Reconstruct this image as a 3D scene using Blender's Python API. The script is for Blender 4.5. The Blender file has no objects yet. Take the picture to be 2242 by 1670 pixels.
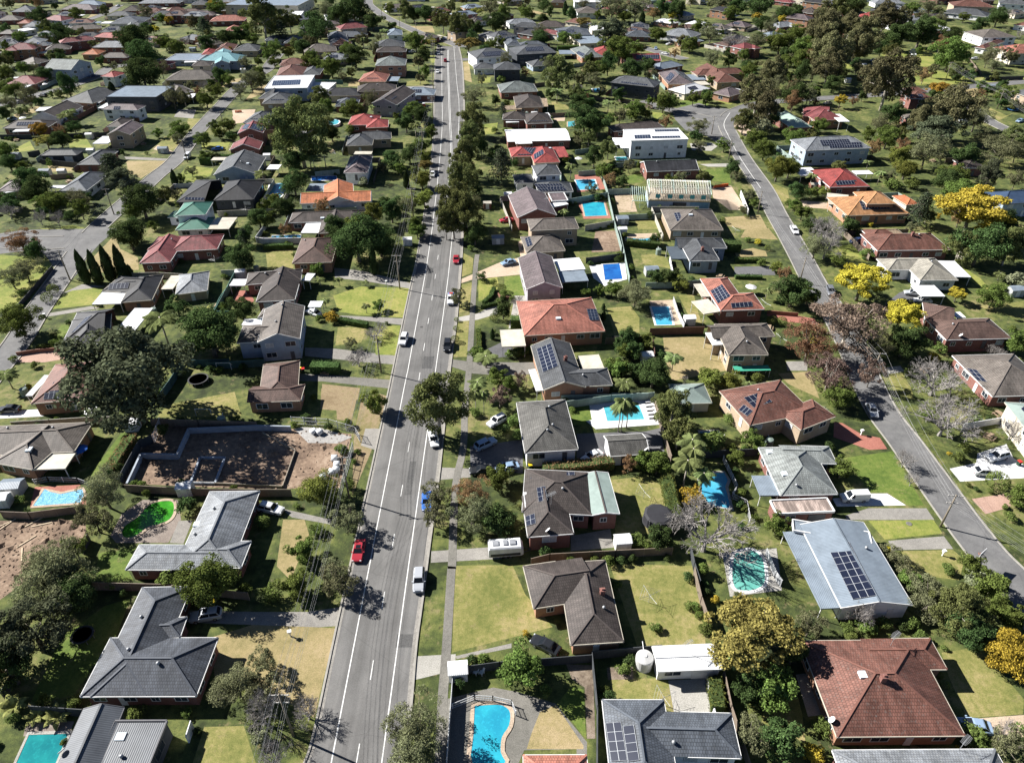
import bpy, bmesh, math, random
import numpy as np
from mathutils import Vector, Matrix

# ---------------------------------------------------------------- camera, light, exposure
scene = bpy.context.scene
COL = scene.collection
cam_d = bpy.data.cameras.new('camera'); cam = bpy.data.objects.new('camera', cam_d); COL.objects.link(cam)
cam.location = (0, 0, 92); cam.rotation_euler = (math.radians(90 - 35.9), 0, 0)
cam_d.sensor_width = 36; cam_d.lens = 36 * 1552 / 2242; cam_d.clip_start = 1; cam_d.clip_end = 6000
scene.camera = cam
SUN_EL, SUN_AZ = math.radians(35.5), math.atan2(0.371, -0.928)      # direction towards the sun
world = bpy.data.worlds.new('World'); scene.world = world; world.use_nodes = True
wn = world.node_tree; sky = wn.nodes.new('ShaderNodeTexSky'); sky.sky_type = 'NISHITA'; sky.sun_disc = False; sky.air_density = .42; sky.dust_density = .05; sky.altitude = 300
sky.sun_elevation = SUN_EL; sky.sun_rotation = math.pi / 2 - SUN_AZ
wn.links.new(sky.outputs[0], wn.nodes['Background'].inputs[0]); wn.nodes['Background'].inputs[1].default_value = 0.05
sl = bpy.data.lights.new('sun', 'SUN'); sl.energy = 5; sl.angle = math.radians(0.53); sl.color = (1, 0.965, 0.91)
so = bpy.data.objects.new('sun', sl); COL.objects.link(so)
sd = Vector((math.cos(SUN_AZ) * math.cos(SUN_EL), math.sin(SUN_AZ) * math.cos(SUN_EL), math.sin(SUN_EL)))
so.rotation_euler = sd.to_track_quat('Z', 'Y').to_euler(); so.location = (-100, 50, 150)
vs = scene.view_settings; vs.view_transform = 'Standard'; vs.look = 'None'; vs.exposure = 1.27; vs.gamma = 1
scene.cycles.max_bounces = 4; scene.cycles.diffuse_bounces = 1; scene.cycles.glossy_bounces = 2; scene.cycles.transparent_max_bounces = 4
scene.cycles.volume_bounces = 0
rnd = random.Random(7)

# ---------------------------------------------------------------- data in metres
HOUSES=[
['slate-grey L-shaped tiled house','with red brick walls beside the silver wagon','sb','kb',[['h',-52.58,60.67,-3.113,7.47,17.67,2.9,23,''],['h',-49.7,56.22,0.003,15.41,8.84,2.912,23,''],['w',-50.68,62.2,1.642,3.45,6.11,2.924,23,'']],[['vent',-53.68,63.17,4.05],['vent',-53.12,57.78,4.22],['vent',-48.02,55.5,4.48]]],
['flat grey modern house','with dark rendered parapet beside the teal pool','dm','kd',[['f',-47.59,45.04,-3.137,6.69,6.24,3.4,0,''],['g',-53.0,46.13,-3.096,5.19,7.54,3.412,22,'']],[['sky',-49.31,46.13,3.4],['vent',-48.04,43.61,3.4],['dish',-55.45,44.02,3.43]]],
['brown-grey tiled corner house','with orange brick walls on the open grass lot','db','ko',[['h',11.55,67.01,0.074,7.57,14.68,3.0,23,''],['w',7.17,70.32,-1.39,8.07,9.54,3.012,23,'']],[['chim',13.54,67.57,3.75],['vent',13.51,64.92,3.84]]],
['white metal garage','with pale blue doors beside the round water tank','mw','kw',[['ga',24.47,57.61,0.046,9.11,3.86,2.8,8.0,'']],[['ant',24.31,58.04,3.01]]],
['slate grey tiled house','with long block of solar panels beside concrete yard','bg','kw',[['h',15.97,44.84,3.14,8.13,12.86,3.0,23,''],['w',22.44,46.69,1.544,5.77,11.95,3.012,23,'']],[['sol',12.21,43.18,3.13,14.1,42.92,3.93,13.93,47.76,3.86],['sol',14.15,42.77,3.95,15.48,42.65,4.52,15.4,47.04,4.48],['vent',20.16,45.23,3.59]]],
['small orange tiled roof house','at the foot of the garden with the cyan pool','or','kw',[['h',5.33,41.65,-3.138,7.86,5.03,2.8,23,'']],[]],
['blue-grey metal roofed house','with white weatherboard walls and red deck posts','mg','kw',[['g',53.9,73.97,0.045,10.82,16.54,3.2,12.0,''],['f',52.75,80.37,-1.807,2.47,12.08,3.212,0,'']],[['sol',50.82,66.58,3.63,54.23,66.77,4.35,54.14,77.24,4.27],['vent',56.73,76.31,3.73],['pat','mg',47.13,73.35,0.066,3.11,15.08,2.7]]],
['big red-brown tiled house','with wide hipped roof and a satellite dish','rb','ko',[['h',49.22,53.29,0.009,16.31,13.77,3.0,23,''],['w',54.66,58.03,1.579,4.86,10.08,3.012,23,'']],[['sky',46.67,53.41,5.38],['chim',48.68,52.47,5.58],['ant',53.1,58.87,3.68],['dish',41.11,48.2,3.0]]],
['pale grey tiled house cut off','behind a white gutter beyond the red-brown roof','lg','kb',[['h',50.23,42.28,-3.135,20.39,5.09,2.8,23,'']],[['ant',55.8,44.73,2.86]]],
['grey-brown tiled house','with a ribbed white patio roof by the blue covered pool','gb','ko',[['h',-95.04,104.11,1.64,8.85,24.21,2.9,23,''],['w',-90.8,101.38,-0.221,8.55,9.93,2.912,23,'']],[['sky',-90.06,99.66,4.26],['vent',-97.76,106.01,3.9],['vent',-88.68,105.71,4.29],['pat','mc',-85.28,98.23,0.052,6.03,4.43,2.65]]],
['pale grey tiled house','with red brick walls beside the green kidney pool','lg','kb',[['h',-48.81,81.53,0.018,8.79,17.1,2.9,23,''],['w',-54.07,75.29,-1.576,5.07,13.14,2.912,23,''],['w',-46.55,75.88,1.568,5.47,7.84,2.924,23,'']],[['vent',-50.45,84.6,4.09],['sky',-52.63,82.05,3.15],['vent',-52.03,79.49,3.39]]],
['orange brick house','with red-brown tiles under the biggest dark tree','rb','ko',[['h',-94.03,122.6,0.16,11.01,14.3,3.4,23,'']],[['sol',-96.16,115.7,3.69,-92.57,116.13,3.62,-92.75,117.5,4.21],['sol',-95.6,117.13,4.25,-90.82,117.9,4.25,-91.32,121.01,4.71],['pat','mw',-100.99,122.02,0.0,1.3,7.37,2.7]]],
['pink-red tiled house','with red brick walls and a long sunroom','ma','kb',[['h',-91.99,191.81,0.131,13.02,10.19,3.2,23,''],['w',-100.07,186.68,0.101,8.21,15.65,3.212,23,''],['h',-101.75,191.57,0.053,6.43,8.97,3.224,23,'']],[['vent',-99.05,191.5,4.32]]],
['dark tiled house with carport','and orange brick walls behind four tall cypresses','ch','ko',[['h',-96.7,164.78,0.18,7.45,14.13,2.9,23,''],['w',-101.59,166.88,-1.669,8.43,9.3,2.912,23,'']],[['pat','mw',-102.85,160.33,0.052,7.06,6.88,2.65],['pat','mc',-90.59,168.47,0.038,2.95,7.6,2.65],['sol',-105.11,163.54,3.14,-99.96,163.66,3.41,-100.07,165.38,4.13],['sol',-101.5,165.5,4.12,-98.52,165.67,4.32,-100.17,169.84,3.42]]],
['light grey granny flat','with hipped ribbed roof and tan walls','lg','kt',[['h',-85.03,168.41,0.287,7.86,11.57,2.6,23,'']],[]],
['charcoal tiled solar house','with white metal rear roof beside the tall palm','ch','kb',[['h',-100.36,143.71,0.391,8.62,13.86,2.9,23,''],['w',-101.72,146.42,-1.327,13.97,8.72,2.912,23,'']],[['sol',-103.5,141.57,3.53,-101.93,141.95,4.06,-100.46,146.68,5.31],['pat','mw',-92.29,149.2,0.0,4.44,11.05,2.65]]],
['brown tiled hip house','on a sloping lawn beside the lime column shrub','br','ko',[['h',-56.09,186.7,0.076,10.85,16.46,3.4,23,'']],[['vent',-60.3,191.32,4.07]]],
['dark brown tiled house','with two white awnings and red brick walls','db','kb',[['h',-63.65,170.3,0.185,14.17,6.9,3.4,23,''],['w',-60.69,164.76,0.111,9.6,15.45,3.412,23,'']],[['vent',-65.5,169.42,4.64],['vent',-61.17,167.68,5.38],['pat','mw',-54.86,171.42,-0.136,2.17,4.09,2.7],['pat','mw',-72.67,168.32,0.0,3.97,3.62,2.7]]],
['pale blue two-storey gable house','with weathered brown tiles and weatherboard front','gb','kg',[['g',-54.04,142.83,0.164,9.34,15.1,5.4,22,''],['w',-59.09,139.9,-1.464,7.72,7.87,4.611999999999999,23,''],['w',-58.82,148.57,-1.613,4.21,3.97,4.824,23,'']],[['vent',-54.96,147.99,7.26],['vent',-54.6,140.89,6.94],['pat','mw',-62.78,148.04,0.019,4.93,2.83,2.7],['pat','mw',-49.67,156.76,0.0,3.13,2.9,2.7]]],
['brown tiled T-shaped house','with brick walls above the excavated building site','br','ko',[['h',-49.85,123.51,-2.942,7.82,13.7,3.0,23,''],['w',-49.31,118.67,1.64,5.64,10.93,3.012,23,'']],[]],
['brown hip house with white upper floor','and solar panels beside a pale paved path','gb','kt',[['h',8.94,191.7,0.146,11.3,11.29,3.0,23,''],['h',12.2,199.9,0.101,14.57,8.36,5.611999999999999,23,'']],[['sol',4.49,188.68,3.34,5.93,188.62,3.94,5.25,194.12,4.0]]],
['mauve gable house','with mottled purple-grey tiles and a white patio roof','pm','kl',[['g',7.3,169.61,0.106,9.36,18.09,5.0,22,'']],[['pat','mw',15.74,176.79,0.17,7.21,7.09,3.8],['pat','mg',16.39,170.14,0.124,7.02,6.12,3.6]]],
['salmon red tiled house','with a cream carport and one dark solar mat','or','ko',[['h',11.47,149.08,0.107,19.16,16.19,3.8,21.6,'']],[['sky',10.99,145.17,5.49],['sol',18.42,144.78,5.02,20.89,146.62,3.99,20.68,152.17,3.84],['pat','mc',0.15,140.04,0.081,5.37,7.28,3.2]]],
['grey gable house with solar wall','of panels and white skylight slats beside the palms','gr','ko',[['g',9.91,128.07,0.129,9.06,17.24,3.6,22,''],['w',16.55,123.65,1.652,6.35,8.94,3.612,23,'']],[['sol',6.73,124.87,3.99,9.94,125.32,5.3,8.79,134.35,5.31],['pat','mw',5.12,124.0,0.186,1.39,7.93,2.7],['pat','mc',17.57,130.83,0.126,4.78,5.36,2.7],['chim',11.72,128.42,4.69],['vent',15.12,122.79,4.64]]],
['dark grey hip house with white walls','beside the white paved pool terrace','dg','kw',[['h',6.65,107.13,0.097,10.05,15.42,4.0,23,'']],[['vent',7.37,110.47,5.69],['vent',7.79,104.84,5.74],['vent',6.74,103.36,5.68]]],
['dark tiled garage','with white walls below the three palms','dg','kw',[['ga',21.86,102.69,0.099,7.55,5.97,2.8,22,'']],[['dish',25.3,100.47,2.97]]],
['brown tiled house with green metal annex','and several solar groups on red brick walls','db','kb',[['h',7.91,89.16,-0.068,11.75,10.49,3.8,23,''],['w',5.87,83.69,0.099,7.56,9.34,3.812,23,''],['g',15.35,88.63,0.084,4.76,10.11,3.824,12.0,'mn']],[['sol',3.22,91.84,4.23,11.16,92.26,4.62,11.2,93.77,3.98],['sol',4.55,85.41,4.93,6.02,85.46,5.28,5.75,88.68,5.39],['sol',2.42,80.9,3.84,3.95,80.96,4.49,3.81,83.11,4.52],['ant',6.58,84.72,5.07],['dish',5.91,79.47,4.01],['vent',8.71,87.88,5.51],['pat','mw',3.23,86.81,0.063,2.14,3.89,4.0]]],
['tan brick split-level house','with red-brown tiles and dark solar panels','rb','kt',[['h',51.49,114.3,-1.29,11.62,14.32,4.2,23,''],['h',58.52,110.22,-1.1,6.21,9.25,4.212,23,'']],[['sol',47.91,110.77,5.36,51.87,112.2,5.76,50.43,114.66,6.39],['sol',45.26,111.34,4.35,46.35,109.07,4.53,47.56,110.02,5.13],['vent',50.1,115.77,5.9]]],
['pale green metal shed','with hipped roof behind the tan brick house','mn','kc',[['h',37.41,119.23,0.041,7.51,6.88,2.6,23,'']],[]],
['weathered grey tiled house','with two skylights beside the white van','wg','kb',[['h',51.99,95.42,0.028,10.14,12.62,3.0,23,''],['w',55.34,99.69,1.526,4.87,9.48,3.012,23,'']],[['sky',49.11,93.47,3.91],['sky',48.3,99.72,3.64],['vent',50.22,90.61,3.66],['pat','mg',45.28,91.75,0.017,3.32,5.02,2.7]]],
['rusty flat roofed garage','of red brick beside the white concrete slab','ru','kb',[['f',50.08,86.56,0.059,10.1,3.16,2.8,0,'']],[]],
['mid grey tiled house','with blue-grey walls and a dark awning beside driveway','gr','kg',[['h',53.09,185.78,0.038,8.4,14.57,4.0,23,''],['w',54.5,190.01,1.564,7.02,14.03,4.012,23,'']],[['chim',53.16,181.91,5.45],['pat','md',47.08,184.46,0.0,4.98,8.04,3.6]]],
['orange tiled solar house','with red brick walls beside the fenced blue pool','or','kb',[['h',54.21,159.93,0.082,7.45,16.76,4.0,23,''],['h',56.45,155.75,0.059,11.08,8.4,4.012,23,'']],[['sol',51.28,154.48,4.15,54.54,155.63,5.57,54.09,163.97,5.49],['sol',54.13,152.01,4.27,59.37,152.56,4.37,59.36,153.88,4.93],['pat','mc',48.56,154.72,0.283,4.51,6.48,3.2],['pat','mc',49.67,163.16,0.1,2.73,6.93,3.2]]],
['brown-grey two-storey hip house','with cream walls and white balconies','gb','kt',[['h',52.27,137.04,0.009,8.85,13.21,4.8,23,''],['w',53.09,140.6,1.633,5.75,14.64,4.811999999999999,23,'']],[['vent',52.52,133.56,6.13],['pat','mw',46.54,138.14,0.099,2.18,5.3,4.2]]],
['tan and grey hip house','with solar panels below the timber frame','gb','kt',[['h',55.83,208.43,0.0,16.15,16.25,3.4,21.6,'']],[['sol',50.44,204.33,4.46,52.13,203.9,4.83,52.17,209.48,5.15],['sky',54.87,206.46,5.84]]],
['red-brown tiled long house','with orange brick walls beside the dark parked car','rb','kb',[['h',115.25,192.62,0.032,21.3,11.41,3.2,23,''],['h',110.41,198.3,0.041,8.77,6.21,3.212,23,'']],[['chim',116.53,192.05,5.36],['vent',118.58,192.28,5.43]]],
['white walled L-shaped house','with grey-tan tiles and curved carport roof','tg','kw',[['h',109.49,178.15,0.031,14.08,6.92,3.2,23,''],['h',113.68,175.21,0.0,10.21,13.24,3.212,23,'']],[['pat','mw',121.57,176.23,-0.039,4.66,9.65,2.7],['pat','mw',108.62,163.87,0.0,6.01,5.89,2.6],['vent',114.19,175.38,5.16]]],
['brown tiled brick house','with a cream gable edge beside golden trees','br','kb',[['h',107.85,143.08,0.043,15.48,9.07,3.8,23,''],['w',104.21,150.28,-1.946,8.94,6.21,3.812,23,'']],[['vent',103.46,142.6,5.22],['dish',103.84,138.95,4.05],['pat','mw',110.21,151.38,0.047,2.09,2.69,2.7]]],
['wide grey-brown tiled house','with white striped skylight awning at the bare tree','gb','kb',[['h',106.72,125.63,-1.524,15.32,14.17,3.0,23,'']],[['sol',99.77,123.33,3.01,100.98,122.0,3.5,101.01,126.29,3.6]]],
['green-edged solar house','with cream walls at the right end of the bare tree','mn','kc',[['h',103.72,106.96,-1.65,11.59,10.04,5.0,23,'']],[['sol',100.4,110.13,5.62,100.22,105.79,5.69,103.02,107.18,6.83]]],
['cream brick two-storey gable house','with mottled tiles and a white side awning','pm','kt',[['g',-157.71,294.61,0.0,9.3,13.58,5.5,22,'']],[['pat','mw',-164.82,290.1,0.035,6.04,9.69,2.8]]],
['dark hipped garage block','behind a black fence with pale ridge lines','gr','kd',[['h',-174.08,273.85,0.035,13.91,5.77,2.8,23,'']],[]],
['grey hip house by the lawn','with dark verandah under the grey pine','gr','kb',[['h',-157.12,267.85,0.0,8.3,15.5,3.0,23,'']],[]],
['pale blue-grey roofed house','with white walls behind clipped garden trees','bg','kw',[['h',-149.62,242.58,0.0,9.33,17.56,3.0,23,'']],[['pat','mw',-157.09,238.26,0.0,4.57,2.37,2.7]]],
['purple-tiled house with white awning','at the edge beside a dark green tree','pm','kt',[['h',-171.33,238.09,0.151,8.68,8.6,3.0,23,'']],[['pat','mw',-170.75,235.13,0.55,6.15,3.39,2.7]]],
['dark roofed house with blue solar strip','beside the golden wattle','db','kb',[['h',-206.25,310.39,0.045,18.5,9.29,3.0,23,'']],[['sol',-210.17,306.87,3.55,-202.03,307.23,3.55,-202.13,309.27,4.42],['pat','mw',-205.1,303.32,0.087,7.97,3.29,2.7]]],
['dark two-storey modern house','with flat roof and white framed front','mg','kd',[['f',-175.57,351.7,-0.02,23.68,20.62,6.5,0,'']],[]],
['white walled house with grey roof','and black windows in front of the modern dark one','pm','kw',[['h',-174.19,329.71,-0.085,16.8,7.4,5.0,23,'']],[['sol',-177.32,326.29,5.01,-174.39,326.06,5.02,-174.64,328.01,5.83],['pat','mw',-188.8,341.57,0.0,2.89,8.76,2.7]]],
['brown gable house with white end','beside the feathery palm','db','kw',[['g',-204.41,329.22,-0.052,13.2,19.24,3.2,22,'']],[['pat','mw',-213.9,336.2,0.208,6.25,5.99,2.7]]],
['brown tiled roof','behind the cream two-storey gable house','db','kw',[['h',-169.02,313.23,0.0,7.14,11.12,3.0,23,'']],[]],
['red roofed white house','beside the narrow uphill street','rd','kw',[['h',-207.05,391.98,-0.243,7.93,9.68,5.0,23,'']],[]],
['weathered grey long roof house','along the street bend with white valley lines','gr','ko',[['h',-201.31,358.09,-0.23,17.14,24.69,3.0,20.5,'']],[['pat','mw',-195.46,353.05,0.0,2.96,12.82,2.7]]],
['green-grey school hall','with tall gable and long sloping roof','gg','kg',[['ga',-238.84,408.22,-0.13,15.66,17.93,6.0,19.6,'']],[]],
['maroon pyramid roofed house','with tall brick walls','ma','kb',[['h',-271.33,483.14,0.594,19.79,8.98,5.0,23,'']],[]],
['salmon tiled far house','beside the broad green tree','rd','ko',[['h',-261.59,506.16,-0.241,18.58,9.81,3.2,23,'']],[]],
['pale grey far roof','beyond salmon fences','lg','kb',[['h',-246.23,476.63,0.0,21.07,11.9,3.2,23,'']],[]],
['purple-brown hip roof','on the bend of the far street','gb','kb',[['h',-230.62,446.34,0.0,15.84,8.87,3.2,23,'']],[]],
['maroon roofed house','with cream awning beside the long hedge','ma','ko',[['h',-250.02,386.78,0.0,15.28,12.67,3.0,23,'']],[['pat','mw',-246.6,378.26,0.0,5.15,5.61,2.7]]],
['red tiled far house','right of the dark round trees','rd','kb',[['h',-195.76,424.45,-0.289,7.52,14.75,3.0,23,'']],[]],
['brown roofed far bungalow','with a pale hall behind','gb','kb',[['h',-271.15,432.3,-0.276,12.23,11.25,3.0,23,'']],[]],
['whitish roofed far house','among bare shrubs','lg','kt',[['h',-302.28,490.07,0.231,12.09,12.95,3.0,23,'']],[]],
['grey far house with solar','behind a mixed hedge','bg','kb',[['h',-291.65,480.97,0.331,8.29,8.87,3.0,23,'']],[['sol',-294.74,478.75,3.21,-287.86,478.83,3.5,-290.44,483.57,3.91]]],
['tan hip far house','facing the upper street','gb','ko',[['h',-293.32,536.28,0.409,20.57,9.94,3.0,23,'']],[]],
['blue-grey far roof','with white carport','bg','kw',[['h',-274.0,564.05,0.081,21.73,24.09,3.2,16.4,'']],[['pat','mw',-288.91,559.7,0.0,6.71,7.0,2.7]]],
['slate far house','with a dark carport','gr','kb',[['h',-260.64,546.74,0.138,12.19,16.57,3.0,23,'']],[]],
['pale blue far roof','over a brown brick wall','bg','kb',[['h',-366.52,598.32,0.0,15.84,15.7,5.0,22.2,'']],[]],
['brown-grey far bungalow','at the far edge','gb','kb',[['h',-364.63,572.96,0.123,15.0,11.88,3.0,23,'']],[]],
['orange far roof','beside a white hip roof','or','ko',[['h',-346.29,560.57,0.084,8.38,12.53,3.0,23,'']],[]],
['white hip far roof','with a tall finial','lg','kw',[['h',-334.64,548.92,0.157,10.84,14.65,3.0,23,'']],[]],
['long white far roof','in a row of low sheds','mw','kw',[['f',-331.5,529.57,1.06,11.05,10.65,3.0,0,'']],[]],
['mauve far house','beside the sports oval road','pm','kb',[['h',-337.08,621.36,-0.08,26.51,13.8,3.0,23,'']],[]],
['maroon far house','with bushy front','ma','kw',[['h',-330.04,572.58,-0.326,17.18,11.48,3.0,23,'']],[]],
['pale metal far roof','beyond the upper street','mg','kg',[['h',-340.8,643.26,0.0,19.83,12.33,3.0,23,'']],[]],
['dark red brick far house','at the top of the street','db','kb',[['h',-294.9,616.89,0.163,12.86,16.73,3.0,23,'']],[]],
['dark far bungalow','with white fascia','gb','kb',[['h',-335.46,519.74,0.0,10.54,8.65,3.0,23,'']],[]],
['low far bungalow','below the dark one','db','kt',[['h',-326.09,500.04,0.348,8.45,9.94,3.0,23,'']],[]],
['grey far long roof','top of the view','lg','kb',[['h',-287.69,653.19,0.071,32.87,14.04,3.0,23,'']],[]],
['grey solar far house','near the golden street tree','gr','kb',[['h',-260.77,591.04,0.236,16.61,13.08,3.0,23,'']],[]],
['tan gable far roof','near the dark conifer','gg','kb',[['h',-266.05,546.95,0.383,4.46,22.03,3.0,23,'']],[]],
['dark brown far roof','beside the maroon roof','db','kb',[['h',-276.78,469.98,0.382,13.82,11.0,3.0,23,'']],[]],
['small terracotta far roof','beside the maroon pyramid roof','ro','ko',[['h',-249.01,456.67,0.0,9.9,10.6,3.0,23,'']],[]],
['maroon two-storey brick house','with steep front gable and solar glass','ma','kb',[['g',-106.14,295.24,0.132,10.05,10.79,5.5,22,''],['g',-105.24,282.07,0.132,11.47,9.44,2.812,22,'']],[['sol',-104.89,290.0,7.31,-101.23,291.72,5.75,-102.09,298.3,5.75],['sol',-109.78,293.47,5.98,-106.4,289.79,7.14,-106.81,295.77,7.29]]],
['charcoal gable house with blue end','and a white side carport','gr','kg',[['g',-100.02,258.1,0.085,14.94,18.37,3.2,22,'']],[['sky',-96.43,255.77,4.85],['vent',-98.26,254.9,5.62],['pat','mc',-110.04,267.35,0.026,7.3,3.32,2.7],['pat','mw',-87.79,258.24,0.0,4.25,4.93,2.7]]],
['black tiled wide house','with dark rendered walls beside a cyan pool','ch','kd',[['h',-92.46,233.19,0.068,12.75,17.4,3.4,23,''],['w',-105.82,232.85,-1.533,20.22,9.01,3.412,17.6,'']],[['vent',-101.61,240.37,4.29],['sol',-107.55,223.66,3.73,-101.26,223.53,3.61,-101.3,224.7,3.98]]],
['green metal two-storey house','with white upper walls and a flat rear deck','gn','kw',[['h',-99.44,211.64,0.107,9.0,10.3,5.6,23,''],['h',-98.04,206.54,0.095,9.69,9.0,2.812,23,''],['h',-105.82,213.9,0.0,5.76,5.0,2.824,23,'']],[['pat','mc',-89.7,206.9,0.02,6.29,8.89,2.8]]],
['terracotta tiled white house','with two joined gables','ro','kw',[['ga',-58.46,227.75,0.103,22.93,8.81,3.0,22,''],['g',-58.61,231.33,0.2,9.87,16.65,3.012,22,'']],[['pat','mg',-67.65,237.8,0.0,5.77,6.93,2.7]]],
['dark striped-tile house','behind the narrow lap pool','db','kb',[['h',-58.21,211.68,0.093,22.8,7.9,3.0,23,''],['w',-54.84,206.27,0.117,8.53,13.86,3.012,23,'']],[['pat','mw',-61.16,203.99,0.0,5.25,8.2,2.7],['sky',-59.15,209.12,3.63]]],
['charcoal roof with blue solar slope','behind the maroon brick house','gr','kb',[['h',-109.03,317.02,-0.056,10.8,15.4,4.0,23,'']],[['sol',-111.71,311.62,4.92,-106.97,311.35,4.92,-106.78,314.73,5.28]]],
['white parapet house with mauve tiles','and solar panels beside dark garden trees','pm','kw',[['h',-55.98,256.24,0.051,8.33,17.96,4.4,23,'']],[['sol',-59.2,249.36,4.65,-57.17,253.56,5.61,-56.95,259.27,5.82]]],
['bright red tiled house','with red brick walls and a rooftop skylight','rd','kb',[['h',-57.69,311.05,0.129,9.18,11.02,3.2,23,''],['h',-64.04,316.02,0.047,12.83,13.83,3.212,23,'']],[['sky',-61.18,315.82,4.73]]],
['grey-purple hip house','with tan walls below the bright red roof','gr','kt',[['h',-60.79,286.92,0.1,10.31,13.47,3.6,23,''],['w',-54.99,292.52,1.727,8.99,11.5,3.612,23,'']],[['pat','mc',-57.62,274.22,0.0,6.71,3.45,2.7]]],
['mauve gable two-storey house','with blue solar strip above the bright red roof','db','kl',[['g',-54.82,345.32,-0.251,12.04,24.9,5.5,22,'']],[['sol',-59.61,337.29,6.86,-54.48,335.98,6.86,-53.12,341.29,6.86]]],
['brown hip tan house','on a tan brick base','db','kt',[['h',-66.61,368.53,0.162,18.95,11.55,4.0,23,'']],[['vent',-66.08,367.14,5.83]]],
['orange tiled long house','with a flat white balcony roof','or','kt',[['h',-71.66,391.82,0.0,14.03,16.87,3.5,23,'']],[['pat','mg',-63.24,393.03,0.0,8.36,9.75,2.7],['sol',-74.75,385.75,4.5,-68.57,385.75,4.5,-68.57,389.46,5.17]]],
['grey-green hip two-storey house','with pink brick walls','gg','kp',[['h',-65.99,416.1,0.066,16.06,15.64,6.0,22.3,'']],[]],
['brown hip brick house','behind the pink brick one','db','kb',[['h',-70.57,450.42,0.071,17.33,9.32,5.5,23,'']],[]],
['steel grey hip house','with stepped roof','gr','kb',[['h',-75.16,475.08,0.146,18.07,15.68,4.0,22.2,'']],[]],
['pale blue metal house','near the far junction','mg','kw',[['h',-77.35,514.08,0.156,9.7,17.19,4.0,23,'']],[]],
['blue-grey far roof strip','left of the palm row','bg','kb',[['h',-105.65,511.13,-0.156,19.22,10.91,3.0,23,'']],[]],
['brown far pyramid roof','under palms','rb','kb',[['h',-107.56,487.65,0.232,11.89,16.02,3.0,23,'']],[]],
['pale grey far hip','among trees near the far bend','lg','kw',[['h',-117.83,577.41,0.185,10.09,14.78,3.0,23,'']],[]],
['tan far hip roof','just below the pale one','gb','kt',[['h',-111.22,549.76,0.335,13.48,10.58,3.0,23,'']],[]],
['blue-grey metal shed house','left of the mauve gable','bg','kb',[['h',-76.94,345.31,0.073,10.29,11.69,3.0,23,'']],[]],
['grey solar two-storey house','with white weatherboards beside the junction','gr','kw',[['h',-12.89,437.81,0.334,21.15,17.75,6.0,19.8,'']],[['sol',-15.19,428.78,6.39,-4.4,432.33,6.33,-6.44,436.26,7.79]]],
['small grey white annex house','with a black fence beside the main road','gr','kw',[['h',-15.65,418.64,0.074,11.35,9.38,3.2,23,'']],[]],
['charcoal angular house','with several steep hips','gr','kd',[['h',-2.78,404.68,0.043,14.2,13.08,6.0,23,''],['h',-3.96,404.39,0.14,7.09,11.34,3.012,23,'']],[]],
['faded blue hip brick house','with red brick walls and a round vent','gg','kb',[['h',2.65,372.09,0.119,18.56,15.9,3.2,21.9,'']],[]],
['dark two-storey gable house','with grey cladding and solar edge','gr','kd',[['h',11.86,447.59,0.25,24.19,19.43,6.0,18.2,'']],[['sol',8.43,439.5,6.89,18.75,442.13,6.89,17.69,446.27,8.23]]],
['low grey annex','behind the dark two-storey gable','gr','kg',[['h',14.36,428.17,0.333,10.01,11.04,2.8,23,'']],[]],
['pale blue solar house','by the left row of far roofs','bg','kw',[['h',-0.22,482.38,0.148,9.07,18.09,3.6,23,'']],[['sol',-1.23,475.64,4.68,2.71,476.23,4.68,2.13,480.17,4.68]]],
['brown tiled low house','with tan flat annexes','db','ko',[['h',7.55,347.24,0.059,12.65,19.4,3.0,23,'']],[['pat','tn',14.98,347.11,0.0,3.28,14.53,2.7],['pat','tn',-0.15,338.1,0.156,8.37,7.15,2.7]]],
['brown brick house with skylights','beside tan paving and a small pool','db','kb',[['h',11.11,317.98,0.125,11.69,14.04,3.4,23,''],['h',1.42,321.58,-0.035,10.82,10.63,3.412,23,'']],[['sol',7.63,311.76,3.94,15.49,312.58,3.88,15.42,315.39,4.2],['pat','mw',14.7,326.32,0.151,4.3,5.96,2.7],['pat','mw',0.08,316.69,0.137,5.45,3.74,2.7]]],
['white metal roofed long house','with white front gable','mw','kb',[['ga',10.24,295.4,0.076,25.46,16.1,3.2,8.0,''],['w',3.98,291.59,0.113,6.49,15.42,3.212,8.0,'']],[]],
['red metal roofed house','with black solar panels and tan walls','rd','kt',[['h',3.48,272.34,0.112,8.54,10.43,3.6,23,''],['h',11.97,268.88,0.123,9.65,17.48,3.612,23,'']],[['sol',2.18,267.71,3.92,7.37,268.18,3.87,9.39,273.63,4.82],['sol',8.44,263.08,3.87,11.92,264.47,5.41,11.77,269.31,5.6],['pat','rd',18.87,275.32,0.103,4.64,12.4,2.7],['sky',14.59,275.22,4.23]]],
['grey hip two-storey pale house','with side solar and a lower grey roof','gr','kw',[['h',12.16,247.29,0.14,8.86,10.27,5.4,23,''],['h',14.5,237.09,0.076,12.05,8.97,2.912,23,''],['h',4.11,245.37,0.12,6.73,8.52,2.924,23,'']],[['sol',9.47,232.75,3.14,18.74,233.36,3.1,16.74,236.37,4.44],['sol',12.1,233.67,3.45,17.39,234.07,3.45,17.24,236.04,4.28]]],
['mottled purple gable house','beside the square aqua pool','pm','kb',[['g',6.33,217.7,0.164,12.33,18.81,4.4,22,''],['f',15.28,226.52,0.137,5.26,7.09,3.612,0,'']],[['ant',10.9,214.85,5.26],['pat','mw',15.25,221.39,0.456,5.56,2.91,3.2]]],
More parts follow.
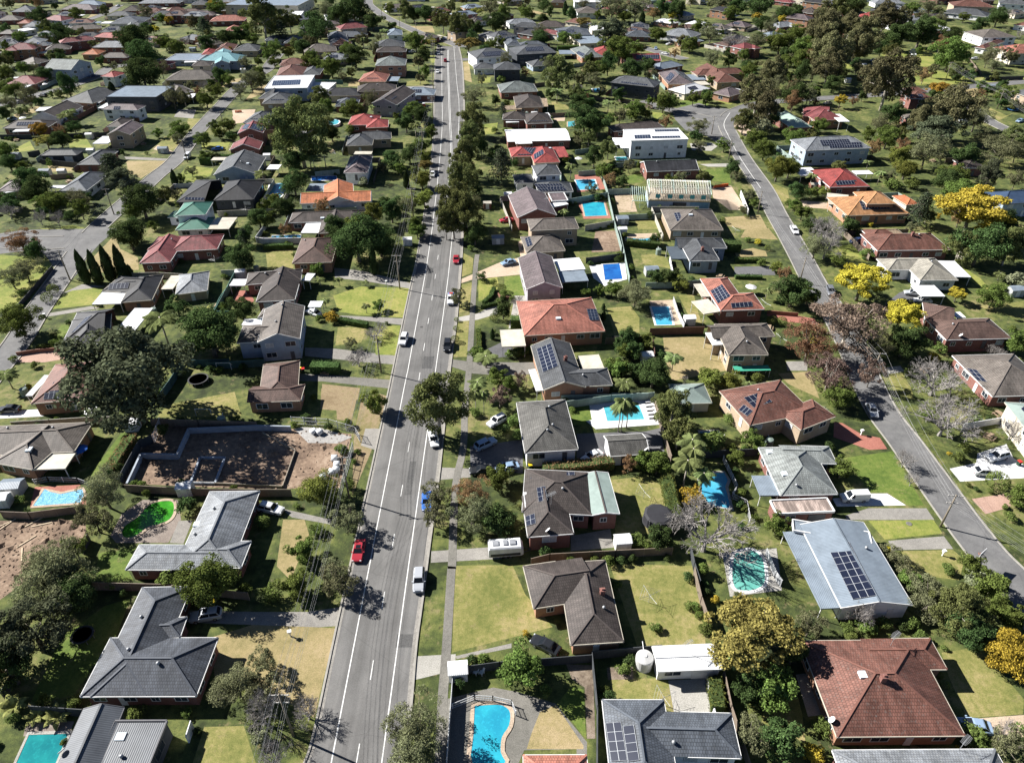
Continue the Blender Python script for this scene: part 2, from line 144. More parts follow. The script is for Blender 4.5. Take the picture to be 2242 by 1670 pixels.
['white flat-roofed mansion','with rooftop solar and blue-white walls','mw','kw',[['f',56.38,283.14,0.088,22.44,14.41,7.0,0,'']],[['sol',47.61,277.59,7.0,53.9,278.16,7.0,54.28,282.82,7.0],['sol',54.43,278.16,7.0,65.54,278.74,7.0,65.68,281.35,7.0],['sol',56.89,286.69,7.0,66.64,287.3,7.0,66.8,290.04,7.0],['pat','mw',42.99,284.08,0.0,4.64,12.73,3.5]]],
['brown tiled house behind mansion','partly hidden by its white walls','db','kb',[['h',52.34,306.1,0.256,22.81,7.91,3.4,23,'']],[]],
['charcoal gable bungalow','between the mansion and the timber frame','ch','kb',[['ga',57.73,257.24,0.098,19.43,10.13,3.4,22,'']],[['vent',52.78,256.2,5.22]]],
['dark modern two-storey solar house','with charcoal walls and one huge panel','gr','kd',[['h',61.06,369.59,-0.447,22.16,12.08,6.5,23,'']],[['sol',53.34,367.21,6.74,65.39,361.46,6.75,67.28,366.04,8.17]]],
['mauve solar hip house','with orange brick at the street bend','pm','ko',[['h',84.97,391.43,-1.542,24.85,12.84,3.4,23,'']],[['sol',79.38,389.12,3.73,80.06,381.66,3.92,83.78,387.8,5.58]]],
['mottled red tiled house','with white walls beside the tall gum','rd','kw',[['h',54.45,457.54,-0.193,12.68,18.98,3.2,23,'']],[]],
['dark red house with long solar strip','at the court end','rd','kb',[['ga',74.08,439.75,0.054,21.32,12.67,3.2,22,'']],[['sol',70.75,434.7,3.8,83.88,435.32,3.76,84.32,438.98,5.23]]],
['grey-green hip orange brick house','beside a small solar carport','gg','ko',[['h',44.34,454.95,-1.368,25.7,13.3,3.2,23,'']],[['sol',38.02,452.84,3.21,40.9,442.9,3.56,42.42,445.22,4.39],['pat','mg',32.96,459.31,0.0,9.33,11.21,2.7]]],
['wide flat grey carport house','with white fascia','mg','kc',[['f',50.01,496.0,0.202,20.76,26.5,3.2,0,'']],[]],
['white gable solar house','with sawtooth solar roof','bg','kg',[['h',40.27,517.44,0.028,21.98,20.77,4.0,17.1,'']],[['sol',30.99,509.14,4.46,41.07,509.78,4.83,40.75,513.3,5.92]]],
['dark ridge cream house','near the far pale court','db','kc',[['h',27.3,546.3,-0.175,19.37,13.13,3.2,23,'']],[]],
['mauve small roof','beside the cream far house','ma','kc',[['h',26.46,519.74,-0.811,17.14,7.65,3.0,23,'']],[]],
['grey two-storey white far house','left of the cream one','gr','kc',[['h',10.1,528.97,-0.188,17.43,10.1,5.5,23,'']],[]],
['pale blue far hip','near the left pale court','lg','kw',[['h',6.05,558.32,0.235,19.59,11.53,3.2,23,'']],[]],
['brown gable white far house','beside the golden far tree','gb','kw',[['h',57.43,600.54,0.0,17.22,17.65,4.0,20.4,'']],[]],
['dark carport far house','with black shade','db','ko',[['h',38.05,650.19,-0.216,10.84,14.69,4.0,23,'']],[]],
['white far villa','top of the court','mw','kw',[['h',60.56,643.45,0.0,21.58,11.36,5.0,23,'']],[]],
['pale grey far hip house','at the right of the court','lg','kw',[['h',111.7,513.7,-0.615,22.43,18.15,3.4,19.4,'']],[]],
['grey solar far hip','behind the court trees','gr','kw',[['h',88.83,542.72,-0.139,12.0,13.42,3.2,23,'']],[['sol',83.74,537.5,3.55,90.65,536.6,3.58,90.43,539.76,4.9]]],
['white metal far shed','beside the golden far tree shade','mw','kc',[['ga',57.69,533.09,0.114,8.52,11.28,3.0,22,'']],[]],
['low grey court house','with long pale verandah','bg','kb',[['h',83.29,511.96,-0.182,16.54,12.93,3.0,23,'']],[]],
['brown tiled L-shaped house','with grey brick walls by the bend','rb','kt',[['h',110.32,403.43,0.181,27.58,9.2,3.6,23,''],['w',108.12,397.17,0.159,12.87,31.09,3.612,23,'']],[['chim',107.18,395.28,5.82]]],
['slate blue tiled house','with solar carport left of the brown L','gr','ko',[['h',85.84,392.86,0.068,13.51,23.21,3.4,23,'']],[['pat','mg',95.75,396.61,0.086,9.85,12.07,2.7],['sol',83.44,384.32,4.78,89.37,384.73,4.78,89.03,389.82,5.01],['pat','mc',96.48,383.92,0.164,7.92,7.74,2.7]]],
['pale green metal pyramid house','shaded by pale trees','gp','kb',[['h',121.02,318.14,0.125,9.52,24.35,3.2,23,'']],[]],
['maroon tiled long house','with orange brick beside a white pergola','ma','ko',[['h',137.07,321.53,0.098,13.58,12.93,3.6,23,''],['w',135.37,326.18,-1.894,13.75,10.42,3.612,23,'']],[['vent',138.24,320.42,5.83],['pat','mw',142.18,316.34,0.0,4.31,11.39,4.2]]],
['blue-grey two-storey solar house','with white upper walls on the winding street','lg','kg',[['h',122.59,274.85,0.123,26.24,13.29,6.0,23,'']],[['sol',120.09,268.51,6.28,132.89,269.79,6.15,133.12,272.49,7.26],['sol',117.45,269.39,6.79,128.91,270.81,6.79,128.55,273.71,8.03]]],
['bright red solar house','with white front carport','rd','kb',[['h',115.73,245.23,0.062,14.03,16.77,3.2,23,'']],[['sol',112.01,237.36,3.52,118.37,237.99,3.62,118.19,239.63,4.32],['sol',113.02,239.01,4.2,119.18,239.4,4.2,118.96,243.08,4.87],['pat','mw',106.81,253.37,0.126,7.43,7.89,2.7],['pat','mw',127.06,252.49,0.077,6.13,3.73,2.7]]],
['tan-orange two-storey house','with orange brick walls and solar','to','ko',[['h',115.28,219.69,0.072,20.28,15.09,3.4,23.0,''],['h',116.59,219.57,0.041,9.27,10.12,6.012,23,'']],[['sol',111.22,213.95,4.3,120.12,214.59,4.3,119.88,217.9,5.71],['pat','mc',108.7,226.54,-0.299,6.59,10.38,2.7]]],
['tan roofed rear house','behind the red-brown tiled long house','tn','kc',[['h',112.57,198.6,0.069,9.4,5.54,3.2,23,'']],[]],
['navy metal roofed house','right of the huge golden tree','mb','kg',[['h',164.75,223.1,0.161,16.77,10.0,5.0,23,'']],[]],
['small terracotta roof house','behind the tan-orange house','ro','kc',[['h',130.12,224.82,0.164,4.74,7.92,3.2,23,'']],[]],
['small brown roof house','in the dense gum grove','db','kb',[['h',169.58,260.21,0.0,7.85,9.08,3.2,23,'']],[]],
['brown roof house','half hidden under the tall gums','gb','kb',[['h',178.78,318.74,0.0,13.2,11.15,3.2,23,'']],[]],
['cream two-storey solar house','with orange roof edge and black panels','or','kc',[['h',296.39,448.14,-1.48,17.76,21.43,6.0,19.8,'']],[['sol',288.35,451.33,7.08,289.06,443.55,7.08,293.76,443.98,7.79]]],
['white walled gable house','with brown roof beside the park','gb','kw',[['h',308.59,502.21,-1.499,20.89,22.88,5.0,17.0,'']],[]],
['small brown roof','between two pale park houses','rb','kw',[['h',297.31,479.87,0.735,33.07,5.9,3.2,23,'']],[]],
['orange-brown hip house','upper right behind the park','rb','kt',[['h',356.17,616.51,-0.263,28.59,19.31,6.0,18.3,'']],[]],
['long slate roof','below the orange-brown hip house','gr','kw',[['h',343.52,596.93,-0.654,29.91,18.48,3.2,19.1,'']],[]],
['white two-storey terrace','at the top right corner','gr','kw',[['h',394.9,627.14,-0.482,19.64,13.76,6.0,23,'']],[]],
['red hip far house','between grey gum crowns','rd','kb',[['h',263.48,581.33,-0.465,13.82,13.91,3.4,23,'']],[]],
['brown roof solar house','behind the tall park-edge gum','rb','kb',[['h',190.83,350.01,0.031,10.37,10.23,5.0,23,''],['h',194.68,360.08,0.0,8.68,7.22,5.012,23,'']],[['sol',186.3,346.25,5.23,192.26,345.97,5.44,191.9,347.84,6.24]]],
['pale far cottage','in the grey gum belt','lg','kw',[['h',292.14,573.49,0.068,11.17,11.22,3.0,23,'']],[]],
['long pale far roof','beyond the grey gum belt','lg','kw',[['h',306.74,651.08,0.0,24.58,12.57,3.0,23,'']],[]],
['grey solar corner house','beside the trampoline lawn','gr','kt',[['h',252.15,359.32,-1.358,9.5,17.56,4.0,23,'']],[]],
['brown-roof far right house','below the white terrace','rb','kw',[['h',368.39,553.97,-0.953,10.74,35.37,3.2,23,'']],[]],
['turquoise roofed house','with blue gables on the left street','tq','kg',[['h',-164.05,434.03,-0.073,21.63,14.88,4.6,23,''],['g',-164.86,436.21,0.283,7.91,33.78,4.611999999999999,22,'']],[]],
['brown and cream two-storey house','in front of the turquoise roof','db','kc',[['h',-168.84,414.74,0.169,10.05,8.69,5.4,23,'']],[]],
['white roofed solar house','with big flat white decks','mw','kg',[['f',-110.08,372.34,0.084,20.22,26.19,6.0,0,''],['f',-97.95,372.14,-0.078,15.2,20.4,3.412,0,'']],[['sol',-117.11,364.39,6.0,-104.0,366.56,6.0,-105.96,376.61,6.0]]],
['blue-grey hip house','with pale ridge lines before the white roofed one','gr','kt',[['h',-110.1,350.32,0.112,13.66,15.85,3.4,23,''],['w',-116.99,358.15,-1.589,14.8,6.61,3.412,23,'']],[['sol',-112.45,344.31,4.34,-106.48,344.99,4.34,-106.87,348.45,5.02]]],
['rusty tiled hip house','on the left street verge','rb','kb',[['h',-118.33,405.66,0.146,14.7,22.78,3.2,23,'']],[]],
['small steel-grey house','right of the rusty tiled hip','gr','kb',[['h',-107.33,407.76,0.063,9.5,15.47,3.2,23,'']],[]],
['long tan-grey roof house','on the lower side street','gb','kt',[['h',-167.83,396.42,0.101,24.41,15.39,3.2,22.6,'']],[]],
['grey-brown gabled house','with white carport left of the street','gb','kb',[['h',-165.34,367.93,0.725,10.13,16.88,3.4,23,'']],[['pat','mw',-157.72,359.08,0.089,8.08,7.85,2.7]]],
['red tiled far house with white fascia','near the school','or','kb',[['h',-204.79,567.98,0.151,24.05,13.49,3.4,23,'']],[]],
['small red pyramid roof','before the red far house','or','kb',[['h',-188.83,531.95,0.143,11.22,13.5,3.2,23,'']],[]],
['long two-storey school block','with white window bands','mg','kc',[['f',-190.38,627.51,-0.075,57.61,41.13,7.0,0,'']],[]],
['blue-grey far hip','beside the norfolk pine','bg','kg',[['h',-150.69,497.79,0.196,14.7,9.88,3.2,23,'']],[]],
['slate far hip','right of the norfolk pine','bg','kb',[['h',-138.78,493.19,0.129,10.83,18.32,3.2,23,'']],[]],
['grey far valley house','above the turquoise roof','gr','kt',[['h',-159.96,467.17,0.0,15.1,14.14,3.2,23,'']],[]],
['rust far roof','left of the grey valley house','rb','kb',[['h',-174.03,469.74,0.124,10.27,19.01,3.2,23,'']],[]],
['salmon far roof','at the left of the turquoise roof','rd','kb',[['h',-180.76,457.75,0.183,6.71,14.68,3.0,23,'']],[]],
['flat grey far house','with white patio strips','mg','kg',[['f',-188.99,444.23,0.036,18.95,18.03,3.0,0,'']],[['pat','mw',-183.6,436.71,0.158,6.42,9.24,2.7]]],
['grey gable far house','with a latticed front','gb','kt',[['h',-115.5,462.88,0.267,19.01,14.73,3.6,23,'']],[]],
['white solar far house','near the dark far trees','bg','kw',[['h',-111.71,496.77,0.236,11.93,30.47,4.0,23,'']],[]],
['red-brown far roof','at the left edge of the upper street','rb','kb',[['h',-259.95,612.47,0.63,14.13,10.2,3.0,23,'']],[['sol',-262.69,604.29,3.01,-257.96,607.71,3.03,-257.14,608.62,3.14]]],
['small far grey roof','by the pale lane','gr','kt',[['h',-251.6,644.51,0.16,14.27,13.06,3.0,23,'']],[]],
['white far flat house','beyond the dark trees','mw','kw',[['f',-165.01,589.77,0.117,16.54,19.32,4.0,0,'']],[]],
]
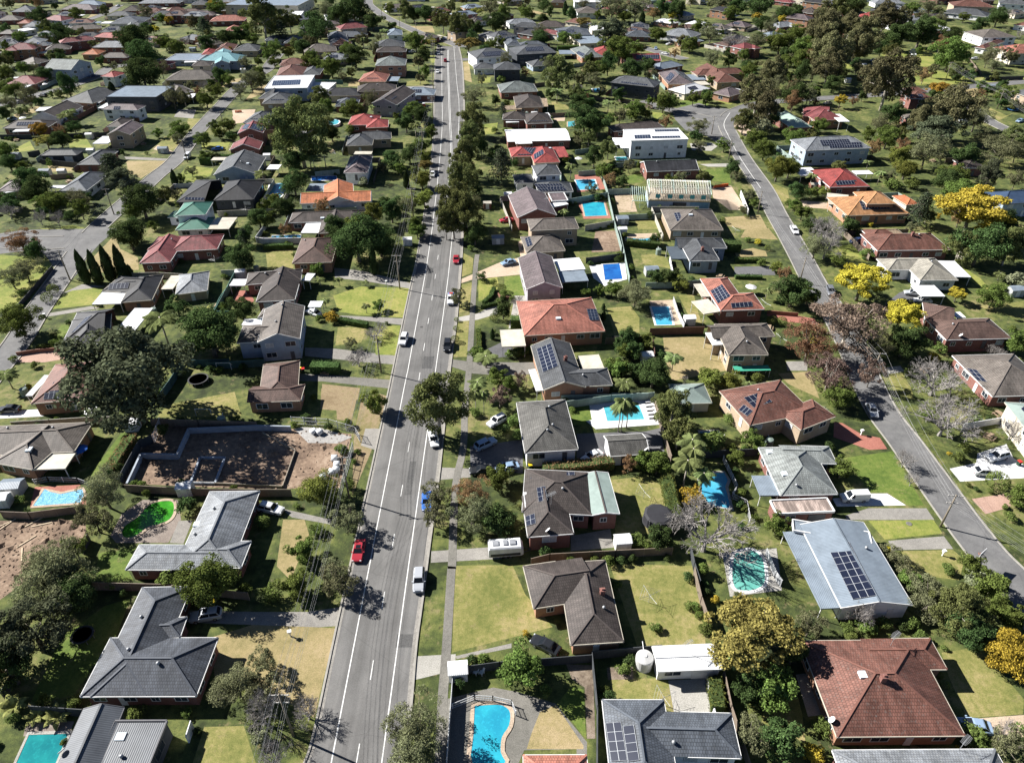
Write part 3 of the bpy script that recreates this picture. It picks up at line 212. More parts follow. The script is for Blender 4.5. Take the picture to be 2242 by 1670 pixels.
TREES="""O -70.18 69.71 10.5 8.1;Q -67.93 60.39 10.8 10.0;D -65.89 67.66 6.7 6.0;F -46.0 69.1 8.1 8.0;s -54.02 72.4 4.2 2.9;O -37.18 53.33 6.7 5.2;b -67.1 51.66 4.0 3.6;b -63.47 50.42 3.1 2.8;b -60.53 50.29 3.7 3.3;s -50.07 50.15 2.8 1.9;D -68.78 55.39 6.9 8.0;D -68.94 70.48 4.9 5.0;s -59.17 52.2 2.2 1.5;O -34.89 57.58 4.1 4.0;B -32.7 49.65 5.0 6.0;O -33.93 53.27 5.7 4.4;M -33.46 70.33 5.3 4.4;O -27.02 70.68 6.5 5.0;B -27.01 50.3 4.3 4.0;O -12.47 47.33 7.8 7.0;O -12.59 44.12 6.8 6.0;B -29.64 44.13 4.3 5.0;s -37.44 69.46 3.6 2.5;F 1.36 55.76 6.1 7.0;A 33.15 59.3 12.4 9.0;P 29.64 56.52 4.1 7.0;s 28.47 55.32 1.8 1.2;D 32.02 52.9 4.5 5.0;d 33.56 52.28 3.9 3.1;s 12.54 53.98 1.6 1.1;O 30.64 46.75 4.9 5.0;s 21.49 63.83 1.9 1.3;s 15.78 57.01 2.1 1.5;s 27.14 67.79 1.6 1.1;O 43.39 62.81 5.0 5.0;s 49.77 63.76 2.2 1.6;s 52.75 63.61 2.9 2.0;s 55.45 64.55 2.3 1.6;B 51.88 64.59 3.8 5.0;O 63.23 67.24 7.7 6.0;G 65.29 64.5 7.8 8.5;D 65.92 61.93 6.6 5.7;M 73.82 69.61 5.5 5.0;v 73.19 72.53 3.7 2.6;M 72.84 65.83 4.2 4.0;M 74.28 64.41 4.2 4.0;J 69.52 58.09 6.8 6.0;M 61.91 71.16 3.6 4.0;B 67.9 61.68 4.4 3.0;t 59.82 56.27 1.1 1.0;t 59.9 54.84 1.3 1.1;D 34.06 46.15 5.3 6.0;y 38.37 45.3 2.7 1.9;s 40.64 48.77 2.6 1.8;s 59.73 47.07 3.6 2.5;B 63.68 47.51 3.0 4.0;O 62.84 45.42 4.5 5.0;D 39.57 58.28 3.6 5.0;M 35.01 52.72 6.0 6.0;d 58.06 64.17 1.9 1.5;O -71.18 88.74 8.0 8.0;O -70.46 83.04 6.4 6.0;O -71.79 72.72 8.5 8.0;M -71.24 77.51 3.7 4.0;d -57.15 88.15 3.5 2.8;s -69.98 109.27 2.8 2.0;s -87.98 90.22 1.9 1.3;Q -75.43 112.85 25.0 21.0;G -14.42 108.78 12.2 14.0;U 78.12 140.64 17.2 12.5;R 67.44 134.88 11.8 10.0;U 67.68 122.69 10.4 9.0;O 83.27 136.7 8.6 8.0;U 77.62 124.84 5.4 7.0;L -28.63 115.78 5.5 5.0;L -33.63 89.88 7.4 6.1;O -27.98 83.32 5.8 5.0;M -34.09 77.27 4.8 4.0;O -28.31 73.04 5.0 4.0;O -13.23 89.64 5.6 5.0;O -13.17 84.38 5.2 5.0;R -7.2 88.47 6.7 7.0;O -6.39 83.55 7.3 7.0;D -2.48 82.69 6.0 5.2;M -2.47 94.26 5.1 4.2;s -42.88 84.61 3.0 2.1;s -32.96 103.35 2.7 1.9;s -7.61 114.93 2.6 1.8;U -2.59 117.77 4.8 5.0;P -7.5 115.77 2.8 7.0;P -5.84 115.77 2.8 7.0;d -1.33 109.78 2.1 1.7;s -33.33 82.89 2.6 1.8;P 21.38 109.82 4.3 9.0;P 23.18 110.86 4.4 8.0;P 21.99 109.9 4.1 10.0;G 31.92 110.79 8.4 9.1;G 32.03 104.44 6.4 7.0;P 33.43 99.97 5.6 8.0;P 31.42 94.25 5.4 8.0;P 33.91 91.8 4.1 7.0;P 33.11 97.38 4.7 8.0;s 44.53 112.94 2.8 2.0;s 38.22 104.6 5.9 4.1;M 46.73 104.73 4.7 4.0;R 21.72 97.79 3.2 4.0;M 24.45 98.74 4.1 4.0;M 26.99 97.47 5.2 5.0;y 32.17 90.25 4.5 3.2;D 24.49 79.74 4.4 4.0;s 20.9 80.47 2.9 2.0;B 31.84 79.09 13.5 10.0;M 42.56 100.36 3.6 3.0;s 0.38 112.1 3.1 2.1;s 1.29 107.84 2.8 1.9;M 60.81 96.53 4.5 4.0;M 44.86 82.81 4.3 4.0;B 85.53 108.67 14.1 9.0;B 73.88 99.39 3.9 4.0;B 73.08 94.37 2.5 3.0;t 88.44 93.83 4.0 3.4;M 89.81 89.33 5.0 4.1;s 70.16 74.59 2.2 1.6;M 73.07 74.19 4.1 4.0;M 68.13 117.83 6.6 5.4;B 98.82 107.55 5.3 5.0;O 61.52 76.07 4.5 4.0;O 62.32 73.27 5.0 4.0;s 87.39 88.71 1.2 0.9;P -81.33 141.18 8.1 10.0;D -68.91 136.88 13.5 11.6;D -84.31 155.4 6.3 5.4;b -78.07 156.16 5.2 4.7;M -118.11 145.84 9.8 8.0;O -133.98 169.69 7.9 6.1;O -132.57 173.86 8.7 6.7;t -122.22 167.18 3.0 2.6;t -121.51 162.73 3.0 2.5;R -143.46 191.34 10.0 7.0;D -137.09 187.01 4.9 6.0;P -108.97 124.46 4.9 5.0;s -108.4 132.43 2.1 1.5;s -114.53 134.93 2.1 1.5;y -105.32 124.23 1.8 1.3;C -116.03 172.83 2.8 10.0;C -112.69 172.83 2.8 10.0;C -109.33 173.51 3.1 11.0;C -105.98 173.83 3.1 11.0;C -105.57 176.33 1.7 4.0;D -112.39 193.53 10.0 8.7;s -110.43 144.8 2.0 1.4;d -110.08 151.03 1.8 1.4;D -75.66 180.62 8.6 7.4;D -79.67 196.96 5.1 6.0;C -38.42 178.09 2.3 9.0;M -53.91 176.95 3.8 4.0;P -51.93 171.3 3.1 3.0;P -46.76 171.3 2.5 3.0;P -39.68 171.03 2.2 2.0;P -47.99 159.39 2.7 3.0;P -37.05 156.72 2.6 3.0;M -34.02 157.88 3.5 3.0;D -66.81 152.45 7.3 6.3;D -69.11 138.83 11.0 9.5;y -45.03 152.57 3.9 2.7;B -33.21 144.44 5.5 3.0;O -37.83 139.86 3.2 3.0;B -34.84 132.92 6.1 4.0;B -31.9 147.28 3.3 3.0;D -44.09 186.07 15.5 13.3;D -38.17 189.42 9.9 8.5;D -52.62 196.22 6.8 6.0;M -28.85 201.26 5.2 5.0;O -13.97 160.66 3.8 5.0;t -13.85 152.78 1.3 1.1;t -13.77 148.44 1.5 1.3;t -13.6 143.21 2.0 1.7;O -11.52 158.63 2.9 2.3;d -8.35 174.34 3.1 2.5;t -5.04 172.03 2.0 1.7;t -2.6 168.14 2.5 2.1;D -2.16 153.78 4.3 5.0;t -4.64 153.29 2.1 1.8;C -4.69 144.44 1.2 3.0;P -5.91 132.45 5.6 4.0;M -7.95 135.72 3.9 3.2;P -7.32 121.42 4.4 5.0;M -3.48 126.05 4.5 4.0;U 1.71 124.89 3.0 4.0;M -0.75 123.36 3.4 4.0;s 2.56 137.59 2.9 2.0;s 4.51 138.35 3.1 2.2;D 27.63 140.75 4.5 5.0;D 25.4 138.08 4.0 4.0;O 31.7 159.91 8.7 6.8;M 26.39 165.62 4.2 4.0;M 19.64 165.81 2.7 2.2;M 23.2 166.12 3.0 3.0;D 28.1 135.45 4.2 5.0;P 24.48 122.52 4.4 4.0;M 24.34 129.63 4.1 4.0;s 22.58 133.35 2.8 2.0;D 27.34 128.02 4.0 4.0;C 22.94 153.21 1.3 3.0;C 23.48 158.36 1.0 2.0;B 1.5 160.02 4.3 3.0;s -0.57 136.84 2.6 1.9;s 1.11 137.16 2.9 2.0;t 75.82 193.58 1.8 1.6;L 73.77 179.37 3.2 3.0;R 74.05 172.74 4.2 5.0;D 72.0 159.93 9.6 8.3;O 70.85 165.11 6.0 5.0;M 76.41 160.66 5.9 5.0;O 31.9 161.25 7.6 6.0;M 27.41 167.26 3.3 3.0;L 45.04 169.08 4.9 4.0;D 42.7 171.77 5.5 4.8;D 39.09 171.76 4.9 4.3;P 66.49 163.43 3.2 4.0;t 64.49 151.46 2.6 2.2;t 66.92 150.97 2.6 2.2;D 27.29 140.3 4.5 5.0;M 25.81 135.9 3.9 4.0;M 31.48 140.31 4.0 4.0;D 30.53 124.88 7.4 6.4;P 36.14 131.26 4.6 5.0;L 42.96 124.75 5.7 4.6;L 47.32 124.15 5.4 4.4;M 23.44 128.38 5.5 4.5;P 23.3 122.15 4.4 4.0;M 31.88 128.02 3.8 4.0;P 51.14 123.25 2.2 3.0;B 37.92 126.5 2.0 2.0;s 71.55 199.4 2.2 1.5;y 74.2 197.73 2.5 1.7;O 71.85 160.56 3.5 3.0;B 90.55 188.12 10.1 9.0;O 87.47 187.84 8.5 7.0;Y 90.34 163.21 13.4 9.4;Y 93.47 146.82 9.2 8.0;D 90.23 137.17 8.6 7.5;s 99.95 138.67 3.4 2.4;y 96.96 134.92 3.1 2.2;B 90.12 122.03 13.6 8.0;M 116.74 137.61 5.8 6.0;G 126.78 184.34 9.0 9.8;D 131.76 183.81 14.4 12.4;G 139.98 183.6 10.6 11.5;Y 115.61 162.26 4.6 4.0;M 123.14 159.46 8.1 6.7;v 136.4 171.31 5.6 3.9;M 92.29 182.72 4.8 4.0;B 111.48 136.78 4.3 3.0;P 133.62 174.32 3.4 3.0;s 103.17 189.18 3.6 2.5;s 88.47 129.59 2.1 1.5;Y -195.58 298.8 7.6 7.0;A -186.66 286.51 9.2 5.4;D -181.28 287.19 8.4 7.3;P -189.39 310.49 8.1 9.0;D -185.44 306.12 6.6 5.7;N -143.27 250.34 9.8 10.0;Q -136.2 241.0 11.4 8.0;D -167.39 239.43 10.4 9.0;D -160.53 230.44 10.1 8.7;D -166.49 225.32 6.0 5.2;B -161.75 216.5 7.5 5.0;B -149.36 211.82 5.2 5.0;B -143.52 211.16 5.2 5.0;M -155.62 224.91 6.0 5.0;M -149.97 222.23 8.3 6.8;O -146.22 228.33 7.3 5.7;D -142.59 229.31 3.4 4.0;D -151.6 217.84 4.1 3.6;D -142.17 215.52 3.8 3.3;D -118.55 217.45 12.2 10.6;M -121.01 215.09 7.3 6.0;D -114.11 197.74 9.0 8.0;M -194.74 271.96 8.7 7.2;D -187.63 261.84 6.8 5.9;O -143.71 308.65 5.8 5.0;M -138.38 295.54 5.6 4.6;M -148.54 301.72 4.6 3.8;M -181.55 260.18 5.1 4.2;C -119.95 245.86 2.3 6.0;M -138.62 301.41 8.4 6.9;M -127.58 309.85 5.1 5.0;M -121.35 309.57 7.0 5.7;M -125.19 289.52 7.4 6.0;O -136.58 292.58 5.6 5.0;D -116.04 296.71 4.5 4.0;M -118.0 271.18 5.3 4.3;G -78.48 265.35 22.8 24.9;G -89.48 280.89 10.7 11.7;G -78.47 293.75 12.9 14.1;D -74.3 296.4 7.5 6.5;P -87.45 267.47 4.7 7.0;P -76.1 264.99 6.2 8.0;P -70.73 265.95 6.2 8.0;P -73.95 261.76 4.6 7.0;D -80.45 259.84 8.8 7.6;P -87.36 244.09 6.4 7.0;D -74.88 236.78 10.0 8.6;A -79.16 228.57 4.3 4.0;D -73.43 218.34 7.6 6.6;D -79.36 209.9 6.9 5.9;M -76.94 209.21 5.7 5.0;O -117.25 255.1 5.0 4.0;s -111.32 227.39 3.3 2.3;D -53.49 201.88 8.3 7.2;C -120.19 246.69 1.8 6.0;M -122.18 299.95 5.7 4.7;s -69.44 308.8 3.5 2.5;N -79.64 195.6 3.7 6.0;G -16.29 277.52 10.9 14.0;G -17.21 253.22 10.8 14.0;G -16.79 235.36 12.0 14.0;G -17.44 210.95 11.3 15.0;G -13.87 201.77 10.9 15.0;G -17.66 201.54 8.8 12.0;D -11.84 276.79 5.3 10.0;G -16.49 302.94 12.5 13.7;N -3.75 247.01 8.8 13.0;L -33.45 268.98 5.2 5.0;A -32.42 261.36 5.2 4.0;L -31.71 243.38 7.1 6.0;L -29.06 225.61 6.0 6.0;L -33.33 224.19 4.8 5.0;M -29.43 204.06 5.0 6.0;P -39.95 298.84 5.8 8.0;D -45.05 308.6 8.5 8.0;D -40.29 323.36 8.1 7.0;M -33.72 299.62 6.1 6.0;M -36.04 282.15 7.2 6.0;D -45.66 266.28 6.9 6.0;D -39.19 270.28 7.7 7.0;D -43.12 261.02 6.1 5.3;s -50.99 290.92 3.4 2.4;v -52.91 246.61 4.4 3.1;D -38.26 213.62 7.5 8.0;L -43.51 210.29 6.6 8.0;L -47.53 203.34 6.4 7.0;D -39.26 195.96 7.6 8.0;D -43.04 196.08 6.8 7.0;C -37.35 244.2 2.3 6.0;s -36.78 318.78 2.2 1.5;s -12.99 316.32 2.2 1.5;D -6.34 273.01 6.3 5.5;s -7.4 308.8 3.5 2.5;s -2.78 309.18 3.2 2.2;D -11.09 197.26 7.1 7.0;y -36.31 224.4 1.7 1.2;s -68.96 308.1 5.3 3.7;G -19.93 200.66 5.5 9.0;G 37.26 274.58 7.7 8.4;D 30.99 265.62 6.9 8.0;D 30.92 307.19 13.5 11.6;D 35.91 303.67 10.7 9.2;M 42.85 317.69 6.0 6.0;G 31.01 290.48 6.6 7.2;O 27.43 290.64 5.6 4.3;P 21.34 252.68 5.1 7.0;M 35.09 258.44 4.4 3.6;s 38.96 259.22 2.8 1.9;D 39.39 246.57 4.2 4.0;P 16.42 213.83 3.7 5.0;D 1.07 265.04 3.1 4.0;M 20.77 269.6 3.5 3.0;s 12.3 290.58 3.7 2.6;M 53.48 326.24 6.1 5.0;M 59.98 327.56 5.3 5.0;D 42.73 197.67 3.3 3.0;O 78.25 303.27 9.9 7.7;D 75.39 295.06 5.6 4.9;M 84.43 283.37 6.5 5.3;O 82.24 258.65 4.4 4.0;O 81.14 250.78 4.3 4.0;M 81.63 234.57 3.4 3.0;M 80.51 226.38 3.3 3.0;G 98.06 307.09 9.6 10.5;D 111.84 314.77 7.9 8.0;v 105.63 304.46 9.8 6.9;M 97.14 286.26 9.5 7.8;M 97.37 273.4 9.1 8.0;L 95.31 250.28 8.5 9.0;M 100.69 253.71 8.3 8.0;P 105.37 243.84 4.1 6.0;D 97.28 233.25 6.8 5.9;M 102.92 234.84 4.7 3.8;L 107.62 235.98 4.4 3.6;M 92.99 223.5 4.8 4.0;M 93.02 215.8 6.1 5.0;B 93.81 198.23 11.1 9.0;M 113.59 288.88 9.2 7.5;M 130.96 308.33 7.8 6.4;G 122.12 292.7 5.6 6.1;t 76.06 217.25 1.6 1.4;t 67.33 213.46 2.1 1.8;O 154.79 304.15 9.6 9.0;Q 167.54 284.41 20.2 13.7;O 154.41 263.36 13.5 13.0;M 150.25 287.11 10.2 9.0;L 145.15 264.67 8.5 8.0;L 142.31 252.31 8.2 6.7;M 154.91 245.12 9.6 8.0;D 150.42 239.12 9.5 8.2;M 149.94 228.93 10.6 8.7;N 127.93 210.69 7.2 11.0;Y 138.54 202.04 21.1 14.8;D 147.11 201.81 11.0 9.5;Q 166.18 241.89 8.2 11.0;O 185.05 266.76 14.4 11.1;D 169.1 263.25 10.2 8.8;O 190.82 288.09 10.3 7.9;G 197.09 280.89 10.7 11.7;O 192.92 270.44 8.7 8.0;v 152.8 199.84 7.5 5.3;P 130.89 247.2 4.4 6.0;s 134.1 242.96 5.8 4.1;s 141.1 243.44 5.3 3.7;P 132.34 261.0 4.0 5.0;D -282.3 487.45 15.5 13.7;D -223.42 456.88 20.0 17.6;Y -242.23 526.24 9.0 6.3;M -213.85 476.13 11.3 9.4;D -206.81 429.6 17.0 14.9;D -184.25 375.7 18.3 16.1;D -338.97 564.06 13.8 12.1;D -245.76 396.26 8.7 7.6;D -236.72 412.25 6.5 5.7;O -286.4 459.99 9.9 7.8;Y -293.96 453.28 7.9 5.5;M -295.09 448.08 7.0 5.8;M -243.08 362.59 11.2 9.3;C -195.46 364.23 4.2 8.0;P -193.61 320.08 6.9 8.0;O -223.85 366.97 4.5 4.3;D -223.73 349.48 4.8 4.3;D -226.45 326.15 6.6 6.5;B -230.89 348.8 5.2 4.0;D -234.88 434.61 5.8 5.4;M -321.99 582.92 10.8 9.0;M -313.19 493.75 9.4 8.7;D -302.89 503.28 6.6 5.8;M -311.07 520.78 6.8 6.3;O -274.41 592.93 11.7 9.2;M -253.55 569.47 8.6 7.2;Y -246.34 563.7 6.8 6.1;D -343.68 529.26 8.1 7.1;O -263.28 415.4 7.6 5.9;M -266.27 412.67 7.5 6.9;B -233.38 344.67 5.2 4.0;M -290.74 523.67 4.9 4.6;G -161.04 507.19 25.4 28.2;D -124.47 493.51 21.4 18.9;M -224.21 601.7 13.9 11.6;Y -237.76 632.44 9.4 7.0;D -160.6 516.41 8.5 10.8;N -147.31 497.0 9.0 14.0;N -203.8 517.26 9.4 13.0;D -186.97 472.26 11.2 9.9;R -198.99 492.12 6.5 6.0;G -160.63 529.23 12.4 13.8;G -151.44 533.97 15.0 16.6;O -137.78 583.71 16.9 13.3;D -126.9 569.29 13.2 11.7;M -165.55 494.53 8.2 6.8;M -140.96 452.15 12.4 10.4;M -144.0 449.34 5.9 5.4;M -135.06 431.89 6.8 5.6;L -132.83 454.92 7.6 6.5;D -126.73 465.34 9.4 8.3;M -143.79 431.55 4.7 6.5;M -133.99 398.24 8.2 7.6;M -134.43 384.47 6.6 7.6;M -146.36 387.22 6.6 6.5;M -145.52 365.69 8.1 6.8;M -143.8 346.91 9.5 7.9;O -133.22 363.33 6.7 6.5;O -136.38 376.81 4.6 5.4;B -156.62 378.94 5.2 5.2;D -151.9 392.48 9.6 8.4;M -115.82 432.55 7.3 7.6;P -105.74 437.02 6.3 8.0;M -96.62 405.57 12.3 10.2;M -83.71 330.4 7.4 8.6;P -213.58 515.79 5.7 5.0;M -200.34 460.37 11.0 9.2;Y -170.0 463.87 2.9 5.0;D -175.41 498.61 11.8 10.4;M -179.91 530.65 7.5 7.6;D -181.45 491.9 10.5 9.2;B -207.05 489.59 9.0 6.0;D -174.62 484.18 5.2 4.6;G -46.75 531.57 15.5 17.3;G -34.17 508.78 16.7 18.5;G -77.9 576.51 10.7 15.1;D -71.88 576.8 10.7 9.7;D -62.73 572.48 13.3 11.7;D -96.49 543.81 12.1 10.6;D -111.16 557.14 24.5 21.6;P -84.13 514.73 6.8 7.0;M -58.67 472.8 13.5 11.2;D -50.22 435.63 8.4 8.6;M -52.71 459.4 5.5 6.5;M -46.02 401.82 6.3 7.6;A -50.1 482.11 7.7 6.0;P -100.54 487.31 5.0 6.0;P -91.87 478.87 4.4 9.0;D -88.56 430.5 13.4 11.8;M -97.85 457.38 9.3 8.6;A -26.75 468.76 14.9 8.7;D -11.1 529.71 15.5 13.6;O -16.52 597.28 17.3 13.6;A -26.86 586.98 10.5 8.0;D -23.9 528.41 9.3 8.2;O -18.14 349.56 11.7 9.2;N -4.17 326.66 4.2 8.0;D -7.79 349.83 4.3 5.4;s -5.78 396.81 5.0 3.5;M -7.39 488.05 7.0 6.5;M -13.04 475.46 7.9 7.3;M -53.25 355.53 6.2 5.4;M -44.8 331.58 8.3 6.9;D -40.87 327.63 6.6 5.8;M -71.62 327.3 10.6 8.9;P -63.58 335.55 4.0 5.0;D -117.21 549.51 6.4 10.8;M -94.69 611.57 9.9 8.3;D -83.1 543.5 6.4 5.6;G -45.94 603.07 7.0 14.0;Q 63.27 494.89 22.1 15.4;M 61.35 438.44 17.8 14.8;G 23.06 370.83 16.7 18.5;P 34.26 398.03 6.2 7.0;M 45.46 406.21 9.9 8.6;P 21.65 355.4 6.8 8.0;B 32.94 373.05 7.9 5.0;D 30.4 340.67 9.3 8.2;M 10.31 587.52 11.6 9.7;O 89.83 574.15 23.3 18.3;D 110.14 584.45 10.2 14.0;D 120.79 591.77 13.7 14.0;O 73.1 577.38 23.4 18.4;M 81.82 569.89 10.6 8.9;A 49.96 555.34 11.4 6.6;D 44.02 576.07 8.0 10.8;C 40.83 608.31 4.2 10.0;D 28.81 595.2 4.8 8.6;D 25.04 622.06 10.8 9.5;D 17.6 486.32 11.5 10.1;M 32.82 492.46 9.9 8.3;M 41.82 498.3 7.1 6.5;R 105.03 583.08 11.6 9.0;C 93.14 562.23 4.5 10.0;Y 117.43 579.78 7.0 6.3;M 93.4 505.04 10.1 8.5;D 74.85 415.58 9.0 8.0;D 64.24 402.38 12.2 10.7;O 73.24 399.31 7.8 6.5;Y 61.55 410.85 3.9 3.5;P 44.56 340.52 6.2 6.0;P 47.67 339.16 5.4 6.0;M 73.25 342.14 8.5 7.6;M 64.89 348.42 3.9 5.4;P 52.21 335.14 5.0 6.0;D 19.09 362.89 5.4 5.4;M 56.08 329.43 9.5 7.9;P 113.54 553.76 7.8 7.0;E 184.07 452.81 22.4 26.0;E 170.61 409.64 22.0 25.5;E 192.09 481.69 19.8 22.9;E 161.71 386.94 16.4 19.0;M 161.35 464.56 16.5 13.8;M 184.11 498.21 13.5 11.3;M 169.88 448.66 13.4 13.0;B 136.99 473.55 18.3 11.0;O 147.31 467.51 14.4 11.4;E 110.13 332.44 17.2 19.9;E 132.17 380.85 13.9 16.1;M 124.81 397.86 8.7 9.7;E 108.22 312.08 13.7 15.8;D 131.0 344.7 12.8 11.9;E 133.29 352.24 8.7 13.0;M 142.96 354.12 7.9 9.7;D 150.36 392.08 8.1 11.9;M 108.0 467.97 11.1 9.7;M 127.11 530.26 11.2 9.3;D 122.73 428.75 9.3 8.2;O 127.07 497.67 13.5 10.6;D 182.46 586.86 22.3 19.7;D 174.13 609.89 14.1 12.4;O 160.7 615.06 17.7 14.0;D 124.6 585.19 6.1 13.0;M 161.36 582.09 12.2 10.2;Y 178.49 573.58 6.9 7.0;Y 190.95 556.69 5.6 8.0;Y 196.19 545.36 6.0 4.2;E 226.56 571.95 13.3 15.4;G 235.75 570.4 16.5 18.4;D 196.63 569.29 13.2 11.7;D 170.49 533.28 12.5 11.0;G 172.04 394.97 7.2 10.8;M 86.08 351.6 6.1 6.5;M 92.44 351.6 5.7 6.5;t 91.2 375.67 4.0 3.4;M 103.15 388.28 4.8 5.4;t 108.1 372.29 3.2 2.7;Y 154.4 347.06 6.3 6.0;D 129.78 419.67 6.6 6.5;M 155.86 433.45 7.8 6.5;L 185.58 482.63 5.2 9.7;D 160.99 375.19 9.2 8.6;P 142.57 382.04 2.8 9.0;P 168.4 435.18 4.0 10.0;E 201.07 442.13 21.4 24.8;D 236.03 476.82 17.3 15.2;D 253.94 483.42 20.4 18.0;M 271.2 507.53 17.1 14.3;M 241.91 421.43 20.7 17.2;E 172.28 342.99 22.3 25.8;M 239.86 426.74 7.9 7.6;E 247.4 522.44 18.7 21.7;E 257.96 520.61 15.6 18.0;O 312.88 594.76 17.6 14.0;D 343.19 556.32 14.6 12.9;Y 208.23 363.79 11.0 7.7;E 180.97 297.82 19.1 22.1;E 170.15 299.92 13.5 15.7;O 197.67 309.75 14.0 11.0;D 166.13 318.66 10.2 9.7;O 192.17 340.25 7.8 6.5;R 229.07 362.56 4.7 5.0;O 266.75 420.32 8.8 7.0;M 237.84 379.09 5.7 5.4;D 280.44 495.18 12.0 10.5;M 330.57 575.67 8.3 6.9;O 328.32 517.25 8.1 6.5;B 335.73 513.2 6.9 6.0;D 256.38 596.24 17.6 15.5;E 219.13 507.11 15.2 17.6;M 305.79 607.59 10.8 9.0;M 320.61 592.79 8.5 7.1;E 195.32 437.58 13.4 15.5"""
POOLS=[['long teal pool under the dark metal roof edge','te','co',[(-63.31,48.12),(-58.22,48.27),(-57.87,44.11),(-62.87,44.11)]],['bright cyan kidney-ended pool with sandstone edge and white fence','cy','sd',[(-5.07,52.1),(-2.0,52.26),(-0.9,51.93),(-0.26,51.12),(-0.41,49.36),(-1.32,47.81),(-1.45,45.86),(-0.99,44.4),(-4.96,44.4),(-5.06,48.27)]],['green algae kidney pool in a paved garden','gr','sd',[(-66.73,83.1),(-66.82,84.42),(-66.18,85.49),(-65.35,86.85),(-64.86,89.08),(-63.82,90.08),(-62.12,90.51),(-60.7,90.08),(-59.73,87.96),(-59.74,86.03),(-61.12,84.95),(-62.71,84.42),(-63.64,82.83),(-64.63,81.93),(-65.87,82.06)]],['pool under a wrinkled blue cover by the grey-brown house','cv','sd',[(-85.28,89.23),(-85.5,93.51),(-84.17,92.8),(-81.96,92.2),(-78.61,93.45),(-77.52,91.97),(-77.33,90.08)]],['aqua pool with spa on the white paved terrace','aq','wh',[(19.27,118.15),(26.91,118.43),(27.3,113.75),(19.58,113.11)]],['small shaded blue pool below the tan brick house','bl','co',[(37.82,109.77),(41.6,109.96),(42.16,108.87),(41.47,107.44),(37.78,107.44)]],['tapering sky blue pool among palms and a white mesh fence','sk','co',[(36.51,97.6),(39.83,97.82),(40.05,95.88),(39.13,94.05),(38.82,88.52),(35.16,89.65),(34.42,91.97),(35.01,96.19)]],['teal oval pool under the great bare tree','mt','wh',[(36.84,78.33),(38.53,79.01),(40.2,79.01),(41.13,77.47),(40.82,74.85),(39.95,72.32),(38.04,71.17),(36.0,71.09),(35.17,71.79),(35.47,74.39)]],['deep blue square pool on a white concrete deck','db','wh',[(26.03,184.13),(30.86,184.78),(30.55,175.27),(25.62,174.66)]],['wavy cyan pool behind the mid grey house','sk','sd',[(34.91,202.57),(40.14,201.29),(44.26,203.18),(44.68,200.92),(40.58,197.96),(35.45,199.43)]],['blue pool with wooden fence beside the orange solar house','sk','wh',[(36.1,160.01),(40.53,160.01),(39.97,151.11),(35.93,150.86)]],['sky blue pool beside a red timber deck','sk','wh',[(23.08,252.1),(30.07,252.52),(30.35,243.04),(23.54,242.24)]],['square aqua pool in a red-brown deck','cy','sd',[(23.76,230.38),(31.16,231.12),(31.01,219.4),(23.91,218.71)]],['pale aqua pool at the white mansion wall','aq','wh',[(40.55,277.24),(45.17,277.74),(45.12,273.63),(40.54,273.05)]],['small aqua pool by tan paving behind brick skylights house','aq','sd',[(25.02,324.99),(28.09,326.27),(27.91,318.69),(24.54,317.46)]],['cyan star-shaped pool with shade sail by the black tiled house','sk','wh',[(-86.92,247.92),(-82.07,248.74),(-79.9,239.87),(-79.98,235.24),(-82.09,231.49),(-84.46,231.86),(-85.28,239.87)]],['narrow lap pool below the striped-tile house','bl','co',[(-74.16,203.6),(-65.34,204.21),(-64.9,202.39),(-73.96,201.96)]],['long shaded blue pool beside the palm row','db','wh',[(-73.76,255.52),(-65.08,256.39),(-63.61,252.1),(-72.78,251.25)]],['round above-ground pool with white rim','aq','wh',[(-80.87,319.32),(-80.92,323.08),(-79.64,324.99),(-77.66,324.35),(-76.37,321.19),(-76.6,318.08),(-78.14,316.72),(-79.65,316.97)]],['small bright blue pool beside the dark modern house','bl','wh',[(41.19,383.58),(46.66,385.51),(46.97,378.81),(41.78,376.93)]]]
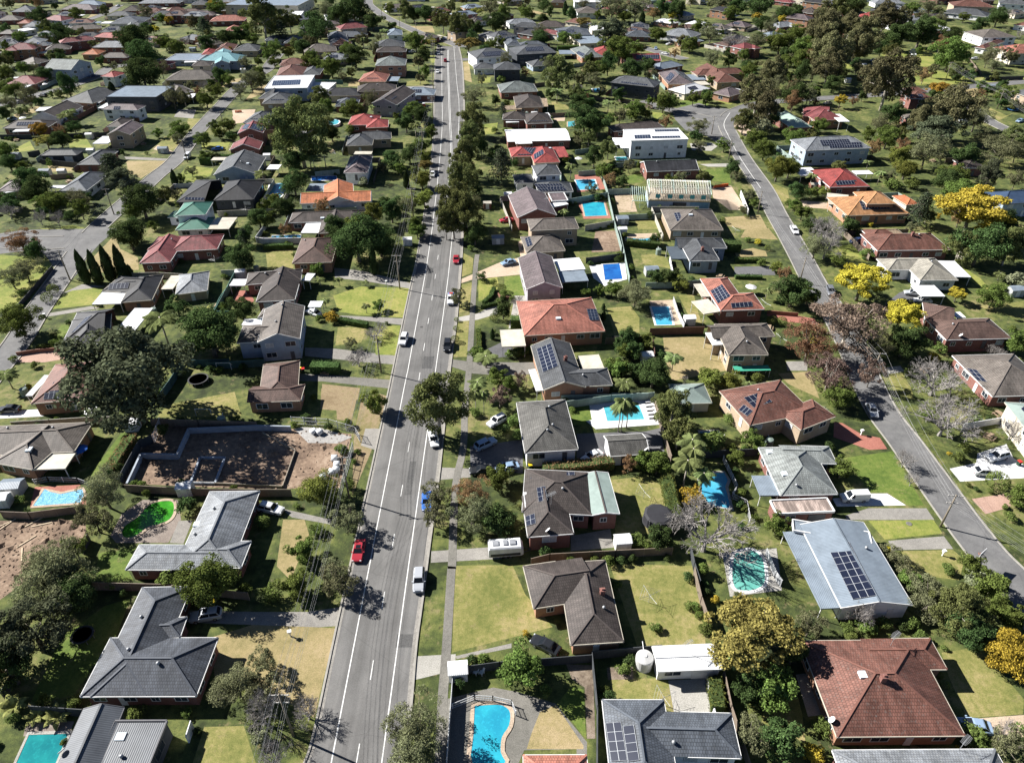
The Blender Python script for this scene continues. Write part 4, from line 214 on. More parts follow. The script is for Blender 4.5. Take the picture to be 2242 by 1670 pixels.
PATCHES=[['lawn','grn',[(-9.3,75.96),(0.07,76.14),(2.07,70.39),(6.09,64.45),(1.29,63.05),(-8.67,60.18)]],
['lawn','grn',[(15.95,76.24),(30.28,75.96),(28.35,61.52),(18.28,61.22)]],
['dirt_yard','dirt',[(-71.87,95.01),(-72.94,103.61),(-72.28,111.41),(-52.29,111.99),(-32.19,109.11),(-31.48,93.82),(-46.9,93.59),(-58.82,94.18)]],
['dirt_yard','dirt',[(-90.72,85.74),(-74.29,85.95),(-72.91,83.12),(-72.63,76.71),(-76.99,73.75),(-79.86,68.69)]],
['lawn','dry',[(-44.46,62.66),(-38.53,65.01),(-26.35,64.22),(-26.46,50.49),(-35.63,55.07),(-41.81,56.45)]],
['verge','dbr',[(-28.94,91.84),(-27.45,103.61),(-26.61,121.57),(-28.53,122.55),(-32.25,121.24),(-31.73,109.11)]],
['pool_terrace','con2',[(34.87,78.62),(44.18,79.6),(42.47,71.09),(33.98,69.88)]],
['path','conc',[(-29.73,110.83),(-26.48,110.83),(-26.67,104.28),(-29.75,105.63)]],
['lawn','lus',[(-66.13,58.33),(-66.47,62.87),(-62.76,68.17),(-59.3,69.67),(-58.57,62.87),(-60.2,53.76),(-65.51,52.1)]],
['paving','pav',[(-64.57,49.84),(-58.32,49.99),(-58.06,48.27),(-63.99,47.97)]],
['lawn','grn',[(-40.71,49.21),(-35.54,49.36),(-32.53,44.52),(-40.54,44.52)]],
['driveway','conc',[(-31.35,67.11),(-26.37,68.0),(-26.15,64.65),(-28.89,64.41),(-54.44,65.46),(-55.29,67.53),(-39.15,67.11)]],
['driveway','con2',[(-13.68,59.6),(-8.14,59.94),(-8.08,57.43),(-13.76,55.87)]],
['driveway','conc',[(-8.15,59.62),(-0.07,61.7),(-0.07,60.94),(-7.96,59.16)]],
['driveway','con2',[(21.86,55.83),(27.47,56.18),(27.32,51.2),(21.8,51.08)]],
['lawn','grn',[(13.76,56.01),(20.3,56.18),(21.86,55.83),(21.77,51.12),(18.81,52.92),(13.59,53.09)]],
['paving','con3',[(-2.64,54.79),(0.9,54.1),(5.94,52.43),(9.75,47.2),(9.52,44.52),(8.2,44.52),(8.33,46.3),(1.59,46.16),(0.83,44.52),(-8.9,44.52),(-8.96,53.09)]],
['lawn','dry',[(3.77,51.28),(5.93,52.26),(9.26,46.75),(9.23,46.3),(1.89,46.3),(2.53,48.27)]],
['garden_bed','mul',[(7.72,58.33),(11.52,58.15),(10.89,47.66),(9.79,47.66),(10.08,54.79),(8.39,56.01)]],
['garden_bed','mul',[(13.47,57.79),(17.12,57.97),(17.02,56.01),(13.43,55.92)]],
['lawn','lus',[(6.26,52.59),(8.33,55.13),(9.89,54.45),(9.66,47.81),(9.36,47.97)]],
['lawn','grn',[(62.22,60.18),(69.57,61.32),(68.99,57.25),(70.03,53.09),(68.61,50.95),(60.86,50.44),(61.41,56.53)]],
['driveway','snd',[(62.37,50.38),(68.72,50.86),(66.99,47.89),(62.51,48.35)]],
['deck','dck',[(39.98,56.71),(42.64,57.07),(42.41,50.95),(39.65,50.63)]],
['lawn','grn',[(35.12,53.76),(39.52,56.53),(38.98,50.95),(38.13,47.05),(33.2,49.84)]],
['paving','pav',[(-68.36,82.31),(-68.65,87.4),(-66.41,90.8),(-60.14,90.8),(-57.71,86.03),(-57.87,80.78),(-66.67,80.78)]],
['lawn','lus',[(-68.54,78.53),(-62.83,80.02),(-62.25,75.16),(-60.39,73.04),(-66.51,73.04)]],
['lawn','lus',[(-79.13,96.81),(-78.61,109.23),(-76.83,109.96),(-76.68,98.07),(-78.7,96.81)]],
['paving','brk',[(-85.72,89.08),(-87.6,94.05),(-79.59,94.66),(-75.66,89.65)]],
['driveway','whp',[(-105.7,114.05),(-107.05,116.37),(-99.47,117.16),(-97.0,114.82)]],
['paving','conc',[(-57.68,80.78),(-58.01,85.76),(-55.64,85.9),(-55.29,80.65)]],
['lawn','grn',[(-72.79,118.75),(-60.2,123.27),(-56.08,114.82),(-73.5,114.44)]],
['lawn','dbr',[(-41.64,124.54),(-33.4,124.54),(-32.98,113.29),(-36.04,113.67),(-36.78,116.76),(-40.27,117.16)]],
['driveway','conc',[(-13.8,99.35),(-7.95,99.02),(-7.73,96.66),(-13.77,95.88)]],
['driveway','conc',[(-13.42,78.97),(-4.02,79.82),(-0.08,79.02),(-0.08,77.55),(-3.0,77.31),(-13.28,76.59)]],
['driveway','asp',[(-8.26,105.35),(2.15,107.44),(2.03,97.75),(-7.8,98.07)]],
['driveway','conc',[(-40.27,88.52),(-31.53,86.03),(-31.51,84.95),(-38.55,86.58),(-40.13,87.96)]],
['lawn','dry',[(-39.93,86.03),(-36.19,86.03),(-34.57,82.57),(-35.33,73.04),(-38.31,75.87)]],
['pool_terrace','whp',[(11.78,119.88),(30.56,120.98),(30.3,112.09),(16.95,110.61),(15.17,113.22),(16.45,113.6),(16.33,118.75)]],
['lawn','lus',[(12.36,118.27),(16.32,118.67),(16.64,113.6),(15.18,113.29),(15.09,112.17),(12.45,111.79)]],
['lawn','grn',[(18.24,95.88),(25.55,97.12),(27.46,94.35),(27.97,86.58),(26.96,85.49),(23.12,82.83),(17.64,81.8)]],
['driveway','asp',[(12.97,109.23),(27.08,109.96),(30.08,111.05),(29.67,103.3),(15.41,100.32),(12.44,101.96)]],
['paving','conc',[(10.0,82.31),(16.89,83.88),(17.01,79.77),(9.78,79.02)]],
['driveway','brk',[(66.07,112.92),(67.71,112.54),(70.28,108.87),(73.4,107.97),(73.38,104.59),(69.82,104.32),(64.2,108.15)]],
['driveway','whp',[(57.72,91.09),(64.75,92.41),(68.16,92.41),(70.28,89.48),(57.84,89.14)]],
['driveway','conc',[(58.46,86.99),(63.25,88.75),(73.56,88.75),(73.66,85.98),(58.48,85.98)]],
['driveway','conc',[(63.57,81.23),(73.45,82.26),(73.66,79.47),(63.28,79.22)]],
['driveway','whp',[(82.79,98.96),(88.7,100.58),(90.37,103.3),(97.55,106.04),(96.59,101.96),(97.47,99.99),(95.39,96.44),(83.0,95.51)]],
['driveway','bkp',[(82.8,91.03),(90.57,92.56),(88.66,89.03),(83.31,87.35)]],
['lawn','lus',[(63.71,101.96),(74.21,103.97),(73.47,89.43),(70.38,89.37),(68.4,92.56),(65.14,92.85),(64.46,98.7)]],
['lawn','lim',[(62.04,85.76),(73.49,86.03),(73.54,82.83),(63.07,81.54)]],
['lawn','grn',[(64.7,79.02),(73.52,79.27),(74.32,77.07),(71.31,73.04),(64.44,74.23)]],
['lawn','lim',[(-120.1,158.25),(-118.32,169.03),(-110.62,171.08),(-108.99,161.19)]],
['lawn','lim',[(-151.96,190.51),(-136.12,188.8),(-132.19,184.78),(-128.88,162.01),(-131.65,156.17)]],
['driveway','bkp',[(-118.74,138.01),(-104.85,139.77),(-101.29,136.79),(-107.45,134.57),(-116.27,134.57)]],
['driveway','conc',[(-120.75,166.17),(-117.4,172.26),(-110.34,171.08),(-114.0,169.9),(-118.18,168.74)]],
['driveway','conc',[(-119.78,156.17),(-109.14,160.38),(-106.49,159.31),(-111.86,157.21),(-119.98,154.11)]],
['lawn','lim',[(-149.05,209.39),(-134.67,209.39),(-135.39,208.2),(-140.24,206.25),(-147.24,208.44)]],
['lawn','dry',[(-122.16,187.45),(-123.06,204.7),(-116.83,194.36),(-109.19,188.8),(-105.52,180.89),(-111.39,179.62),(-118.96,178.99)]],
['lawn','lus',[(-110.47,143.02),(-112.16,151.11),(-108.55,151.11),(-107.74,143.02)]],
['lawn','lim',[(-47.49,165.89),(-41.01,171.08),(-27.78,169.9),(-27.54,154.52),(-39.73,156.06),(-44.53,157.62)]],
['lawn','grn',[(-43.04,150.12),(-35.62,149.54),(-36.16,143.02),(-42.1,141.65)]],
['driveway','conc',[(-50.58,182.18),(-42.3,180.25),(-27.56,172.86),(-27.62,169.79),(-41.0,174.36),(-49.02,175.88)]],
['driveway','conc',[(-43.87,155.65),(-27.31,154.11),(-27.44,151.01),(-36.07,153.0),(-43.41,154.62)]],
['driveway','conc',[(-49.04,140.75),(-41.82,140.3),(-26.91,137.22),(-27.16,133.73),(-33.28,134.57),(-48.2,137.22)]],
['driveway','con3',[(-47.92,130.11),(-42.47,129.71),(-26.79,127.64),(-27.09,124.54),(-41.91,127.13),(-47.24,127.33)]],
['lawn','grn',[(-72.87,192.25),(-65.78,195.79),(-62.0,181.85),(-69.08,180.89)]],
['paving','brk',[(-73.29,162.01),(-73.78,168.74),(-71.27,168.74),(-67.82,163.65),(-67.82,160.92)]],
['verge','lim',[(-33.8,150.12),(-27.73,150.86),(-27.12,137.57),(-31.85,137.66)]],
['verge','dbr',[(-41.82,126.16),(-33.22,124.62),(-32.93,120.44),(-40.58,120.44)]],
['lawn','lus',[(-2.13,176.81),(3.13,177.12),(3.26,165.89),(-2.04,166.45)]],
['driveway','snd',[(-14.14,175.15),(-3.69,185.31),(2.31,188.8),(3.14,178.24),(-10.7,175.15),(-14.05,172.74)]],
['driveway','con2',[(-14.19,154.52),(-8.82,156.58),(-3.89,162.01),(-3.54,156.58),(-8.7,153.51),(-14.11,152.5)]],
['driveway','asp',[(-6.68,139.32),(-2.58,143.02),(0.28,140.3),(-0.33,137.14),(-4.17,136.27)]],
['driveway','con3',[(-14.24,135.85),(-8.43,134.66),(5.39,134.57),(5.97,130.03),(-2.18,129.31),(-8.71,130.11),(-14.08,132.98)]],
['lawn','lim',[(-9.25,174.66),(-4.14,176.5),(-3.48,171.08),(-6.36,163.1),(-8.81,163.1)]],
['dirt_yard','dirt',[(26.13,207.02),(33.36,207.81),(33.38,192.81),(23.48,192.11)]],
['pool_terrace','whp',[(22.1,183.34),(32.49,185.45),(31.82,175.15),(26.2,172.14),(25.23,171.08),(22.57,175.76)]],
['driveway','snd',[(1.77,199.43),(3.37,200.92),(5.36,190.17),(2.6,187.45)]],
['lawn','grn',[(24.52,159.31),(30.82,160.38),(32.21,154.62),(31.0,146.27),(24.87,146.27)]],
['verge','grn',[(-14.83,192.25),(-11.28,188.12),(-11.16,178.99),(-14.22,176.5)]],
['verge','grn',[(-13.69,172.26),(-10.91,173.46),(-11.05,158.78),(-14.08,156.17)]],
['verge','grn',[(-14.12,152.6),(-10.77,153.1),(-10.45,136.79),(-13.94,136.79)]],
['driveway','con2',[(0.72,165.89),(3.75,165.89),(3.54,152.6),(-0.86,149.15)]],
['driveway','asp',[(63.34,182.69),(74.91,183.34),(73.48,177.61),(62.05,177.61)]],
['driveway','brk',[(66.16,158.15),(76.18,154.01),(76.22,151.01),(69.17,152.5),(64.63,155.65)]],
['driveway','conc',[(63.16,134.99),(68.06,134.99),(66.72,131.25),(62.22,131.25)]],
['lawn','dry',[(36.59,145.71),(46.32,145.33),(49.23,138.44),(48.4,131.25),(35.48,127.25),(35.39,134.57)]],
['lawn','grn',[(42.08,166.34),(48.42,166.34),(47.22,151.6),(45.1,151.6),(44.2,165.89)]],
['lawn','dry',[(65.95,192.95),(72.07,195.08),(75.17,192.95),(74.77,189.48),(65.59,189.14)]],
['pool_terrace','snd',[(36.05,163.1),(42.41,163.65),(42.42,151.11),(35.89,150.61)]],
['lawn','dry',[(59.77,130.11),(67.03,130.92),(65.85,120.88),(60.85,126.16)]],
['lawn','grn',[(37.87,190.17),(45.47,191.9),(44.82,181.53),(37.67,184.78)]],
['lawn','dry',[(72.97,207.81),(80.91,209.39),(81.28,200.92),(70.27,202.42)]],
['verge','grn',[(84.18,129.91),(87.85,130.32),(87.3,125.0),(86.1,120.44),(82.73,122.36)]],
['driveway','con2',[(84.52,132.36),(88.66,133.19),(88.59,130.92),(84.09,129.71)]],
['lawn','lim',[(97.43,196.51),(105.18,197.96),(102.59,185.45),(96.49,187.45)]],
['lawn','lim',[(128.41,182.82),(129.72,175.88),(129.01,169.32),(127.08,169.9),(125.5,177.74)]],
['driveway','asp',[(103.65,167.59),(110.82,171.08),(108.18,163.65),(98.94,163.1)]],
['lawn','grn',[(120.62,160.38),(128.84,153.61),(134.39,163.1),(124.95,160.92)]],
['lawn','dry',[(-149.71,272.86),(-133.56,272.86),(-135.71,253.63),(-143.0,259.73)]],
['lawn','lim',[(-186.5,300.97),(-179.11,301.53),(-169.8,287.92),(-179.73,288.97)]],
['lawn','lim',[(-201.27,284.8),(-200.67,297.62),(-192.18,285.84),(-199.85,281.74)]],
['lawn','dry',[(-177.26,267.19),(-166.25,267.93),(-162.84,261.7),(-172.23,260.62)]],
['driveway','conc',[(-152.52,277.74),(-148.52,277.54),(-133.29,275.28),(-133.31,272.86),(-150.57,274.79)]],
['lawn','lim',[(-142.84,210.79),(-139.74,211.95),(-134.86,209.51),(-136.58,206.68),(-140.73,206.68)]],
['lawn','grn',[(-146.99,303.24),(-140.04,305.53),(-133.02,286.88),(-137.33,284.8),(-145.31,292.17)]],
['driveway','snd',[(-145.31,292.17),(-134.21,282.75),(-134.36,279.73),(-144.84,286.88)]],
['lawn','lim',[(-122.85,253.8),(-123.87,267.19),(-112.81,264.42),(-111.3,256.39),(-115.25,250.41)]],
['lawn','grn',[(-120.75,241.45),(-115.5,243.04),(-115.15,231.49),(-116.84,231.49)]],
['driveway','conc',[(-154.29,332.82),(-144.62,330.18),(-148.52,345.17),(-157.11,345.17)]],
['dirt_yard','snd',[(-127.79,332.82),(-122.32,342.36),(-119.7,323.71),(-123.0,322.45)]],
['lawn','grn',[(-146.88,330.18),(-140.11,330.18),(-138.57,312.6),(-141.45,312.6)]],
['lawn','lim',[(-128.52,295.42),(-116.87,296.51),(-114.76,285.84),(-124.78,285.84)]],
['lawn','grn',[(-40.5,322.45),(-34.71,323.71),(-33.94,315.01),(-39.36,315.01)]],
['lawn','lim',[(-12.8,321.19),(-6.23,323.71),(-7.04,307.86),(-11.26,306.69)]],
['dirt_yard','drt2',[(35.54,239.72),(41.95,239.87),(41.38,222.71),(35.13,222.01)]],
['lawn','lus',[(35.35,253.8),(42.26,255.52),(48.78,260.36),(47.17,249.57),(34.96,247.5)]],
['deck','brk',[(23.15,257.26),(31.39,259.91),(32.53,252.95),(32.99,243.04),(22.78,239.87)]],
['deck','brk',[(22.38,230.75),(31.84,232.23),(32.14,217.36),(23.2,216.69)]],
['paving','snd',[(17.95,332.82),(24.47,334.16),(23.62,326.27),(19.89,326.27)]],
['lawn','grn',[(39.66,215.36),(47.9,216.69),(47.63,208.88),(39.7,208.25)]],
['paving','snd',[(35.13,205.13),(45.54,205.75),(45.28,202.69),(34.99,202.08)]],
['dirt_yard','snd',[(71.33,245.46),(78.34,246.27),(77.92,224.25),(72.24,224.11),(69.28,235.24)]],
['lawn','lus',[(71.51,262.6),(82.17,265.34),(78.96,248.74),(72.96,251.25)]],
['driveway','con2',[(71.96,269.06),(83.64,270.0),(83.03,266.26),(74.51,266.26)]],
['driveway','con2',[(73.27,294.33),(82.41,295.42),(84.14,291.1),(79.99,284.8),(72.55,285.84)]],
['lawn','dry',[(69.11,218.04),(81.29,220.08),(80.03,203.9),(72.37,208.88),(68.03,211.43)]],
['verge','grn',[(92.59,250.41),(97.48,243.04),(94.69,231.49),(91.59,231.49)]],
['verge','snd',[(101.94,331.49),(103.89,328.87),(103.24,311.4),(98.91,303.24),(96.89,317.46)]],
['driveway','snd',[(98.61,232.23),(107.14,230.75),(105.61,224.96),(97.79,226.39)]],
['lawn','dry',[(-229.48,336.15),(-226.93,352.19),(-219.54,344.01),(-225.51,331.07)]],
['lawn','dry',[(-325.79,576.28),(-320.64,593.09),(-337.0,645.2),(-327.74,661.63),(-321.02,655.38),(-319.72,603.6),(-318.03,582.9),(-317.58,563.44)]],
['dirt_yard','snd',[(-131.37,344.01),(-120.68,345.35),(-117.92,331.07),(-123.82,323.69)]],
['lawn','dry',[(-148.06,405.48),(-143.61,409.04),(-143.76,391.75),(-149.15,386.81),(-156.55,391.75)]],
['driveway','conc',[(-149.1,396.8),(-142.11,398.51),(-140.87,391.75),(-147.06,391.75)]],
['lawn','dry',[(-132.28,383.58),(-130.39,398.51),(-123.99,375.68),(-130.56,360.7)]],
['verge','dry',[(-29.46,445.74),(-25.36,446.78),(-21.23,396.8),(-26.62,403.72)]],
['lawn','lim',[(-18.58,403.72),(-11.51,409.04),(-11.63,396.8),(-17.82,395.11)]],
['lawn','dry',[(-52.05,381.98),(-40.63,385.19),(-39.34,366.57),(-50.26,366.57)]],
['driveway','conc',[(-54.85,388.45),(-41.48,390.09),(-40.48,383.58),(-54.16,382.77)]],
['driveway','con2',[(-50.31,363.62),(-37.91,363.62),(-37.28,356.41),(-49.46,356.41)]],
['lawn','grn',[(-56.06,398.51),(-47.97,405.48),(-42.45,391.75),(-54.95,389.27)]],
['lawn','dry',[(-86.63,398.51),(-81.37,401.97),(-78.61,388.45),(-85.16,388.45)]],
['verge','dry',[(-74.24,563.44),(-56.94,560.31),(-53.13,536.34),(-66.25,542.16)]],
['verge','lim',[(-51.07,474.29),(-47.66,474.29),(-44.51,443.66),(-47.26,443.66)]],
['lawn','dry',[(38.11,439.57),(44.67,441.61),(43.1,423.83),(39.27,420.04)]],
['lawn','grn',[(19.03,359.26),(27.38,352.19),(26.56,345.35),(19.82,344.01)]],
['lawn','dry',[(97.91,483.73),(107.87,493.51),(102.42,465.17),(97.9,467.42)]],
['verge','dry',[(16.15,633.35),(30.26,610.8),(21.72,610.8),(15.88,621.89)]],
['lawn','lim',[(65.24,341.36),(70.66,338.74),(65.33,328.58),(64.36,333.59)]],
['lawn','lus',[(80.29,357.83),(86.72,365.09),(95.25,356.41),(91.28,345.35),(80.9,345.35)]],
['lawn','lim',[(101.19,375.68),(117.91,375.68),(105.21,353.59),(100.25,354.99)]],
['driveway','conc',[(173.91,560.31),(182.47,551.1),(176.18,533.47),(171.89,545.11)]],
['lawn','lim',[(223.73,465.91),(265.84,484.99),(257.01,463.61),(238.66,452.44),(227.65,451.35)]],
['lawn','lim',[(238.46,452.0),(255.54,463.61),(237.57,423.51),(251.51,408.02),(277.69,408.02),(273.68,401.17),(231.15,392.79),(226.75,390.74),(210.56,390.4)]],
['lawn','dry',[(229.64,380.77),(240.52,385.7),(231.18,368.14),(225.57,366.61)]],
['lawn','lim',[(194.21,443.83),(211.29,439.63),(206.75,425.47),(188.74,429.44)]],
['lawn','grn',[(226.01,350.47),(227.17,335.48),(233.16,339.46),(218.46,326.5),(220.47,336.8)]],
['side_road','as2',[(-148.54,208.44),(-124.21,209.39),(-124.71,197.96),(-123.66,187.45),(-121.87,178.99),(-121.04,171.08),(-132.02,184.46),(-136.77,190.03),(-141.67,194.01),(-152.26,190.51),(-160.66,204.7),(-154.05,207.81)]],
['side_road','as2',[(75.01,345.17),(90.29,356.38),(95.07,348.31),(105.52,345.17),(99.5,333.07),(91.31,316.2),(87.83,292.21),(85.12,293.4),(82.25,305.08),(75.06,312.86),(73.66,328.71)]],
['dirt_yard','gra',[(-44.15,110.69),(-42.63,111.24),(-38.82,111.05),(-31.92,108.15),(-34.55,106.21),(-40.32,106.39)]],
['dirt_yard','drk',[(-64.38,109.23),(-51.8,110.32),(-47.13,94.35),(-54.77,94.66),(-59.69,94.66),(-62.61,95.57)]],
['dirt_yard','drk',[(-51.7,109.96),(-44.39,108.87),(-42.02,103.97),(-41.92,94.05),(-47.04,94.05)]],]
FENCES=[['tb',1.8,[(-67.2,71.24),(-54.55,70.86),(-40.7,69.27)]],['dk',1.8,[(-69.43,56.83),(-69.24,53.05)]],['dk',1.8,[(-64.23,51.08),(-59.28,50.75),(-57.04,50.59)]],['wh',1.6,[(-42.1,49.12),(-41.97,47.13)]],['dk',1.8,[(-7.8,56.66),(-1.74,57.55),(11.28,58.64)]],['pg',1.5,[(-8.23,55.61),(-8.22,43.79)]],['wm',1.2,[(-8.06,51.74),(-5.15,52.98),(-2.63,52.81),(-0.06,52.23),(0.51,50.77)]],['dk',1.9,[(11.4,59.12),(21.39,60.13)]],['dk',1.9,[(11.38,58.94),(11.38,51.02),(10.63,43.6)]],['tb',1.8,[(29.14,74.07),(29.05,68.52),(29.39,64.18)]],['tb',1.8,[(29.54,56.3),(29.27,51.08),(29.47,48.24),(29.72,43.64)]],['wh',1.3,[(27.16,55.74),(26.98,50.47)]],['pc',1.8,[(-100.87,110.71),(-93.56,111.45),(-85.1,112.38),(-75.99,112.57)]],['tb',1.8,[(-73.28,111.75),(-63.48,111.26),(-51.53,110.71)]],['dk',2.0,[(-71.83,94.1),(-72.59,104.76),(-70.83,106.5)]],['wm',1.9,[(-70.68,106.62),(-71.51,112.07)]],['tb',1.7,[(-88.76,86.34),(-83.78,86.06),(-75.35,87.72)]],['tb',1.8,[(-70.06,92.8),(-58.59,91.86),(-45.95,91.62),(-39.76,91.62)]],['dk',1.7,[(-70.9,78.29),(-71.22,81.3)]],['wm',1.2,[(-87.95,94.78),(-85.8,95.55),(-80.09,95.24),(-77.93,94.33)]],['wm',1.9,[(-44.9,112.26),(-37.23,111.62),(-31.39,109.12),(-30.03,106.62)]],['wm',1.9,[(-30.95,104.19),(-30.98,91.81)]],['gg',1.9,[(11.54,117.48),(20.98,119.49),(30.21,120.52)]],['tb',1.8,[(30.19,118.82),(30.01,109.24),(30.29,100.62)]],['tb',1.8,[(3.11,75.91),(6.15,76.87),(16.99,77.6),(26.39,78.21)]],['dk',1.8,[(29.44,78.21),(29.35,75.09),(29.53,71.61)]],['wm',1.3,[(40.42,101.18),(41.05,93.32),(39.47,91.25),(41.71,89.52),(41.19,85.35)]],['dk',1.8,[(34.93,101.77),(47.36,102.61)]],['wh',1.5,[(91.06,110.52),(99.64,112.49)]],['pg',1.6,[(41.89,78.14),(41.98,73.4),(42.4,71.77)]],['pc',1.8,[(-104.65,175.49),(-98.22,175.8),(-90.45,174.87)]],['gn',2.0,[(-75.63,167.93),(-75.77,161.73),(-74.93,153.79)]],['gn',1.9,[(-74.93,154.47),(-71.24,154.57)]],['dg',2.0,[(-74.72,118.25),(-74.44,125.33),(-74.69,132.56)]],['dg',1.9,[(-73.84,132.71),(-64.26,133.04)]],['bk',0.9,[(-115.36,137.39),(-111.26,138.71),(-104.79,139.82)]],['dk',1.2,[(-127.14,159.79),(-129.79,181.08)]],['gn',2.0,[(-74.69,153.28),(-75.53,164.51),(-76.47,176.96)]],['pc',1.8,[(-80.56,177.04),(-76.64,177.35)]],['dg',1.9,[(-68.95,131.67),(-56.25,132.91)]],['wh',1.8,[(-77.48,198.83),(-74.71,197.87),(-63.9,198.31)]],['gg',1.9,[(10.42,119.47),(20.31,119.83),(27.01,120.27)]],['tb',1.8,[(22.28,142.26),(30.27,142.58)]],['gg',1.8,[(33.12,204.51),(32.66,188.49),(32.08,173.05)]],['dk',1.8,[(21.22,184.78),(32.57,187.81)]],['bk',0.7,[(-3.68,166.32),(-3.11,164.63),(0.72,163.79)]],['br',2.0,[(33.41,146.14),(46.61,146.96)]],['gg',1.8,[(36.06,169.77),(43.63,170.06),(52.32,171.54)]],['dk',1.8,[(23.79,142.86),(31.2,142.95)]],['br',1.8,[(33.6,142.49),(32.44,132.44)]],['wh',1.2,[(45.59,186.68),(44.76,177.28)]],['pg',1.4,[(42.2,162.81),(42.0,155.33),(42.38,149.3)]],['gg',1.9,[(21.19,120.2),(28.87,120.13)]],['bk',1.0,[(64.94,156.53),(72.42,155.24)]],['dk',1.9,[(95.75,158.93),(105.83,159.47)]],['pc',1.6,[(87.9,205.75),(88.54,205.75)]],['dk',1.8,[(-186.85,301.61),(-171.07,303.57)]],['dk',1.9,[(-213.91,299.79),(-201.08,300.36)]],['dk',1.9,[(-189.76,277.41),(-186.57,279.93)]],['tb',1.7,[(-167.91,252.51),(-160.86,254.67)]],['pk',1.4,[(-119.9,229.06),(-119.73,244.55)]],['dk',2.0,[(-180.21,268.82),(-164.1,265.06)]],['wh',1.5,[(-119.8,243.87),(-115.71,244.69),(-110.48,244.85)]],['pc',1.9,[(-95.65,218.59),(-77.65,220.66)]],['pg',1.8,[(-77.13,198.43),(-65.84,198.25)]],['pg',1.8,[(-77.55,199.02),(-77.42,209.21)]],['pc',1.8,[(-77.09,228.79),(-77.57,238.28)]],['gg',1.8,[(-72.24,255.53),(-63.95,258.18)]],['gg',1.9,[(18.22,228.53),(32.88,235.3)]],['gg',1.9,[(32.92,258.07),(33.0,236.46),(32.38,211.56),(32.29,192.03)]],['pc',1.9,[(22.85,207.38),(32.34,211.24)]],['gg',1.8,[(24.5,256.14),(32.93,258.18)]],['gg',1.9,[(34.45,263.96),(49.57,267.04)]],['gg',1.9,[(33.13,237.63),(45.42,239.2)]],['gg',1.8,[(33.1,215.44),(48.27,216.99)]],['gg',1.8,[(25.03,280.24),(30.82,282.8)]],['wh',1.9,[(79.07,236.85),(77.03,219.28)]],['tb',1.8,[(36.49,367.58),(45.28,358.67)]],['tb',1.9,[(51.12,359.73),(66.07,345.6)]],['tb',1.8,[(15.23,331.47),(28.27,334.03)]],['tb',1.8,[(10.83,386.55),(17.06,389.88)]],['gg',1.7,[(33.82,431.45),(44.2,437.5)]],['dk',1.8,[(252.37,400.4),(274.06,403.11)]],['tb',1.6,[(268.77,448.91),(256.27,412.34)]],['gn',1.9,[(-105.49,395.38),(-88.86,393.67)]],['cn',1.3,[(-70.22,93.77),(-71.11,101.84),(-64.16,101.67),(-64.76,109.3),(-51.52,110.29),(-44.52,110.03)]],['cn',0.5,[(-59.22,94.9),(-59.95,101.74),(-55.16,101.74),(-54.68,94.75),(-59.22,94.9)]],['pk',0.5,[(-49.91,109.0),(-42.1,103.75),(-41.99,93.84),(-60.07,95.05)]]]
HEDGES=[['m',2.0,1.8,[(27.97,55.43),(27.58,51.08)]],['r',2.0,1.7,[(-75.1,107.21),(-75.22,101.39),(-75.12,96.88)]],['r',2.2,2.2,[(5.74,97.6),(12.04,98.24),(19.12,99.52)]],['m',2.2,2.4,[(28.37,95.2),(28.19,89.57),(28.13,84.85)]],['d',1.6,1.6,[(-73.85,194.16),(-65.27,194.88)]],['d',2.6,2.2,[(-45.2,131.02),(-38.77,130.82)]],['d',1.5,1.3,[(-43.05,152.44),(-35.67,149.95)]],['m',2.6,3.5,[(-0.35,149.23),(1.93,149.23)]],['d',1.0,0.9,[(-4.84,169.4),(-5.57,164.82),(-7.38,161.51)]],['m',1.0,1.0,[(-8.2,148.01),(-7.64,139.66)]],['d',0.9,0.9,[(-7.83,159.08),(-3.86,160.96)]],['d',3.2,3.0,[(62.21,193.65),(67.52,192.93)]],['d',1.2,1.0,[(61.69,175.81),(69.05,175.5)]],['m',1.2,1.2,[(64.26,186.0),(72.81,185.67)]],['d',2.0,2.2,[(-116.33,273.53),(-107.83,274.02)]],['d',2.6,2.6,[(-119.4,268.93),(-115.3,269.89)]],['d',2.0,2.0,[(34.41,197.1),(43.95,194.78)]],['m',3.0,3.0,[(28.11,477.41),(41.37,478.62)]],['d',3.0,3.0,[(-185.89,513.32),(-175.28,516.07)]],['m',1.0,1.0,[(-111.98,140.11),(-105.36,141.01)]]]
